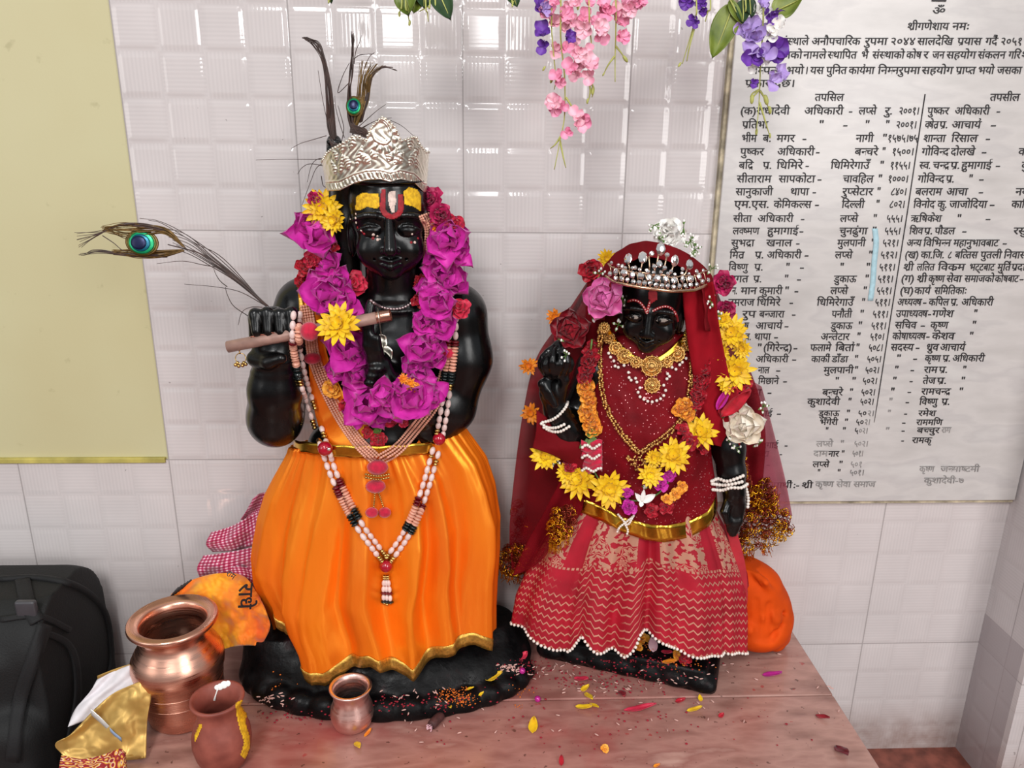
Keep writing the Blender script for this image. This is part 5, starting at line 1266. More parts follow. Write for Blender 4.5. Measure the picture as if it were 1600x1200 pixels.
for k in range(6):
    a = -1.35+k*.54; S.chain([P(867+4*u_+(4+20*math.sin(PI*min(1, .12+u_*.80)))*math.sin(a), 590-(50-8*(k % 2))*u_, -.122-(.003+.0135*math.sin(PI*min(1, .12+u_*.80)))*math.cos(a)) for u_ in np.linspace(0, 1, 7)], [.0026, .0036, .0042, .0044, .0038, .0028, .0014], .001)
S.chain([P(1090, 582, YR), P(1126, 640, -.075), P(1138, 700, -.080)], [.024, .022, .0205], .012)                   # lowered arm
S.chain([P(1138, 700, -.082), P(1143, 738, -.088), P(1147, 768, -.090)], [.0205, .0165, .0150], .008)
for py in (733, 739): S.ell(P(1143, py, -.087), (.0185, .0185, .0028), .002)
S.ell(P(1148, 790, -.090), (.0150, .010, .020), .008)
for i, dx in enumerate((-9, -3, 3, 9)): S.chain([P(1148+dx*.9, 795, -.092), P(1147+dx*.8, 818-abs(dx)*.4, -.096), P(1145+dx*.6, 838-abs(dx), -.094)], [.0056, .0052, .0036], .002)
S.chain([P(1138, 782, -.094), P(1132, 800, -.100), P(1136, 816, -.102)], [.006, .0055, .004], .003)
S.mesh(fig)
Ry = Matrix.Rotation(math.radians(-17), 3, 'Z'); Rx = Matrix.Rotation(math.radians(13), 3, 'X'); Rr = Matrix.Rotation(math.radians(3), 3, 'Y')
Rw = Ry @ Rx @ Rr
ea = Rw @ Vector((1, 0, 0)); eb = Rw @ Vector((0, -1, 0)); ec = Rw @ Vector((0, 0, 1)); RHR = Matrix((ea, eb, ec)); HSC = .82
HR = P(1014, 498, -.132)-eb*(.034*HSC)
carve_head(fig, HR, RHR, HSC, .0010, .55)
fig.build('carved_figure', m_stone, rd); FIGR = fig.bvh(); HITS.append(FIGR)

# ---- brocade skirt
def brocade():
    t = NT('red_gold_brocade'); uv = t.sep(t.uv()); u, v = uv[0], t.math('SUBTRACT', 1., uv[1])
    wv = t.math('PINGPONG', t.math('MULTIPLY', u, 90.), .5)
    f = t.math('FRACT', t.math('ADD', t.math('MULTIPLY', v, 19.), t.math('MULTIPLY', wv, .9)))
    zig = t.math('LESS_THAN', f, .20)
    lowz = t.math('MULTIPLY', t.smooth(v, .44, .47), zig)
    gap = t.smooth(t.noise(t.scale(t.uv(), (9, 3, 1)), 1., 2), .36, .46)
    # upper field: flowers and scrolls woven in pale gold
    vv = t.scale(t.uv(), (24, 7.5, 1))
    vo = t.n('ShaderNodeTexVoronoi'); t.l(vv, vo.inputs['Vector']); vo.inputs['Scale'].default_value = 1.; vo.inputs['Randomness'].default_value = .55
    d = vo.outputs['Distance']
    loc = t.n('ShaderNodeVectorMath', operation='SUBTRACT'); t.l(vv, loc.inputs[0]); t.l(vo.outputs['Position'], loc.inputs[1]); s = t.sep(loc.outputs[0])
    ang = t.math('ARCTAN2', s[1], s[0]); pet = t.math('COSINE', t.math('MULTIPLY', ang, 7.))
    r1 = t.math('MULTIPLY_ADD', pet, .055, .30); ringf = t.math('LESS_THAN', d, r1); ringi = t.math('GREATER_THAN', d, t.math('MULTIPLY_ADD', pet, .02, .17)); core = t.math('LESS_THAN', d, .10)
    line = t.math('LESS_THAN', t.math('ABSOLUTE', t.math('SUBTRACT', d, t.math('MULTIPLY_ADD', pet, .03, .37))), .018)
    fl = t.math('MAXIMUM', t.math('MAXIMUM', t.math('MULTIPLY', ringf, ringi), core), line)
    fill = t.math('MULTIPLY', t.math('GREATER_THAN', d, .44), t.math('GREATER_THAN', t.noise(vv, 3.2, 2), .46))
    fl = t.math('MAXIMUM', fl, fill)
    stripe = t.math('GREATER_THAN', t.math('FRACT', t.math('MULTIPLY', u, 8.5)), .30)
    up = t.math('MULTIPLY', t.math('MULTIPLY', fl, stripe), t.smooth(v, .42, .44, 1., 0.))
    edge = t.math('MULTIPLY', t.math('LESS_THAN', t.math('ABSOLUTE', t.math('SUBTRACT', v, .44)), .008), t.math('GREATER_THAN', t.math('FRACT', t.math('MULTIPLY', u, 130.)), .4))
    mk = t.math('MAXIMUM', t.math('MAXIMUM', t.math('MULTIPLY', lowz, gap), up), edge)
    c = t.mix(mk, t.ramp(t.noise(t.geo(), 25, 3), [(.3, lin(152, 12, 34)), (.7, lin(184, 18, 44))]), lin(224, 168, 142))
    t.set(Base_Color=c, Metallic=t.math('MULTIPLY_ADD', mk, .45, .12), Roughness=t.math('MULTIPLY_ADD', mk, -.18, .5))
    t.bump(t.math('ADD', t.math('MULTIPLY', mk, .6), t.noise(t.geo(), 700, 2)), .25, .0006); return t.m
m_broc = brocade()
SILR = [(786, 893, 1112), (820, 872, 1124), (850, 853, 1138), (880, 838, 1150), (920, 822, 1163), (960, 809, 1166), (1000, 804, 1165), (1022, 802, 1164)]
HEMR = [(800, 972), (835, 1000), (876, 1024), (884, 1016), (897, 994), (921, 1014), (957, 1022), (972, 1004), (978, 988), (1014, 1002), (1030, 1012), (1050, 1020), (1100, 1024), (1164, 1018)]
def silr(py): return interp(py, [a for a, _, _ in SILR], [q for _, q, _ in SILR]), interp(py, [a for a, _, _ in SILR], [q for _, _, q in SILR])
def sk2(th, v, off=0.):
    s = math.cos(th); fr = max(0, -math.sin(th)); bk = max(0, math.sin(th)); py = 790+v*226; L, R = silr(py); c, hw = (L+R)/2, (R-L)/2
    ryf, ryb = .046+.020*v, .036+.016*v; pxh = 800+364*(s+1)/2
    zh = P(pxh, interp(pxh, [a for a, _ in HEMR], [q for _, q in HEMR]), YR-fr*.066).z if bk == 0 else P(985, 975, YR).z
    zh = max(zh, ZT+.006); zt = P(1000, 786, YR-fr*.046).z; z = zt+(zh-zt)*v
    X = P(c, py, YR).x+(P(c+hw, py, YR).x-P(c, py, YR).x)*s
    g = lambda c0, w: math.exp(-((th-c0)/w)**2)
    f = .35*math.sin(10*th+1.2*math.sin(2*th))+.4*math.sin(17*th+1+.8*v)
    f += 1.3*g(-1.98, .085)-1.5*g(-1.80, .06)+1.3*g(-1.66, .075)-1.8*g(-1.52, .05)+.9*g(-1.38, .09)-1.2*g(-2.22, .06)+.8*g(-2.42, .1)-.9*g(-.75, .05)+.6*g(-.62, .1)+.5*g(-1.1, .25)
    d = (.0015+.0082*v**.8)*f+off
    return Vector((X+d*s*.5, YR-(ryf+d)*fr+(ryb+.4*d)*bk, z))
b = MB(); N = 280; rows = [[sk2(-PI+2*PI*k/N, i/50) for k in range(N)] for i in range(51)]
b.grid(rows, closed=True, uvs=[[(k/N, 1-i/50) for k in range(N)] for i in range(51)]); b.build('brocade_skirt', m_broc, rd, solid=.001); HITS.append(b.bvh())
b = MB(); q = [sk2(-PI*.99+PI*.98*k/240, 1.0, .0012) for k in range(241)]
for p in resample(q, .0056): b.ball(p, .0022, 8, 6)
b.build('pearl_fringe', m_pearl, rd)
m_redcl = pm('plain_red_cloth', (176, 20, 38), .7, 0, .15, 40, .3, 300, .001, Sheen_Weight=.3)
sheet('side_panel', m_redcl, rd, [[(1126, 800), (1140, 806), (1148, 818)], [(1140, 850), (1156, 866), (1164, 880)], [(1152, 910), (1166, 920), (1168, 930)], [(1150, 950), (1162, 962), (1166, 950)]], lambda x, y: -.088, 16, 30, .003, None, 20)

# ---- sequinned red drape round the body
def sequin():
    t = NT('sequinned_red_net'); p = t.geo(); vo = t.n('ShaderNodeTexVoronoi'); vo.inputs['Scale'].default_value = 420; t.l(p, vo.inputs['Vector'])
    rnd = t.sep(vo.outputs['Color'])[0]; mk = t.math('MULTIPLY', t.math('LESS_THAN', vo.outputs['Distance'], .30), t.math('GREATER_THAN', rnd, t.math('MULTIPLY_ADD', t.noise(p, 30, 3), -.5, 1.08)))
    c = t.mix(mk, t.ramp(t.noise(p, 30, 4), [(.3, lin(96, 4, 14)), (.7, lin(128, 8, 22))]), lin(255, 170, 170)); t.set(Base_Color=c, Metallic=t.math('MULTIPLY', mk, .8), Roughness=t.math('MULTIPLY_ADD', mk, -.35, .6), Specular_IOR_Level=.15); t.bump(t.noise(p, 500, 2), .3, .001); return t.m
m_seq = sequin()
SB = [(520, 968, 1072), (535, 945, 1085), (552, 922, 1098), (575, 906, 1108), (620, 906, 1108), (680, 900, 1106), (720, 894, 1110), (760, 889, 1116), (800, 884, 1120), (860, 884, 1120)]
BOTB = [(884, 790), (905, 800), (930, 812), (960, 830), (990, 842), (1020, 846), (1060, 838), (1090, 822), (1112, 796), (1120, 780)]
def drp(th, v, off=0.):
    s = math.cos(th); fr = max(0, -math.sin(th)); bk = max(0, math.sin(th)); pxh = 884+236*(s+1)/2; pb = interp(pxh, [a for a, _ in BOTB], [q for _, q in BOTB]) if bk == 0 else 785
    py = 522+(pb-522)*v; L, R = interp(py, [a for a, _, _ in SB], [q for _, q, _ in SB]), interp(py, [a for a, _, _ in SB], [q for _, _, q in SB]); c, hw = (L+R)/2, (R-L)/2
    ry = .030+.020*min(1, v*2)+.006*v
    fold = .0030*math.sin(6*s+9*v)*min(1, v*1.6)+.0022*math.sin(15*s-12*v+2)*v+.0030*math.exp(-((s*.9+.15-.9*(v-.6))/.07)**2)*(v > .3)
    X = P(c, py, YR).x+(P(c+hw, py, YR).x-P(c, py, YR).x)*s; Y = YR-(ry+fold+off)*fr+.032*bk
    return Vector((X, Y, P(c+hw*s, py, Y if bk == 0 else YR).z))
b = MB(); b.grid([[drp(-PI+2*PI*k/200, i/60) for k in range(200)] for i in range(61)], closed=True); b.build('sequinned_drape', m_seq, rd, solid=.001); HITS.append(b.bvh())
b = MB(); b.grid([[drp(-PI+PI*k/120, v, .0018+.0014*math.sin(k*.42+v*4)*(k > 10)) for k in range(121)] for v in (.925, .945, .965, .985, 1.005)]); o = b.build('gold_border', m_gold, rd, solid=.0008); o['label'] = 'shiny gold border along the lower edge'; HITS.append(b.bvh())
# neck border and sleeve
band('neck_border', [(945, 505), (958, 530), (985, 556), (1012, 570)], [9, 9, 9, 9], m_gold, rd, .004, 'gold neck border'); band('neck_border', [(1012, 570), (1040, 556), (1064, 534), (1082, 505)], [9, 9, 9, 9], m_gold, rd, .004, 'gold neck border')
# ---- veil
def net_mat(name, rgb, alpha):
    t = NT(name); p = t.geo(); c = t.ramp(t.noise(p, 25, 4), [(.3, tuple(q*.75 for q in lin(*rgb))), (.7, lin(*rgb))]); t.set(Base_Color=c, Roughness=.85, Specular_IOR_Level=.2)
    tr = t.n('ShaderNodeBsdfTransparent'); tr.inputs[0].default_value = (*[min(1, .55+q*.45) for q in lin(*rgb)], 1); mx = t.n('ShaderNodeMixShader'); a = t.math('MULTIPLY_ADD', t.noise(p, 14, 4), .3, alpha-.15, clamp=True)
    t.l(a, mx.inputs[0]); t.l(tr.outputs[0], mx.inputs[1]); t.l(t.b.outputs[0], mx.inputs[2]); t.l(mx.outputs[0], t.t.nodes['Material Output'].inputs[0]); return t.m
m_veil = net_mat('dense_red_net', (120, 5, 18), .95); m_veilr = net_mat('bright_red_net', (156, 10, 28), .95); m_veil2 = net_mat('sheer_red_net', (150, 10, 28), .44); m_veil3 = net_mat('sheer_pink_net', (196, 104, 122), .34)
b = MB(); rows = []
HO = [(935, 452), (940, 425), (955, 402), (980, 384), (1008, 377), (1040, 382), (1070, 394), (1095, 412), (1112, 432), (1120, 470), (1122, 520)]
hq = cr(V2([(925, 500)]+HO), 8)
for j in range(13):
    f = j/12; row = []
    for i, p in enumerate(hq):
        # the rim lies forward over the tiara, the back sinks to the shoulders
        s = 1-.20*(1-f)**2 if j < 3 else 1.-.35*((f-.25)/.75)**2
        cx, cy = 1020, 500; Y = -.135+.115*f; q = P(cx+(p.x-cx)*s, cy+(p.y-cy)*s, Y); q.y += .0022*math.sin(i*.9+j); row.append(q)
    rows.append(row)
b.grid(rows); vl = b.build('veil', m_veil, rd, solid=.0006); vl['label'] = 'sheer red veil over the head'; HITS.append(b.bvh())
sheet('veil_panel', m_veil, rd, [[(918, 436), (950, 430), (990, 440)], [(915, 490), (950, 480), (990, 485)], [(912, 540), (945, 545), (985, 550)], [(915, 600), (945, 600), (980, 600)]], lambda x, y: -.062, 16, 30, .003, lambda u, v: .003*math.sin(9*u), 28, solid=.0005)
sheet('veil_panel', m_veilr, rd, [[(1066, 452), (1090, 446), (1114, 440)], [(1070, 500), (1095, 500), (1124, 510)], [(1080, 570), (1105, 580), (1140, 590)], [(1096, 650), (1122, 655), (1158, 660)], [(1112, 694), (1128, 698), (1156, 700)]], lambda x, y: -.128+.00012*(y-450), 20, 50, .003, lambda u, v: .004*math.sin(7*u), 21, solid=.0005)
sheet('veil_panel', m_veil2, rd, [[(918, 440), (926, 436), (936, 440)], [(878, 500), (900, 496), (930, 500)], [(838, 560), (872, 556), (925, 560)], [(818, 640), (860, 640), (920, 650)], [(804, 740), (845, 745), (905, 760)], [(796, 830), (830, 835), (880, 840)], [(800, 890), (820, 895), (850, 890)]], lambda x, y: -.034-.00006*(y-440)-.0002*max(0, x-860), 40, 70, .004, lambda u, v: .006*math.sin(9*u+2*v), 22, solid=.0004)
sheet('veil_panel', m_veil, rd, [[(838, 640), (858, 655), (880, 672), (905, 690)], [(838, 672), (862, 690), (890, 704), (930, 716)], [(832, 700), (866, 712), (895, 728), (932, 742)]], lambda x, y: -.118+.0001*(x-838), 40, 24, .003, lambda u, v: .006*math.sin(PI*v)+.003*math.sin(8*u+6*v), 23, solid=.0005)
sheet('veil_panel', m_veil2, rd, [[(880, 742), (898, 752), (915, 770)], [(850, 800), (876, 800), (905, 806)], [(822, 850), (850, 850), (872, 842)], [(800, 900), (826, 890), (850, 872)]], lambda x, y: -.105, 24, 40, .003, lambda u, v: .004*math.sin(8*u), 24, solid=.0004)
sheet('veil_panel', m_veil2, rd, [[(1112, 440), (1118, 450), (1126, 470)], [(1118, 520), (1140, 530), (1158, 545)], [(1122, 600), (1158, 610), (1184, 612)], [(1128, 680), (1165, 690), (1196, 680)], [(1140, 740), (1166, 760), (1190, 770)], [(1150, 790), (1165, 800), (1186, 806)]], lambda x, y: -.038, 36, 60, .003, lambda u, v: .005*math.sin(8*u+v), 25, solid=.0004)
sheet('veil_panel', m_veil3, rd, [[(1160, 590), (1176, 596), (1190, 604)], [(1165, 660), (1186, 660), (1206, 664)], [(1172, 740), (1200, 745), (1226, 745)], [(1180, 800), (1210, 805), (1238, 806)]], lambda x, y: -.026, 24, 40, .0025, lambda u, v: .004*math.sin(7*u), 26, solid=.0003)
# ---- tinsel
m_tin = pm('gold_tinsel', (232, 168, 40), .22, 1., .3, 200); m_tin2 = pm('copper_maroon_tinsel', (150, 62, 44), .3, .9, .5, 200)
def tinsel(name, poly, Y, n, fringe=0, thick=.010, r=.0007, lab=None):
    xs = [p[0] for p in poly]; ys = [p[1] for p in poly]
    def ins(x, y):
        c = False
        for i in range(len(poly)):
            (x0, y0), (x1, y1) = poly[i], poly[i-1]
            if (y0 > y) != (y1 > y) and x < (x1-x0)*(y-y0)/(y1-y0)+x0: c = not c
        return c
    par = None
    for m_, part in ((m_tin2, .5), (m_tin, .5)):
        b = MB(); k = 0; it = 0
        while k < n*part and it < n*30:
            it += 1; x, y = rn.uniform(min(xs), max(xs)), rn.uniform(min(ys), max(ys))
            if not ins(x, y): continue
            if m_ is m_tin2 and noise.noise(Vector((x*.03, y*.03, 1))) < -.15: continue
            if m_ is m_tin and noise.noise(Vector((x*.03, y*.03, 1))) > .25: continue
            k += 1; a0 = rn.uniform(0, 6.28); rad = rn.uniform(3, 7); Yl = Y-rn.uniform(0, thick)
            b.tube([P(x+rad*math.cos(a0+q*1.1)*(1-q*.06), y+rad*math.sin(a0+q*1.1)*.8, Yl-.0008*q) for q in range(5)], r, 3, cap=False)
        o = b.build(name if par is None else 'tinsel_fringe', m_, par or rd)
        if par is None: par = o
    if lab: par['label'] = lab
    if fringe:
        b = MB(); lo = sorted([p for p in poly], key=lambda p: -p[1])[:max(3, len(poly)//2)]; lo.sort()
        for i in range(fringe):
            t = rn.uniform(0, len(lo)-1.001); j = int(t); x = lo[j][0]+(lo[j+1][0]-lo[j][0])*(t-j); y = lo[j][1]+(lo[j+1][1]-lo[j][1])*(t-j)
            b.tube([P(x, y-4, Y), P(x+rn.uniform(-3, 3), y+rn.uniform(3, 10), Y-.002), P(x+rn.uniform(-6, 6), y+rn.uniform(8, 18), Y-.001)], .0005, 3, cap=False)
        b.build('thread_fringe', m_tin, par)
tinsel('tinsel_border', [(1146, 690), (1160, 700), (1172, 760), (1200, 748), (1214, 770), (1212, 796), (1190, 800), (1168, 786), (1152, 740)], -.046, 300, 0, .012, lab='gold tinsel border of the veil, right')
tinsel('tinsel_border', [(1150, 842), (1158, 812), (1180, 790), (1206, 786), (1232, 800), (1238, 836), (1205, 852), (1172, 858), (1152, 868)], -.046, 420, 60, .014, lab='gold and maroon tinsel end of the veil, right')
tinsel('tinsel_border', [(782, 860), (800, 850), (826, 858), (832, 880), (815, 900), (792, 896), (778, 882)], -.052, 240, 40, .012, lab='gold tinsel end of the veil, left')
tinsel('tinsel_border', [(866, 796), (890, 790), (900, 806), (890, 836), (872, 850), (856, 846), (858, 818)], -.126, 300, 30, .010, lab='gold tinsel tuft at the waist')
tinsel('tinsel_border', [(800, 790), (812, 780), (824, 830), (812, 860), (800, 850)], -.042, 80, 0, .006, .0005)

# ---- paint marks
FB = [FIGR]; b = MB(); bw = MB()
for path in ([(981, 471), (990, 469), (999, 472), (1006, 480), (1011, 490)], [(1020, 486), (1030, 481), (1041, 479), (1050, 483), (1056, 491), (1059, 502)], [(1011, 490), (1013, 480), (1016, 470)]):
    q = cr(V2(path), 6); b.tube([drape(p.x, p.y, .0006, -.13, FB) for p in q], .0016, 6)
    for p in resample(q, 4.2): dot(bw, p.x, p.y, .0008, FB, .0024)
b.build('brow_paint', m_verm, rd)['label'] = 'red painted brow line'; bw.build('brow_dot_print', m_white, rd)['label'] = 'tiny white dots along the brows'
paint_patch('parting_powder', [(1014, 452), (1026, 452), (1027, 468), (1018, 474), (1013, 466)], m_verm, rd, .0005, FB, 'red powder in the parting', 1.4)
for x0, y0, w in ((991, 496, 7), (1034, 501, 10)):
    paint_patch('eye_white', [(x0-w, y0), (x0-2, y0-3), (x0+w*.6, y0-2.5), (x0+w, y0), (x0+4, y0+2.5), (x0-4, y0+2)], pm('dull_eye_white', (150, 140, 132), .4), rd, .0004, FB, None, 1.1)
    b = MB(); dot(b, x0-w*.35, y0, .0022, FB, .0006); b.build('pupil', m_stone, rd)

# ---- tiara
tr = thing('crystal_tiara', 'sparkling clear crystal tiara on the veiled woman statue', 'tiara', P(1028, 452, -.14))
def ty(px, py): return P(px, py, -.100-.060*math.sqrt(max(0, 1-((px-1028)/86)**2)))
bc = lambda px: interp(px, [947, 960, 1000, 1050, 1085, 1109], [432, 441, 449, 455, 453, 444])
m_ros = pm('pinkish_gold_setting', (214, 178, 150), .25, 1., .2, 200)
b = MB(); b.tube([ty(x, bc(x)) for x in range(947, 1110, 3)], .0020, 6); b.tube([ty(x, bc(x)-24+3*abs(math.sin(x*.1))) for x in range(950, 1108, 3)], .0009, 5)
for x in range(952, 1106, 7): b.tube([ty(x, bc(x)), ty(x+3, bc(x)-12), ty(x, bc(x)-24)], .0008, 4)
for x0, y0, x1, y1 in ((983, 432, 981, 408), (996, 436, 1004, 404), (1012, 436, 1014, 400), (1018, 436, 1030, 392), (1030, 436, 1042, 400), (1040, 438, 1054, 410), (1062, 438, 1076, 416), (1022, 434, 1020, 412)):
    b.tube([ty(x0, y0), ty((x0+x1)/2+2, (y0+y1)/2), ty(x1, y1)], .0009, 5)
b.build('tiara_frame', m_ros, tr)
def gem(bm):
    vs = []; n = 8
    for r_, z in ((.0, -.5), (1., 0), (.80, .30), (.40, .46)):
        for k in range(n): vs.append((r_*math.cos(2*PI*(k+.5*(.2 < z < .4))/n), r_*math.sin(2*PI*(k+.5*(.2 < z < .4))/n), z))
    vs.append((0, 0, .46)); fs = []
    for i in range(3):
        for k in range(n): fs.append((i*n+k, i*n+(k+1) % n, (i+1)*n+(k+1) % n, (i+1)*n+k))
    for k in range(n): fs.append((3*n+k, 3*n+(k+1) % n, 4*n))
    bm.add(vs, fs)
GEM = proto_mesh(gem, m_cryst, 'crystal'); GEM.polygons.foreach_set('use_smooth', [False]*len(GEM.polygons))
def put_gem(px, py, rx, ry):
    p = ty(px, py)+Vector((0, -.0015, 0)); o = bpy.data.objects.new('crystal', GEM); COL.objects.link(o); o.parent = tr; ORI[o.name] = ORI[tr.name]
    nx = (px-1028)/86; R_ = frame(Vector((nx*.8+rn.uniform(-.25, .25), -1, .25+rn.uniform(-.25, .25))))
    o.matrix_local = xf(p-ORI[tr.name], R_, (rx*K(p.y), ry*K(p.y), min(rx, ry)*K(p.y)*1.1))
for x in range(953, 1108, 9): put_gem(x, bc(x)-8+rn.uniform(-1, 1), 4.2, 4.2)
for i, x in enumerate(range(962, 1100, 13)): put_gem(x, bc(x)-18+rn.uniform(-1, 1), 6.2 if i % 2 else 4.4, 6)
for x in range(955, 1104, 11): put_gem(x, bc(x)-27+rn.uniform(-2, 2), 3, 3)
for g_ in ((981, 404, 6.5, 9), (1004, 402, 7.5, 10), (1018, 396, 4.5, 4.5), (1032, 389, 8, 10.5), (1042, 398, 4, 4), (1054, 407, 7.5, 9.5), (1077, 413, 6.5, 8.5), (1030, 412, 5, 6), (1022, 416, 4, 4), (1038, 418, 4, 4), (992, 418, 3.5, 3.5), (1066, 420, 3.5, 3.5), (972, 416, 3.5, 4), (1088, 424, 3.5, 4), (963, 422, 3, 3), (1012, 424, 3.5, 3.5), (1048, 424, 3.5, 3.5)): put_gem(*g_)

# ---- gold jewellery
kg = K(-.13)
gn = thing('gold_necklace', 'ornate antique gold necklace with pearl drops on the woman statue\'s chest', 'necklace', P(1018, 620, -.135))
m_agold = pm('antique_gold', (214, 168, 100), .32, .9, .35, 250, .7, 600, .001)
def medallion(px, py, r, nm='medallion'):
    b = MB(); p = drape(px, py, .004); n = (drape_n(px, py)*.3-ray(px, py).normalized()*.7).normalized(); F_ = frame(n)
    loc = lambda a, rr, z: p+F_ @ Vector((rr*kg*math.cos(a), rr*kg*math.sin(a), z))
    b.tube([loc(a, r, 0) for a in np.linspace(0, 2*PI, 21)[:-1]], 1.5*kg, 5, closed=True); b.tube([loc(a, r*.58, .001) for a in np.linspace(0, 2*PI, 17)[:-1]], 1.3*kg, 5, closed=True)
    b.ball(loc(0, 0, .0016), (r*.36*kg, r*.36*kg, .0022), 10, 6, F_)
    for k in range(10): b.ball(loc(2*PI*k/10, r*.80, .0010), 1.9*kg, 6, 4)
    for k in range(12): b.ball(loc(2*PI*k/12, r*1.12, 0), 1.5*kg, 6, 4)
    b.lathe([(0, -.0006), (r*.95*kg, -.0006), (r*.95*kg, .0003), (0, .0006)], p, 20, F_)
    return b.build(nm, m_agold, gn)
for px, py, r in ((944, 512, 8), (952, 528, 9), (962, 544, 10), (976, 557, 11.5), (994, 566, 8.5), (1018, 572, 16), (1042, 565, 9), (1058, 553, 12), (1070, 538, 10.5), (1079, 522, 9), (1084, 507, 7.5)): medallion(px, py, r)
medallion(1019, 602, 12, 'pendant')
b = MB(); b.tube(hang([(944, 512), (962, 544), (994, 566), (1018, 586), (1042, 565), (1070, 538), (1084, 507)], .003, 6), .0012, 5); b.build('link_chain', m_agold, gn)
PRL = proto_mesh(lambda b: b.ball((0, 0, 0), 1., 10, 7), m_pearl, 'pearl')
for px, py in ((951, 552), (954, 558), (959, 564), (961, 572), (966, 574), (975, 571), (982, 582), (983, 590), (986, 594), (993, 591), (995, 597), (1062, 570), (1056, 577), (1066, 566), (1072, 560), (1043, 584), (1042, 592), (1046, 588), (1050, 574), (1000, 606), (997, 613), (1000, 620), (1006, 624), (1012, 627), (1019, 628), (1026, 626), (1032, 623), (1037, 618), (1040, 610), (1037, 602)):
    p = drape(px, py, .005); put_mesh('pearl_drop', PRL, gn, p, Vector((0, 0, 1)), 2.7*kg, 0.)
lc = thing('long_gold_chain', 'long gold chain hanging in a V over the sequinned red drape', 'necklace', P(1000, 720, -.135))
for dd in (-2.2, 2.2):
    for nm, path in (('bead_chain', [(938, 515), (937, 560), (940, 606), (950, 642), (968, 672), (985, 694), (998, 708)]), ('bead_chain', [(1082, 545), (1080, 590), (1076, 625), (1066, 652), (1046, 676), (1024, 692), (1000, 708)])):
        q = hang(offset_px(path, dd), .0035, 4); b = MB()
        for p in resample(q, 3.4*kg): b.ball(p+Vector((rn.uniform(-1, 1), rn.uniform(-1, 1), rn.uniform(-1, 1)))*1.3*kg, rn.uniform(2., 3.)*kg, 6, 4)
        b.build(nm, m_agold, lc)
for px, py, r in ((998, 712, 8), (990, 722, 5), (1006, 722, 5), (996, 730, 5), (982, 716, 4)):
    b = MB(); p = drape(px, py, .006)
    for k in range(14): b.ball(p+Vector((rn.uniform(-r, r), -abs(rn.uniform(0, 3)), rn.uniform(-r, r)))*kg, rn.uniform(1.6, 2.6)*kg, 6, 4)
    b.build('pendant_cluster_knot', m_agold, lc)
br = thing('pearl_bracelet', 'pearl bracelet wound round the lowered wrist with one hanging string end', 'bracelet', P(1147, 792, -.11))
for path in ([(1112, 752), (1122, 748), (1135, 752), (1150, 748), (1164, 742)], [(1114, 765), (1128, 766), (1142, 762), (1158, 762), (1168, 756)], [(1113, 756), (1130, 758), (1146, 756), (1162, 752)]): beads('bead_chain', br, hang(path, .006, 4, -.1), 3.4*kg, 6.2*kg, m_pearl, n=8, k=6)
beads('bead_chain', br, [P(x, y, -.092) for x, y in cr(V2([(1160, 742), (1165, 760), (1169, 778), (1168, 796)]), 4) and [(p.x, p.y) for p in cr(V2([(1160, 742), (1165, 760), (1169, 778), (1168, 796)]), 4)]], 3.2*kg, 6*kg, m_pearl, n=8, k=6)
br2 = thing('pearl_bracelet', 'pearl bracelet round the raised wrist below the carved lotus bud', 'bracelet', P(872, 676, -.125))
for path in ([(848, 660), (862, 656), (874, 648), (884, 636), (887, 628)], [(846, 662), (856, 668), (870, 668), (884, 662)], [(850, 668), (862, 674), (876, 674), (890, 666)]): beads('bead_chain', br2, hang(path, .004, 4, -.125), 2.9*kg, 5.4*kg, m_pearl, n=8, k=6)
cp_ = thing('pearl_knot', 'crossed string of small pearls at the gold waist border', 'pearls', P(975, 830, -.14))
for path in ([(966, 804), (973, 812), (981, 820), (990, 806)], [(990, 806), (978, 816), (968, 824), (964, 832)], [(976, 818), (981, 828), (980, 834)]): beads('bead_chain', cp_, hang(path, .006, 4), 2.2*kg, 4*kg, m_pearl, n=7, k=5)
HRD = HITS
# ------------------------------------------------------------------ artificial wisteria hanging from above
m_wp = petal_mat('pale_pink_blossom', (250, 206, 216), (240, 164, 190)); m_wp2 = petal_mat('rose_pink_blossom', (246, 174, 200), (236, 140, 178)); m_wv = petal_mat('violet_blossom', (120, 60, 176), (92, 40, 146))
m_wl = petal_mat('lilac_blossom', (198, 174, 226), (172, 140, 208)); m_vine = pm('yellow_green_vine', (176, 178, 96), .55, 0, .2, 80)
def leaf_mat():
    t = NT('veined_green_leaf'); p = t.geo(); c = t.ramp(t.noise(p, 40, 4), [(.3, lin(62, 84, 24)), (.55, lin(112, 126, 42)), (.75, lin(150, 160, 76))]); t.set(Base_Color=c, Roughness=.45); t.bump(t.noise(p, 160, 3), .3, .001); return t.m
m_wleaf = leaf_mat(); m_dleaf = pm('dark_green_leaf', (34, 62, 30), .5, 0, .4, 60)
def f_pea(rn, full=False):
    def fn(b):
        petal(b, (0, 0, 0), (0, 1, .35), (0, -.3, 1), 1., 1.15, .25, .1, .05, -.12, rn, 6, 7)
        for sx_ in (-1, 1): petal(b, (0, 0, .04), (sx_*.75, -.35, .4), (0, 0, 1), .82, .7, .35, .15, .05, .1, rn, 5, 6)
        petal(b, (0, 0, .06), (0, -.8, .5), (0, .4, 1), .7, .5, .5, .4, 0, .1, rn, 5, 6)
        if full:
            for sx_ in (-1, 1): petal(b, (0, 0, .02), (sx_*.9, .5, .3), (0, 0, 1), .9, .8, .25, .1, .05, -.1, rn, 5, 6)
    return fn
PEA = {k: [proto_mesh(f_pea(rn, f), m, 'blossom') for f in (False, True)] for k, m in (('pp', m_wp), ('rp', m_wp2), ('vi', m_wv), ('li', m_wl), ('wh', m_whitep))}
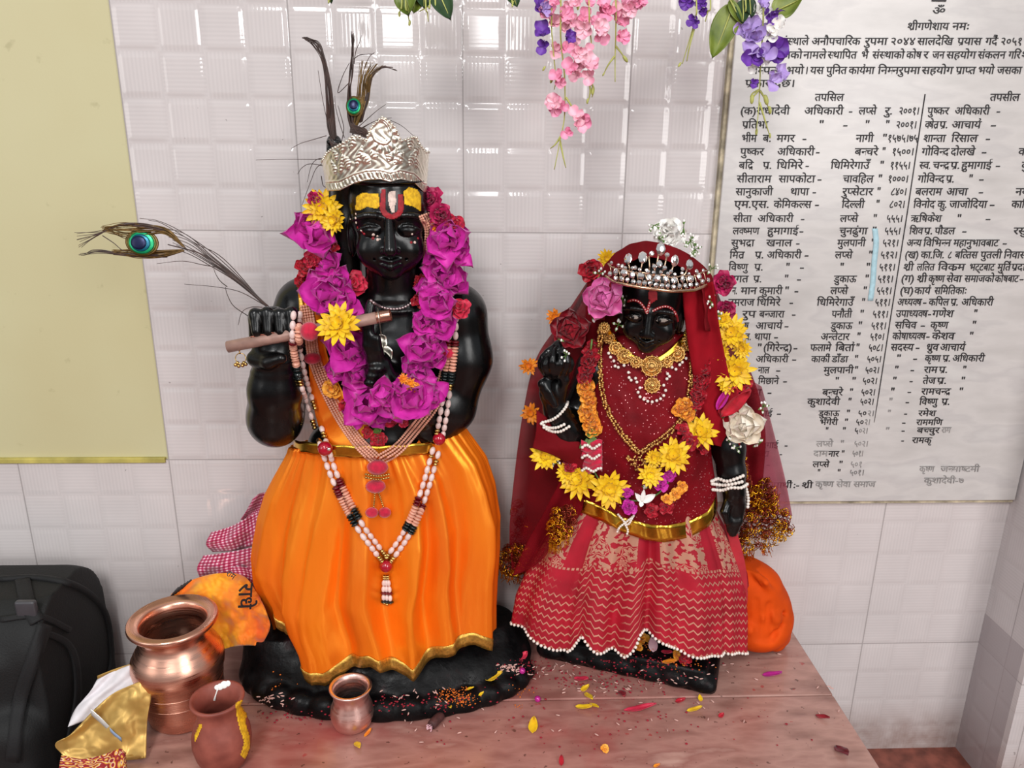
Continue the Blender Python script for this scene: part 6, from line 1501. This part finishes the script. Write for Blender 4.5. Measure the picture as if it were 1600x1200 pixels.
def spray(label, base_px, Y, stems, blossoms, leaves, buds=()):
    f = thing('wisteria_spray', label, 'artificial flowers', P(base_px[0], base_px[1], Y), 'hanging wisteria sprays')
    for st in stems:
        p0 = P(st[0][0], st[0][1], Y); pts = [Vector((p0.x, .004, p0.z+.12)), Vector((p0.x, Y*.6, p0.z+.09)), p0]+[P(x, y, Y+.003*math.sin(i*1.3)) for i, (x, y) in enumerate(st[1:])]
        if st[0][1] > 20: pts = pts[2:]
        q = cr(pts, 6); b = MB(); b.tube(q, np.linspace(.0012, .0005, len(q)), 5); b.build('stem', m_vine, f)
    for (x, y, r, k, d) in blossoms:
        # d: direction the standard petal points, degrees clockwise from up
        p = P(x, y, Y+rn.uniform(-.008, .008)); a = math.radians(d); upv = Vector((math.sin(a), 0, math.cos(a))); nrm = (Vector((rn.uniform(-.5, .5), -1, rn.uniform(-.1, .5)))).normalized()
        yv = (upv-nrm*upv.dot(nrm)).normalized(); xv = yv.cross(nrm); R_ = Matrix((xv, yv, nrm)).transposed()
        o = bpy.data.objects.new('blossom', PEA[k][rn.randrange(2)]); COL.objects.link(o); o.parent = f; ORI[o.name] = ORI[f.name]; s_ = r*.92*K(Y); o.matrix_local = xf(p-ORI[f.name], R_, s_)
    for (x0, y0, x1, y1, w, m_) in leaves:
        a, c = P(x0, y0, Y+.006), P(x1, y1, Y+rn.uniform(-.012, .004)); b = MB(); petal(b, a, c-a, Vector((rn.uniform(-.3, .3), -1, .4)), (c-a).length, w*K(Y), .18, 1., .03, .08, rn, 8, 14); lf = b.build('leaf', m_, f, solid=.0004)
        b = MB(); b.tube([a+Vector((0, -.0015, 0)), a.lerp(c, .5)+Vector((0, -.003, 0)), a.lerp(c, .9)+Vector((0, -.002, 0))], [.0009, .0007, .0004], 4); b.build('leaf_vein', m_vine, lf)
    for (x, y, r, d) in buds:
        p = P(x, y, Y); b = MB(); a = math.radians(d); b.ball(p, (r*.45*K(Y), r*.45*K(Y), r*K(Y)), 8, 6, frame(Vector((math.sin(a), 0, math.cos(a))))); b.build('bud', m_vine, f)
    return f
spray('pink and violet wisteria spray hanging longest over the tiles', (875, 0), -.14,
      [[(876, 0), (876, 60), (882, 120), (882, 180), (876, 215), (866, 265)], [(878, 210), (868, 225), (860, 232)], [(874, 215), (880, 245), (884, 262)], [(884, 152), (896, 170), (910, 190)], [(920, 0), (921, 40), (924, 70), (921, 90)], [(921, 128), (922, 145), (918, 162)], [(924, 130), (928, 140), (925, 152)], [(862, 0), (862, 50), (868, 120), (866, 140)]],
      [(845, 12, 16, 'vi', -60), (850, 14, 15, 'li', 170), (860, 20, 18, 'rp', -50), (848, 52, 19, 'vi', -10), (850, 72, 15, 'vi', 200), (866, 36, 15, 'pp', -60), (880, 24, 17, 'rp', 80), (886, 58, 14, 'vi', 90), (884, 46, 12, 'pp', 60), (895, 34, 16, 'pp', 100), (912, 28, 16, 'rp', 10), (913, 44, 17, 'pp', 190), (868, 80, 17, 'pp', 200), (884, 76, 14, 'rp', 95), (904, 84, 16, 'pp', 195), (896, 66, 14, 'pp', -30), (935, 45, 17, 'pp', 60), (938, 58, 16, 'rp', 120), (930, 36, 11, 'rp', 0), (917, 80, 13, 'pp', 20), (906, 100, 13, 'pp', 180),
       (892, 106, 17, 'rp', -40), (918, 102, 19, 'pp', 40), (920, 118, 16, 'pp', 170), (902, 118, 14, 'pp', 230), (872, 120, 15, 'rp', -80), (876, 128, 11, 'rp', 180), (866, 162, 17, 'pp', -10), (866, 170, 14, 'rp', 200), (878, 166, 12, 'rp', 120), (900, 182, 17, 'pp', -40), (910, 190, 17, 'rp', 110), (904, 198, 15, 'pp', 150), (886, 208, 13, 'rp', 235), (918, 4, 12, 'rp', 60), (868, 4, 13, 'rp', 0), (890, 8, 13, 'pp', 40), (900, 4, 14, 'pp', 0)],
      [], [(862, 125, 5, 20), (850, 107, 4, 30), (903, 10, 5, 0), (918, 158, 4, 10), (926, 142, 6, 0)])
spray('pink wisteria spray to the right of the longest one', (960, 0), -.13, [[(962, 0), (962, 50), (961, 90), (961, 128)], [(962, 72), (970, 82), (977, 92)], [(960, 88), (950, 102), (943, 116)]],
      [(942, 10, 16, 'rp', 20), (950, 22, 18, 'rp', 200), (960, 20, 17, 'pp', 30), (975, 8, 18, 'rp', 60), (990, 4, 17, 'rp', 70), (985, 14, 15, 'pp', 150), (968, 34, 17, 'rp', 30), (971, 58, 15, 'rp', 170), (975, 20, 15, 'pp', 100), (940, 20, 14, 'rp', 210), (1000, 2, 12, 'rp', 80)], [], [(977, 92, 6, -40), (943, 116, 3, 30)])
spray('small deep violet wisteria tip above the plaque\'s top left corner', (1085, 0), -.13, [[(1088, 0), (1086, 30), (1078, 60), (1066, 100)], [(1086, 40), (1078, 70), (1073, 96)], [(1110, 0), (1106, 18), (1102, 34)]], [(1074, 2, 15, 'vi', 190), (1096, 6, 12, 'vi', 190), (1099, 18, 9, 'vi', 180), (1082, 32, 12, 'vi', 210), (1086, 36, 9, 'vi', 190)], [], [(1062, 101, 4, 30)])
spray('lilac and white wisteria spray with green leaves hanging over the plaque', (1190, 0), -.12,
      [[(1192, 0), (1191, 60), (1188, 110), (1186, 160), (1182, 205)], [(1187, 140), (1178, 150), (1175, 158)], [(1188, 142), (1196, 156), (1202, 172)], [(1187, 160), (1196, 190), (1202, 210)], [(1186, 140), (1176, 146), (1172, 152)], [(1165, 0), (1164, 20), (1163, 36)]],
      [(1175, 55, 27, 'li', -20), (1172, 62, 24, 'li', 190), (1160, 50, 17, 'li', -70), (1188, 52, 17, 'li', 60), (1210, 28, 16, 'vi', 80), (1204, 26, 13, 'vi', 200), (1208, 46, 17, 'wh', 40), (1214, 38, 14, 'wh', 60), (1204, 56, 13, 'wh', 150), (1188, 6, 15, 'li', 30), (1195, 12, 12, 'vi', 170), (1176, 90, 22, 'vi', -95), (1206, 80, 26, 'vi', 80), (1196, 84, 20, 'li', 120), (1175, 104, 13, 'wh', 200), (1192, 98, 10, 'wh', 60), (1204, 126, 20, 'li', 200), (1215, 116, 18, 'li', 60), (1177, 130, 10, 'vi', 190), (1180, 20, 12, 'wh', 10), (1196, 20, 11, 'wh', 30)],
      [(1146, 6, 1112, 94, 36, m_wleaf), (1206, 20, 1256, -4, 36, m_wleaf), (1160, 0, 1160, 40, 20, m_dleaf), (1170, -5, 1172, 30, 18, m_dleaf), (1140, 0, 1158, 40, 14, m_wleaf)], [(1175, 155, 7, 0), (1197, 156, 8, -20), (1203, 172, 6, -15), (1182, 206, 5, 0), (1203, 212, 4, -10)])
spray('trailing leafy tip with two green leaves above the silver crown', (660, 0), -.13, [[(672, 0), (668, 10), (655, 18)], [(665, 0), (668, 20), (669, 34)], [(680, 0), (684, 8), (688, 14)], [(634, 0), (637, 18), (640, 38)], [(628, 0), (626, 12), (624, 22)]], [], [(632, -26, 640, 27, 34, m_wleaf), (650, -20, 646, 22, 26, m_wleaf), (680, -24, 706, 35, 30, m_dleaf), (664, -16, 662, 14, 26, m_dleaf)], [(624, 22, 4, 0), (640, 36, 4, 10)])
spray('single dark leaf tip at the top edge left of the pink wisteria', (800, 0), -.13, [[(800, 0), (802, 2), (804, 4)]], [], [(794, -30, 808, 13, 24, m_dleaf)])
spray('tiny green leaf tip at the top edge above the feathers', (512, 0), -.13, [[(514, -6), (514, -3), (515, 0)]], [], [(508, -26, 518, 7, 14, m_dleaf)])
# ------------------------------------------------------------------ flowers on the woman statue
def sprig(parent, px, py, n=6, r=10, off=.010):
    p = drape(px, py, off, -.11); b = MB(); bw = MB(); k_ = K(p.y)
    for i in range(n):
        a = rn.uniform(0, 6.28); q = p+Vector((math.cos(a)*rn.uniform(.4, 1)*r*k_, -rn.uniform(0, 4)*k_, math.sin(a)*rn.uniform(.4, 1)*r*k_)); b.tube([p, (p+q)/2+Vector((0, -.001, .0006)), q], .0005, 4); bw.ball(q, (1.9*k_, 1.9*k_, 2.4*k_), 6, 5)
        if i % 2 == 0: petal(b, (p+q)/2, q-p, Vector((0, -1, .2)), 8*k_, 4*k_, .1, 1.)
    o = b.build('green_sprig', m_leaf, parent); bw.build('white_bud_fringe', m_whitep, o)
g2 = thing('mixed_flower_garland', 'garland of yellow daisies, red petals and ruched ribbon round the woman statue', 'garland', P(985, 810, -.14))
for px, py, s in ((905, 750, 32), (952, 764, 32), (1052, 712, 30), (1094, 675, 29), (1142, 520, 27), (1148, 580, 30), (852, 712, 25), (1016, 742, 21), (886, 738, 20)): flower('yellow_daisy', DAISY, g2, px, py, s, .016, squash=.6)
for px, py, s in ((1022, 715, 15), (1160, 545, 15), (1130, 500, 14), (1136, 600, 16), (1126, 548, 15)): flower('yellow_daisy', DAISY, g2, px, py, s, .013, squash=.7)
for px, py, s, k in ((1076, 690, 22, 'red'), (1066, 672, 16, 'red'), (918, 758, 14, 'red'), (890, 728, 14, 'red'), (1018, 798, 15, 'red'), (1042, 793, 15, 'red'), (1160, 598, 18, 'red'), (1098, 700, 14, 'red')): flower('red_flower', FR[k], g2, px, py, s, .010)
for px, py, s in ((983, 792, 17), (1032, 756, 17), (1046, 744, 13), (980, 770, 12)): flower('purple_flower', FR['purple'], g2, px, py, s, .013)
for px, py, s in ((1056, 772, 14), (1042, 780, 12), (1066, 760, 12)): flower('orange_flower', FR['orange'], g2, px, py, s, .012)
b = MB(); p0 = drape(1003, 784, .016)
for x, y, w in ((992, 770, 9), (1024, 772, 13), (1006, 764, 8), (1000, 792, 8)): q = P(x, y, p0.y-.004); petal(b, p0, q-p0, Vector((0, -1, .3)), (q-p0).length, w*K(p0.y), .2, .9, .03)
b.build('white_lily', m_whitep, g2, solid=.0003)
for (k, nm, pts, s) in (('red', 'red_ruched_ribbon', [(928, 545), (923, 556), (921, 567), (917, 578), (914, 589)], 18), ('orange', 'orange_ruched_ribbon', [(914, 604), (918, 616), (921, 628), (918, 640), (921, 651), (923, 662), (925, 671)], 19),
                        ('red', 'red_ruched_ribbon', [(1098, 552), (1096, 565), (1096, 578), (1095, 591), (1093, 604), (1090, 617), (1086, 629)], 19), ('orange', 'orange_ruched_ribbon', [(1070, 634), (1062, 641), (1074, 646)], 17)):
    for px, py in pts: flower(nm, FR[k], g2, px, py, s, .006, squash=1.2, mixn=.15)
b = MB()
for i in range(9):
    p = drape(922+rn.uniform(-10, 10), 682+rn.uniform(-7, 7), .008); a = rn.uniform(0, 6.28); petal(b, p, Vector((math.cos(a), -.3, math.sin(a))), Vector((0, -1, .2)), .012, .005, .2, 1.)
b.build('leaf_tuft', m_leaf, g2, solid=.0003)
b = MB()
for i in range(6):
    py = 694+i*8; q = [drape(x, py+3*math.sin((x-912)*.2), .008+.004*math.sin(PI*(x-908)/32)) for x in range(908, 942, 3)]; b.grid([[p+Vector((0, 0, .004)) for p in q], [p-Vector((0, 0, .003)) for p in q]])
rib = b.build('crimson_ribbon_fold', m_velvet, g2, solid=.001)
for py in (698, 714, 734): beads('pearl_chain', g2, [drape(x, py+3*math.sin(x*.3), .014) for x in np.linspace(910, 940, 9)], 3*kg, 5.4*kg, m_pearl)
for px, py in ((1062, 706), (985, 800), (1002, 760), (868, 724)): sprig(g2, px, py, 4, 8)
b = MB(); b.tube(hang([(925, 530), (918, 600), (922, 680), (930, 740), (975, 780), (1030, 770), (1070, 700), (1090, 620), (1098, 540)], .003, 6), .0012, 5); b.build('thread', m_leaf, g2)
def single(name, label, cat, me, px, py, r, off=.012, Y=None, sprigs=(), mixn=.2, squash=.8, extra=None):
    p = P(px, py, Y) if Y is not None else drape(px, py, off, -.10); t = thing(name, label, cat, p)
    o = put_mesh('bloom', me, t, p, out_n(px, py, mixn, up=.05), r*K(p.y), None, None, squash)
    for x, y, n in sprigs: sprig(t, x, y, n, 11)
    return t
single('pink_rose', 'large pink artificial rose over the woman statue\'s ear, under the tiara', 'flower', ROSE['pink'], 944, 468, 32, .014, None, [(936, 428, 6), (962, 452, 6), (972, 472, 6), (966, 508, 6)])
single('red_rose', 'deep red artificial rose above the raised carved hand', 'flower', ROSE['deepred'], 892, 514, 31, .012, -.07, [(884, 556, 6), (926, 492, 5), (872, 530, 3)])
single('red_flower', 'dark red frilled flower behind the pink rose', 'flower', FR['red'][0], 924, 424, 26, 0, -.06)
single('magenta_flower', 'magenta frilled flower beside the tiara, near the plaque edge', 'flower', FR['mag'][1], 1130, 444, 25, .01, -.09, [(1112, 420, 4), (1112, 470, 7), (1118, 492, 6)])
single('magenta_flower', 'drooping magenta petals under the frilled magenta flower beside the plaque', 'flower', FR['mag'][0], 1134, 484, 19, .01, -.08)
single('white_flower', 'white artificial flower with green sprigs on top of the veiled head', 'flower', FR['white'][0], 1044, 364, 32, 0, -.075, [])
wf = bpy.data.objects['white_flower']
for x, y, n in ((1022, 352, 9), (1030, 374, 7), (1078, 378, 9), (1086, 390, 8), (1068, 356, 5)):
    HH = HITS; HITS = []; p_ = sprig(wf, x, y, n, 13); HITS = HH
wr = single('white_rose', 'large ivory artificial rose at the veil\'s edge in front of the plaque', 'flower', ROSE['ivory'], 1164, 664, 33, .012, -.112)
HH = HITS; HITS = []
for x, y, n in ((1150, 700, 6), (1186, 694, 5), (1192, 636, 6), (1138, 690, 4)): sprig(wr, x, y, n, 10)
HITS = HH
tb = thing('red_tulip', 'red tulip shaped bud beside the ivory rose', 'flower', P(1150, 625, -.10)); b = MB()
for i, (x1, y1, w) in enumerate(((1176, 592, 22), (1162, 588, 26), (1148, 600, 24), (1170, 604, 24))):
    p0 = P(1126, 650, -.098-.003*i); q = P(x1, y1, -.104-.004*i); petal(b, p0, q-p0, Vector((-.3+.2*i, -1, .2)), (q-p0).length, w*K(-.1), .35, .7, .04)
b.build('bloom', m_red, tb, solid=.0003); b = MB(); p0 = P(1112, 664, -.096); b.tube([p0, P(1120, 656, -.097), P(1128, 648, -.099)], [.0035, .0042, .005], 8); b.build('calyx', m_leaf, tb)
b = MB(); p0 = P(1120, 640, -.108); q = P(1140, 604, -.110); petal(b, p0, q-p0, Vector((-.2, -1, .2)), (q-p0).length, .010, .3, .8, .05); b.build('violet_petal', m_purple, tb, solid=.0003)
for px, py, r, lab in ((868, 496, 15, 'orange flower showing through the net, above the deep red rose\'s left side'), (826, 572, 15, 'orange flower hanging at the veil edge level with the carved lotus bud'), (830, 646, 17, 'orange yellow flower at the veil edge beside the raised wrist\'s pearls'), (948, 404, 14, 'yellow flower peeping from behind the tiara')):
    single('orange_flower' if 'orange' in lab else 'yellow_flower', lab, 'flower', DAISYO[0] if 'orange' in lab else DAISY[1], px, py, r, 0, -.055)
single('orange_flower', 'orange flower behind the leftmost yellow daisy, on the red net at the elbow', 'flower', FR['orange'][0], 866, 704, 18, .008)
# ------------------------------------------------------------------ loose petals, grains and scraps on the altar
def on_top(px, py):
    d = ray(px, py).normalized(); best = (CAM-PZ(px, py, ZT)).length
    for h in (PEDK, PEDR):
        loc, nor, i, dist = h.ray_cast(CAM, d)
        if loc is not None and dist < best: best = dist
    return CAM+d*(best-.0006)
PEDR = HRD[0]
def loose(name, label, cat, m, px, py, L, W, ang, curl=.15, tip=.8):
    p = on_top(px, py); b = MB(); a = math.radians(ang); d = Vector((math.cos(a), math.sin(a), .05)); k_ = K(p.y)
    petal(b, p-d*L*k_*.5+Vector((0, 0, .0008)), d, (0, 0, 1), L*k_, W*k_, .25, tip, .04, curl, rn, 5, 8)
    zmin = min(v.z for v in b.v); 
    for v in b.v: v.z += p.z-zmin
    o = b.build(name, m, None, solid=.0003); return tag(o, label, cat, 'loose petals on the altar')
m_pmag = petal_mat('magenta_loose_petal', (196, 30, 150), (160, 16, 116)); m_ppale = petal_mat('pale_pink_petal', (240, 200, 206), (222, 160, 176)); m_maro = petal_mat('maroon_petal', (120, 14, 32), (84, 8, 24))
for a in ((('petal', 'yellow green petal lying beside the black pedestal between the two statues', 'petal', m_yel, 772, 1060, 34, 17, 20)), ('petal', 'yellow petal lying alone on the slab right of the brown twist', 'petal', m_yel, 833, 1136, 32, 17, 80), ('petal', 'yellow petal leaning at the foot of the small copper pot', 'petal', m_yel, 559, 1166, 26, 12, -62), ('petal', 'orange petal touching the small copper pot\'s right side', 'petal', m_org, 575, 1146, 20, 7, 55),
          ('petal', 'lowest yellow petal of the clump before the woman statue\'s pedestal', 'petal', m_yel, 912, 1107, 32, 13, -18), ('petal', 'upright yellow petal in the clump before the woman statue\'s pedestal', 'petal', m_yel, 920, 1090, 30, 11, -70), ('petal', 'topmost yellow petal of the clump before the woman statue\'s pedestal', 'petal', m_yel, 914, 1077, 20, 11, 30), ('petal', 'right hand yellow petal of the clump before the woman statue\'s pedestal', 'petal', m_yel, 928, 1104, 24, 9, -50),
          ('petal', 'curved yellow petal below the corner of the woman statue\'s pedestal', 'petal', m_yel, 1085, 1110, 30, 10, 5), ('petal', 'small oval yellow petal by the pedestal corner', 'petal', m_yel, 1094, 1092, 14, 8, 85), ('petal', 'magenta petal with a white tip on the slab beside the orange cloth', 'petal', m_pmag, 1206, 1056, 36, 13, -8), ('petal', 'maroon petal near the slab\'s right front edge', 'petal', m_maro, 1315, 1176, 34, 22, -75),
          ('petal', 'small red petal at the slab\'s front, below the orange crumb', 'petal', m_red, 877, 1190, 22, 9, 85), ('petal', 'red petal scrap on the slab between the yellow petals and the magenta petal', 'petal', m_red, 1127, 1119, 13, 9, 30), ('petal', 'red petal pressed against the pedestal corner', 'petal', m_red, 1063, 1096, 20, 11, 5), ('petal', 'red petal standing between the two statues\' pedestals', 'petal', m_pinkred, 818, 1027, 20, 14, 40),
          ('petal', 'withered pinkish petal lying flat before the woman statue', 'petal', m_pinkred, 1000, 1110, 62, 14, 0), ('petal', 'orange red petal at the foot of the carved lotus pedestal', 'petal', m_pinkred, 908, 1063, 28, 13, -20), ('petal', 'faded red petal near the slab joint on the right', 'petal', m_dred, 1285, 1122, 26, 12, -35), ('petal', 'small yellow petal in the orange powder', 'petal', m_yel, 703, 1105, 14, 7, -70), ('petal', 'thin yellow petal above the brown twist', 'petal', m_yel, 734, 1077, 16, 6, 5), ('petal', 'tiny yellow petal between the orange powder and the black pedestal', 'petal', m_yel, 752, 1085, 12, 6, 35),
          ('petal', 'dark red petal smeared on the slab before the lotus pedestal', 'petal', m_dred, 972, 1086, 26, 14, -80), ('petal', 'pale pink petal standing up under the brocade hem', 'petal', m_ppale, 1020, 1010, 34, 16, 80), ('petal', 'coral petal under the brocade hem beside the pale pink one', 'petal', m_pinkred, 1042, 1021, 22, 12, -30), ('petal', 'brownish orange petal lying on the lotus pedestal', 'petal', m_org, 1046, 1036, 28, 12, -10), ('petal', 'orange red scrap on the slab front edge', 'petal', m_org, 1026, 1197, 14, 7, 10)): loose(*a)
def scraps(name, label, cat, items, mats):
    t = thing(name, label, cat, on_top(items[0][0], items[0][1])); 
    for i, (px, py, r) in enumerate(items):
        p = on_top(px, py); put_mesh('petal', rn.choice(FR[mats[i % len(mats)]]), t, p+Vector((0, 0, .001)), Vector((rn.uniform(-.4, .4), -.4, 1)), r*K(p.y), None, None, .7)
    return t
for px, py, r, k, lab in ((1002, 1000, 17, 'orange', 'crumpled orange flower under the brocade hem'), (1070, 1032, 18, 'red', 'crumpled red flower head on the right end of the lotus pedestal'), (1058, 1026, 12, 'orange', 'small orange flower head beside the crumpled red one'), (945, 1172, 10, 'orange', 'little orange flower crumb alone on the front slab'), (998, 1014, 9, 'orange', 'tiny orange flower bit under the pale pink petal')):
    p = on_top(px, py); o = put_mesh('loose_flower', FR[k][0], None, p+Vector((0, 0, .002)), Vector((.2, -.6, 1)), r*K(p.y), None, None, .6); tag(o, lab, 'flower', 'crumpled flower heads on the altar')
# brown twist of leaf or incense, with a frayed end
tw = thing('brown_twist', 'short dark brown twist with a frayed pink end lying on the slab', 'twist', on_top(682, 1132)); a = on_top(674, 1140)+Vector((0, 0, .0062)); c = on_top(690, 1124)+Vector((0, 0, .0062)); b = MB()
b.tube(cr([a, a.lerp(c, .5)+Vector((0, 0, .001)), c], 4), [.0056, .0060, .0062, .0062, .0060, .0062, .0060, .0058, .0050], 12); b.build('stub', pm('dark_brown_twist', (72, 38, 36), .7, 0, .4, 150, .6, 300), tw); b = MB()
for i in range(16): dlt = Vector((rn.uniform(-1, 1), rn.uniform(-1, .5), rn.uniform(-.8, .8)))*.004; b.tube([a+dlt*.6, a+(a-c).normalized()*.004+dlt], .0006, 4)
b.build('frayed_fringe', m_ppale, tw)
for px, py, lab in ((816, 1052, 'small glassy magenta bead between the two pedestals'), (840, 1096, 'small glassy magenta bead by the slab joint')):
    b = MB(); p = on_top(px, py); b.ball(p+Vector((0, 0, .004)), .0042, 12, 8); tag(b.build('glass_bead', pm('magenta_glass', (190, 40, 140), .08, .2, .3, 200), None), lab, 'bead', 'magenta beads on the slab')
b = MB(); n = 0
spots = [(800, 1045, 22, 8, 34), (870, 1050, 60, 14, 26), (960, 1075, 90, 12, 20), (640, 1085, 60, 18, 18), (1050, 1060, 60, 14, 16), (700, 1140, 160, 34, 14), (1000, 1120, 220, 40, 16), (420, 1095, 30, 10, 22), (1180, 1050, 90, 40, 8), (1285, 1090, 30, 40, 4)]
for cx, cy, sx_, sy_, k in spots:
    for i in range(k):
        p = on_top(cx+rn.gauss(0, sx_*.5), cy+rn.gauss(0, sy_*.5)); a = rn.uniform(0, 6.28); b.ball(p+Vector((0, 0, .0013)), (.0009, .0009, .0030), 6, 5, frame(Vector((math.cos(a), math.sin(a), .05))))
tag(b.build('rice_grains', pm('pink_stained_rice', (214, 170, 160), .5, 0, .2, 100)), 'pinkish rice grains strewn round both pedestals', 'rice', None, 'stuff')
b = MB()
for cx, cy, sx_, sy_, k in ((722, 1090, 26, 12, 130), (700, 1085, 16, 8, 40), (815, 1080, 14, 8, 16), (810, 1105, 6, 4, 8), (1000, 1012, 18, 6, 30), (1064, 1036, 26, 8, 40), (430, 1060, 20, 20, 10)):
    for i in range(k):
        p = on_top(cx+rn.gauss(0, sx_*.6), cy+rn.gauss(0, sy_*.6)); r = rn.uniform(.0005, .0014); b.ball(p+Vector((0, 0, r*.4)), (r, r, r*.6), 5, 4)
tag(b.build('orange_crumbs', pm('orange_powder_crumbs', (216, 110, 30), .8, 0, .4, 300)), 'orange powder crumbs spilled in front of the black pedestals', 'powder', None, 'stuff')
b = MB()
for cx, cy, sx_, sy_, k in ((640, 1100, 120, 16, 110), (940, 1062, 130, 22, 190), (1010, 1035, 110, 14, 120), (830, 1040, 40, 12, 60), (480, 1120, 80, 12, 50), (960, 1130, 300, 50, 80)):
    for i in range(k):
        p = on_top(cx+rn.gauss(0, sx_*.5), cy+rn.gauss(0, sy_*.5)); r = rn.uniform(.0004, .0015); b.ball(p+Vector((0, 0, r*.3)), (r*1.3, r*1.3, r*.5), 5, 4)
tag(b.build('vermilion_crumbs', pm('vermilion_powder', (158, 30, 48), .85, 0, .35, 300)), 'red vermilion powder clinging to the pedestals and slab', 'powder', None, 'stuff')
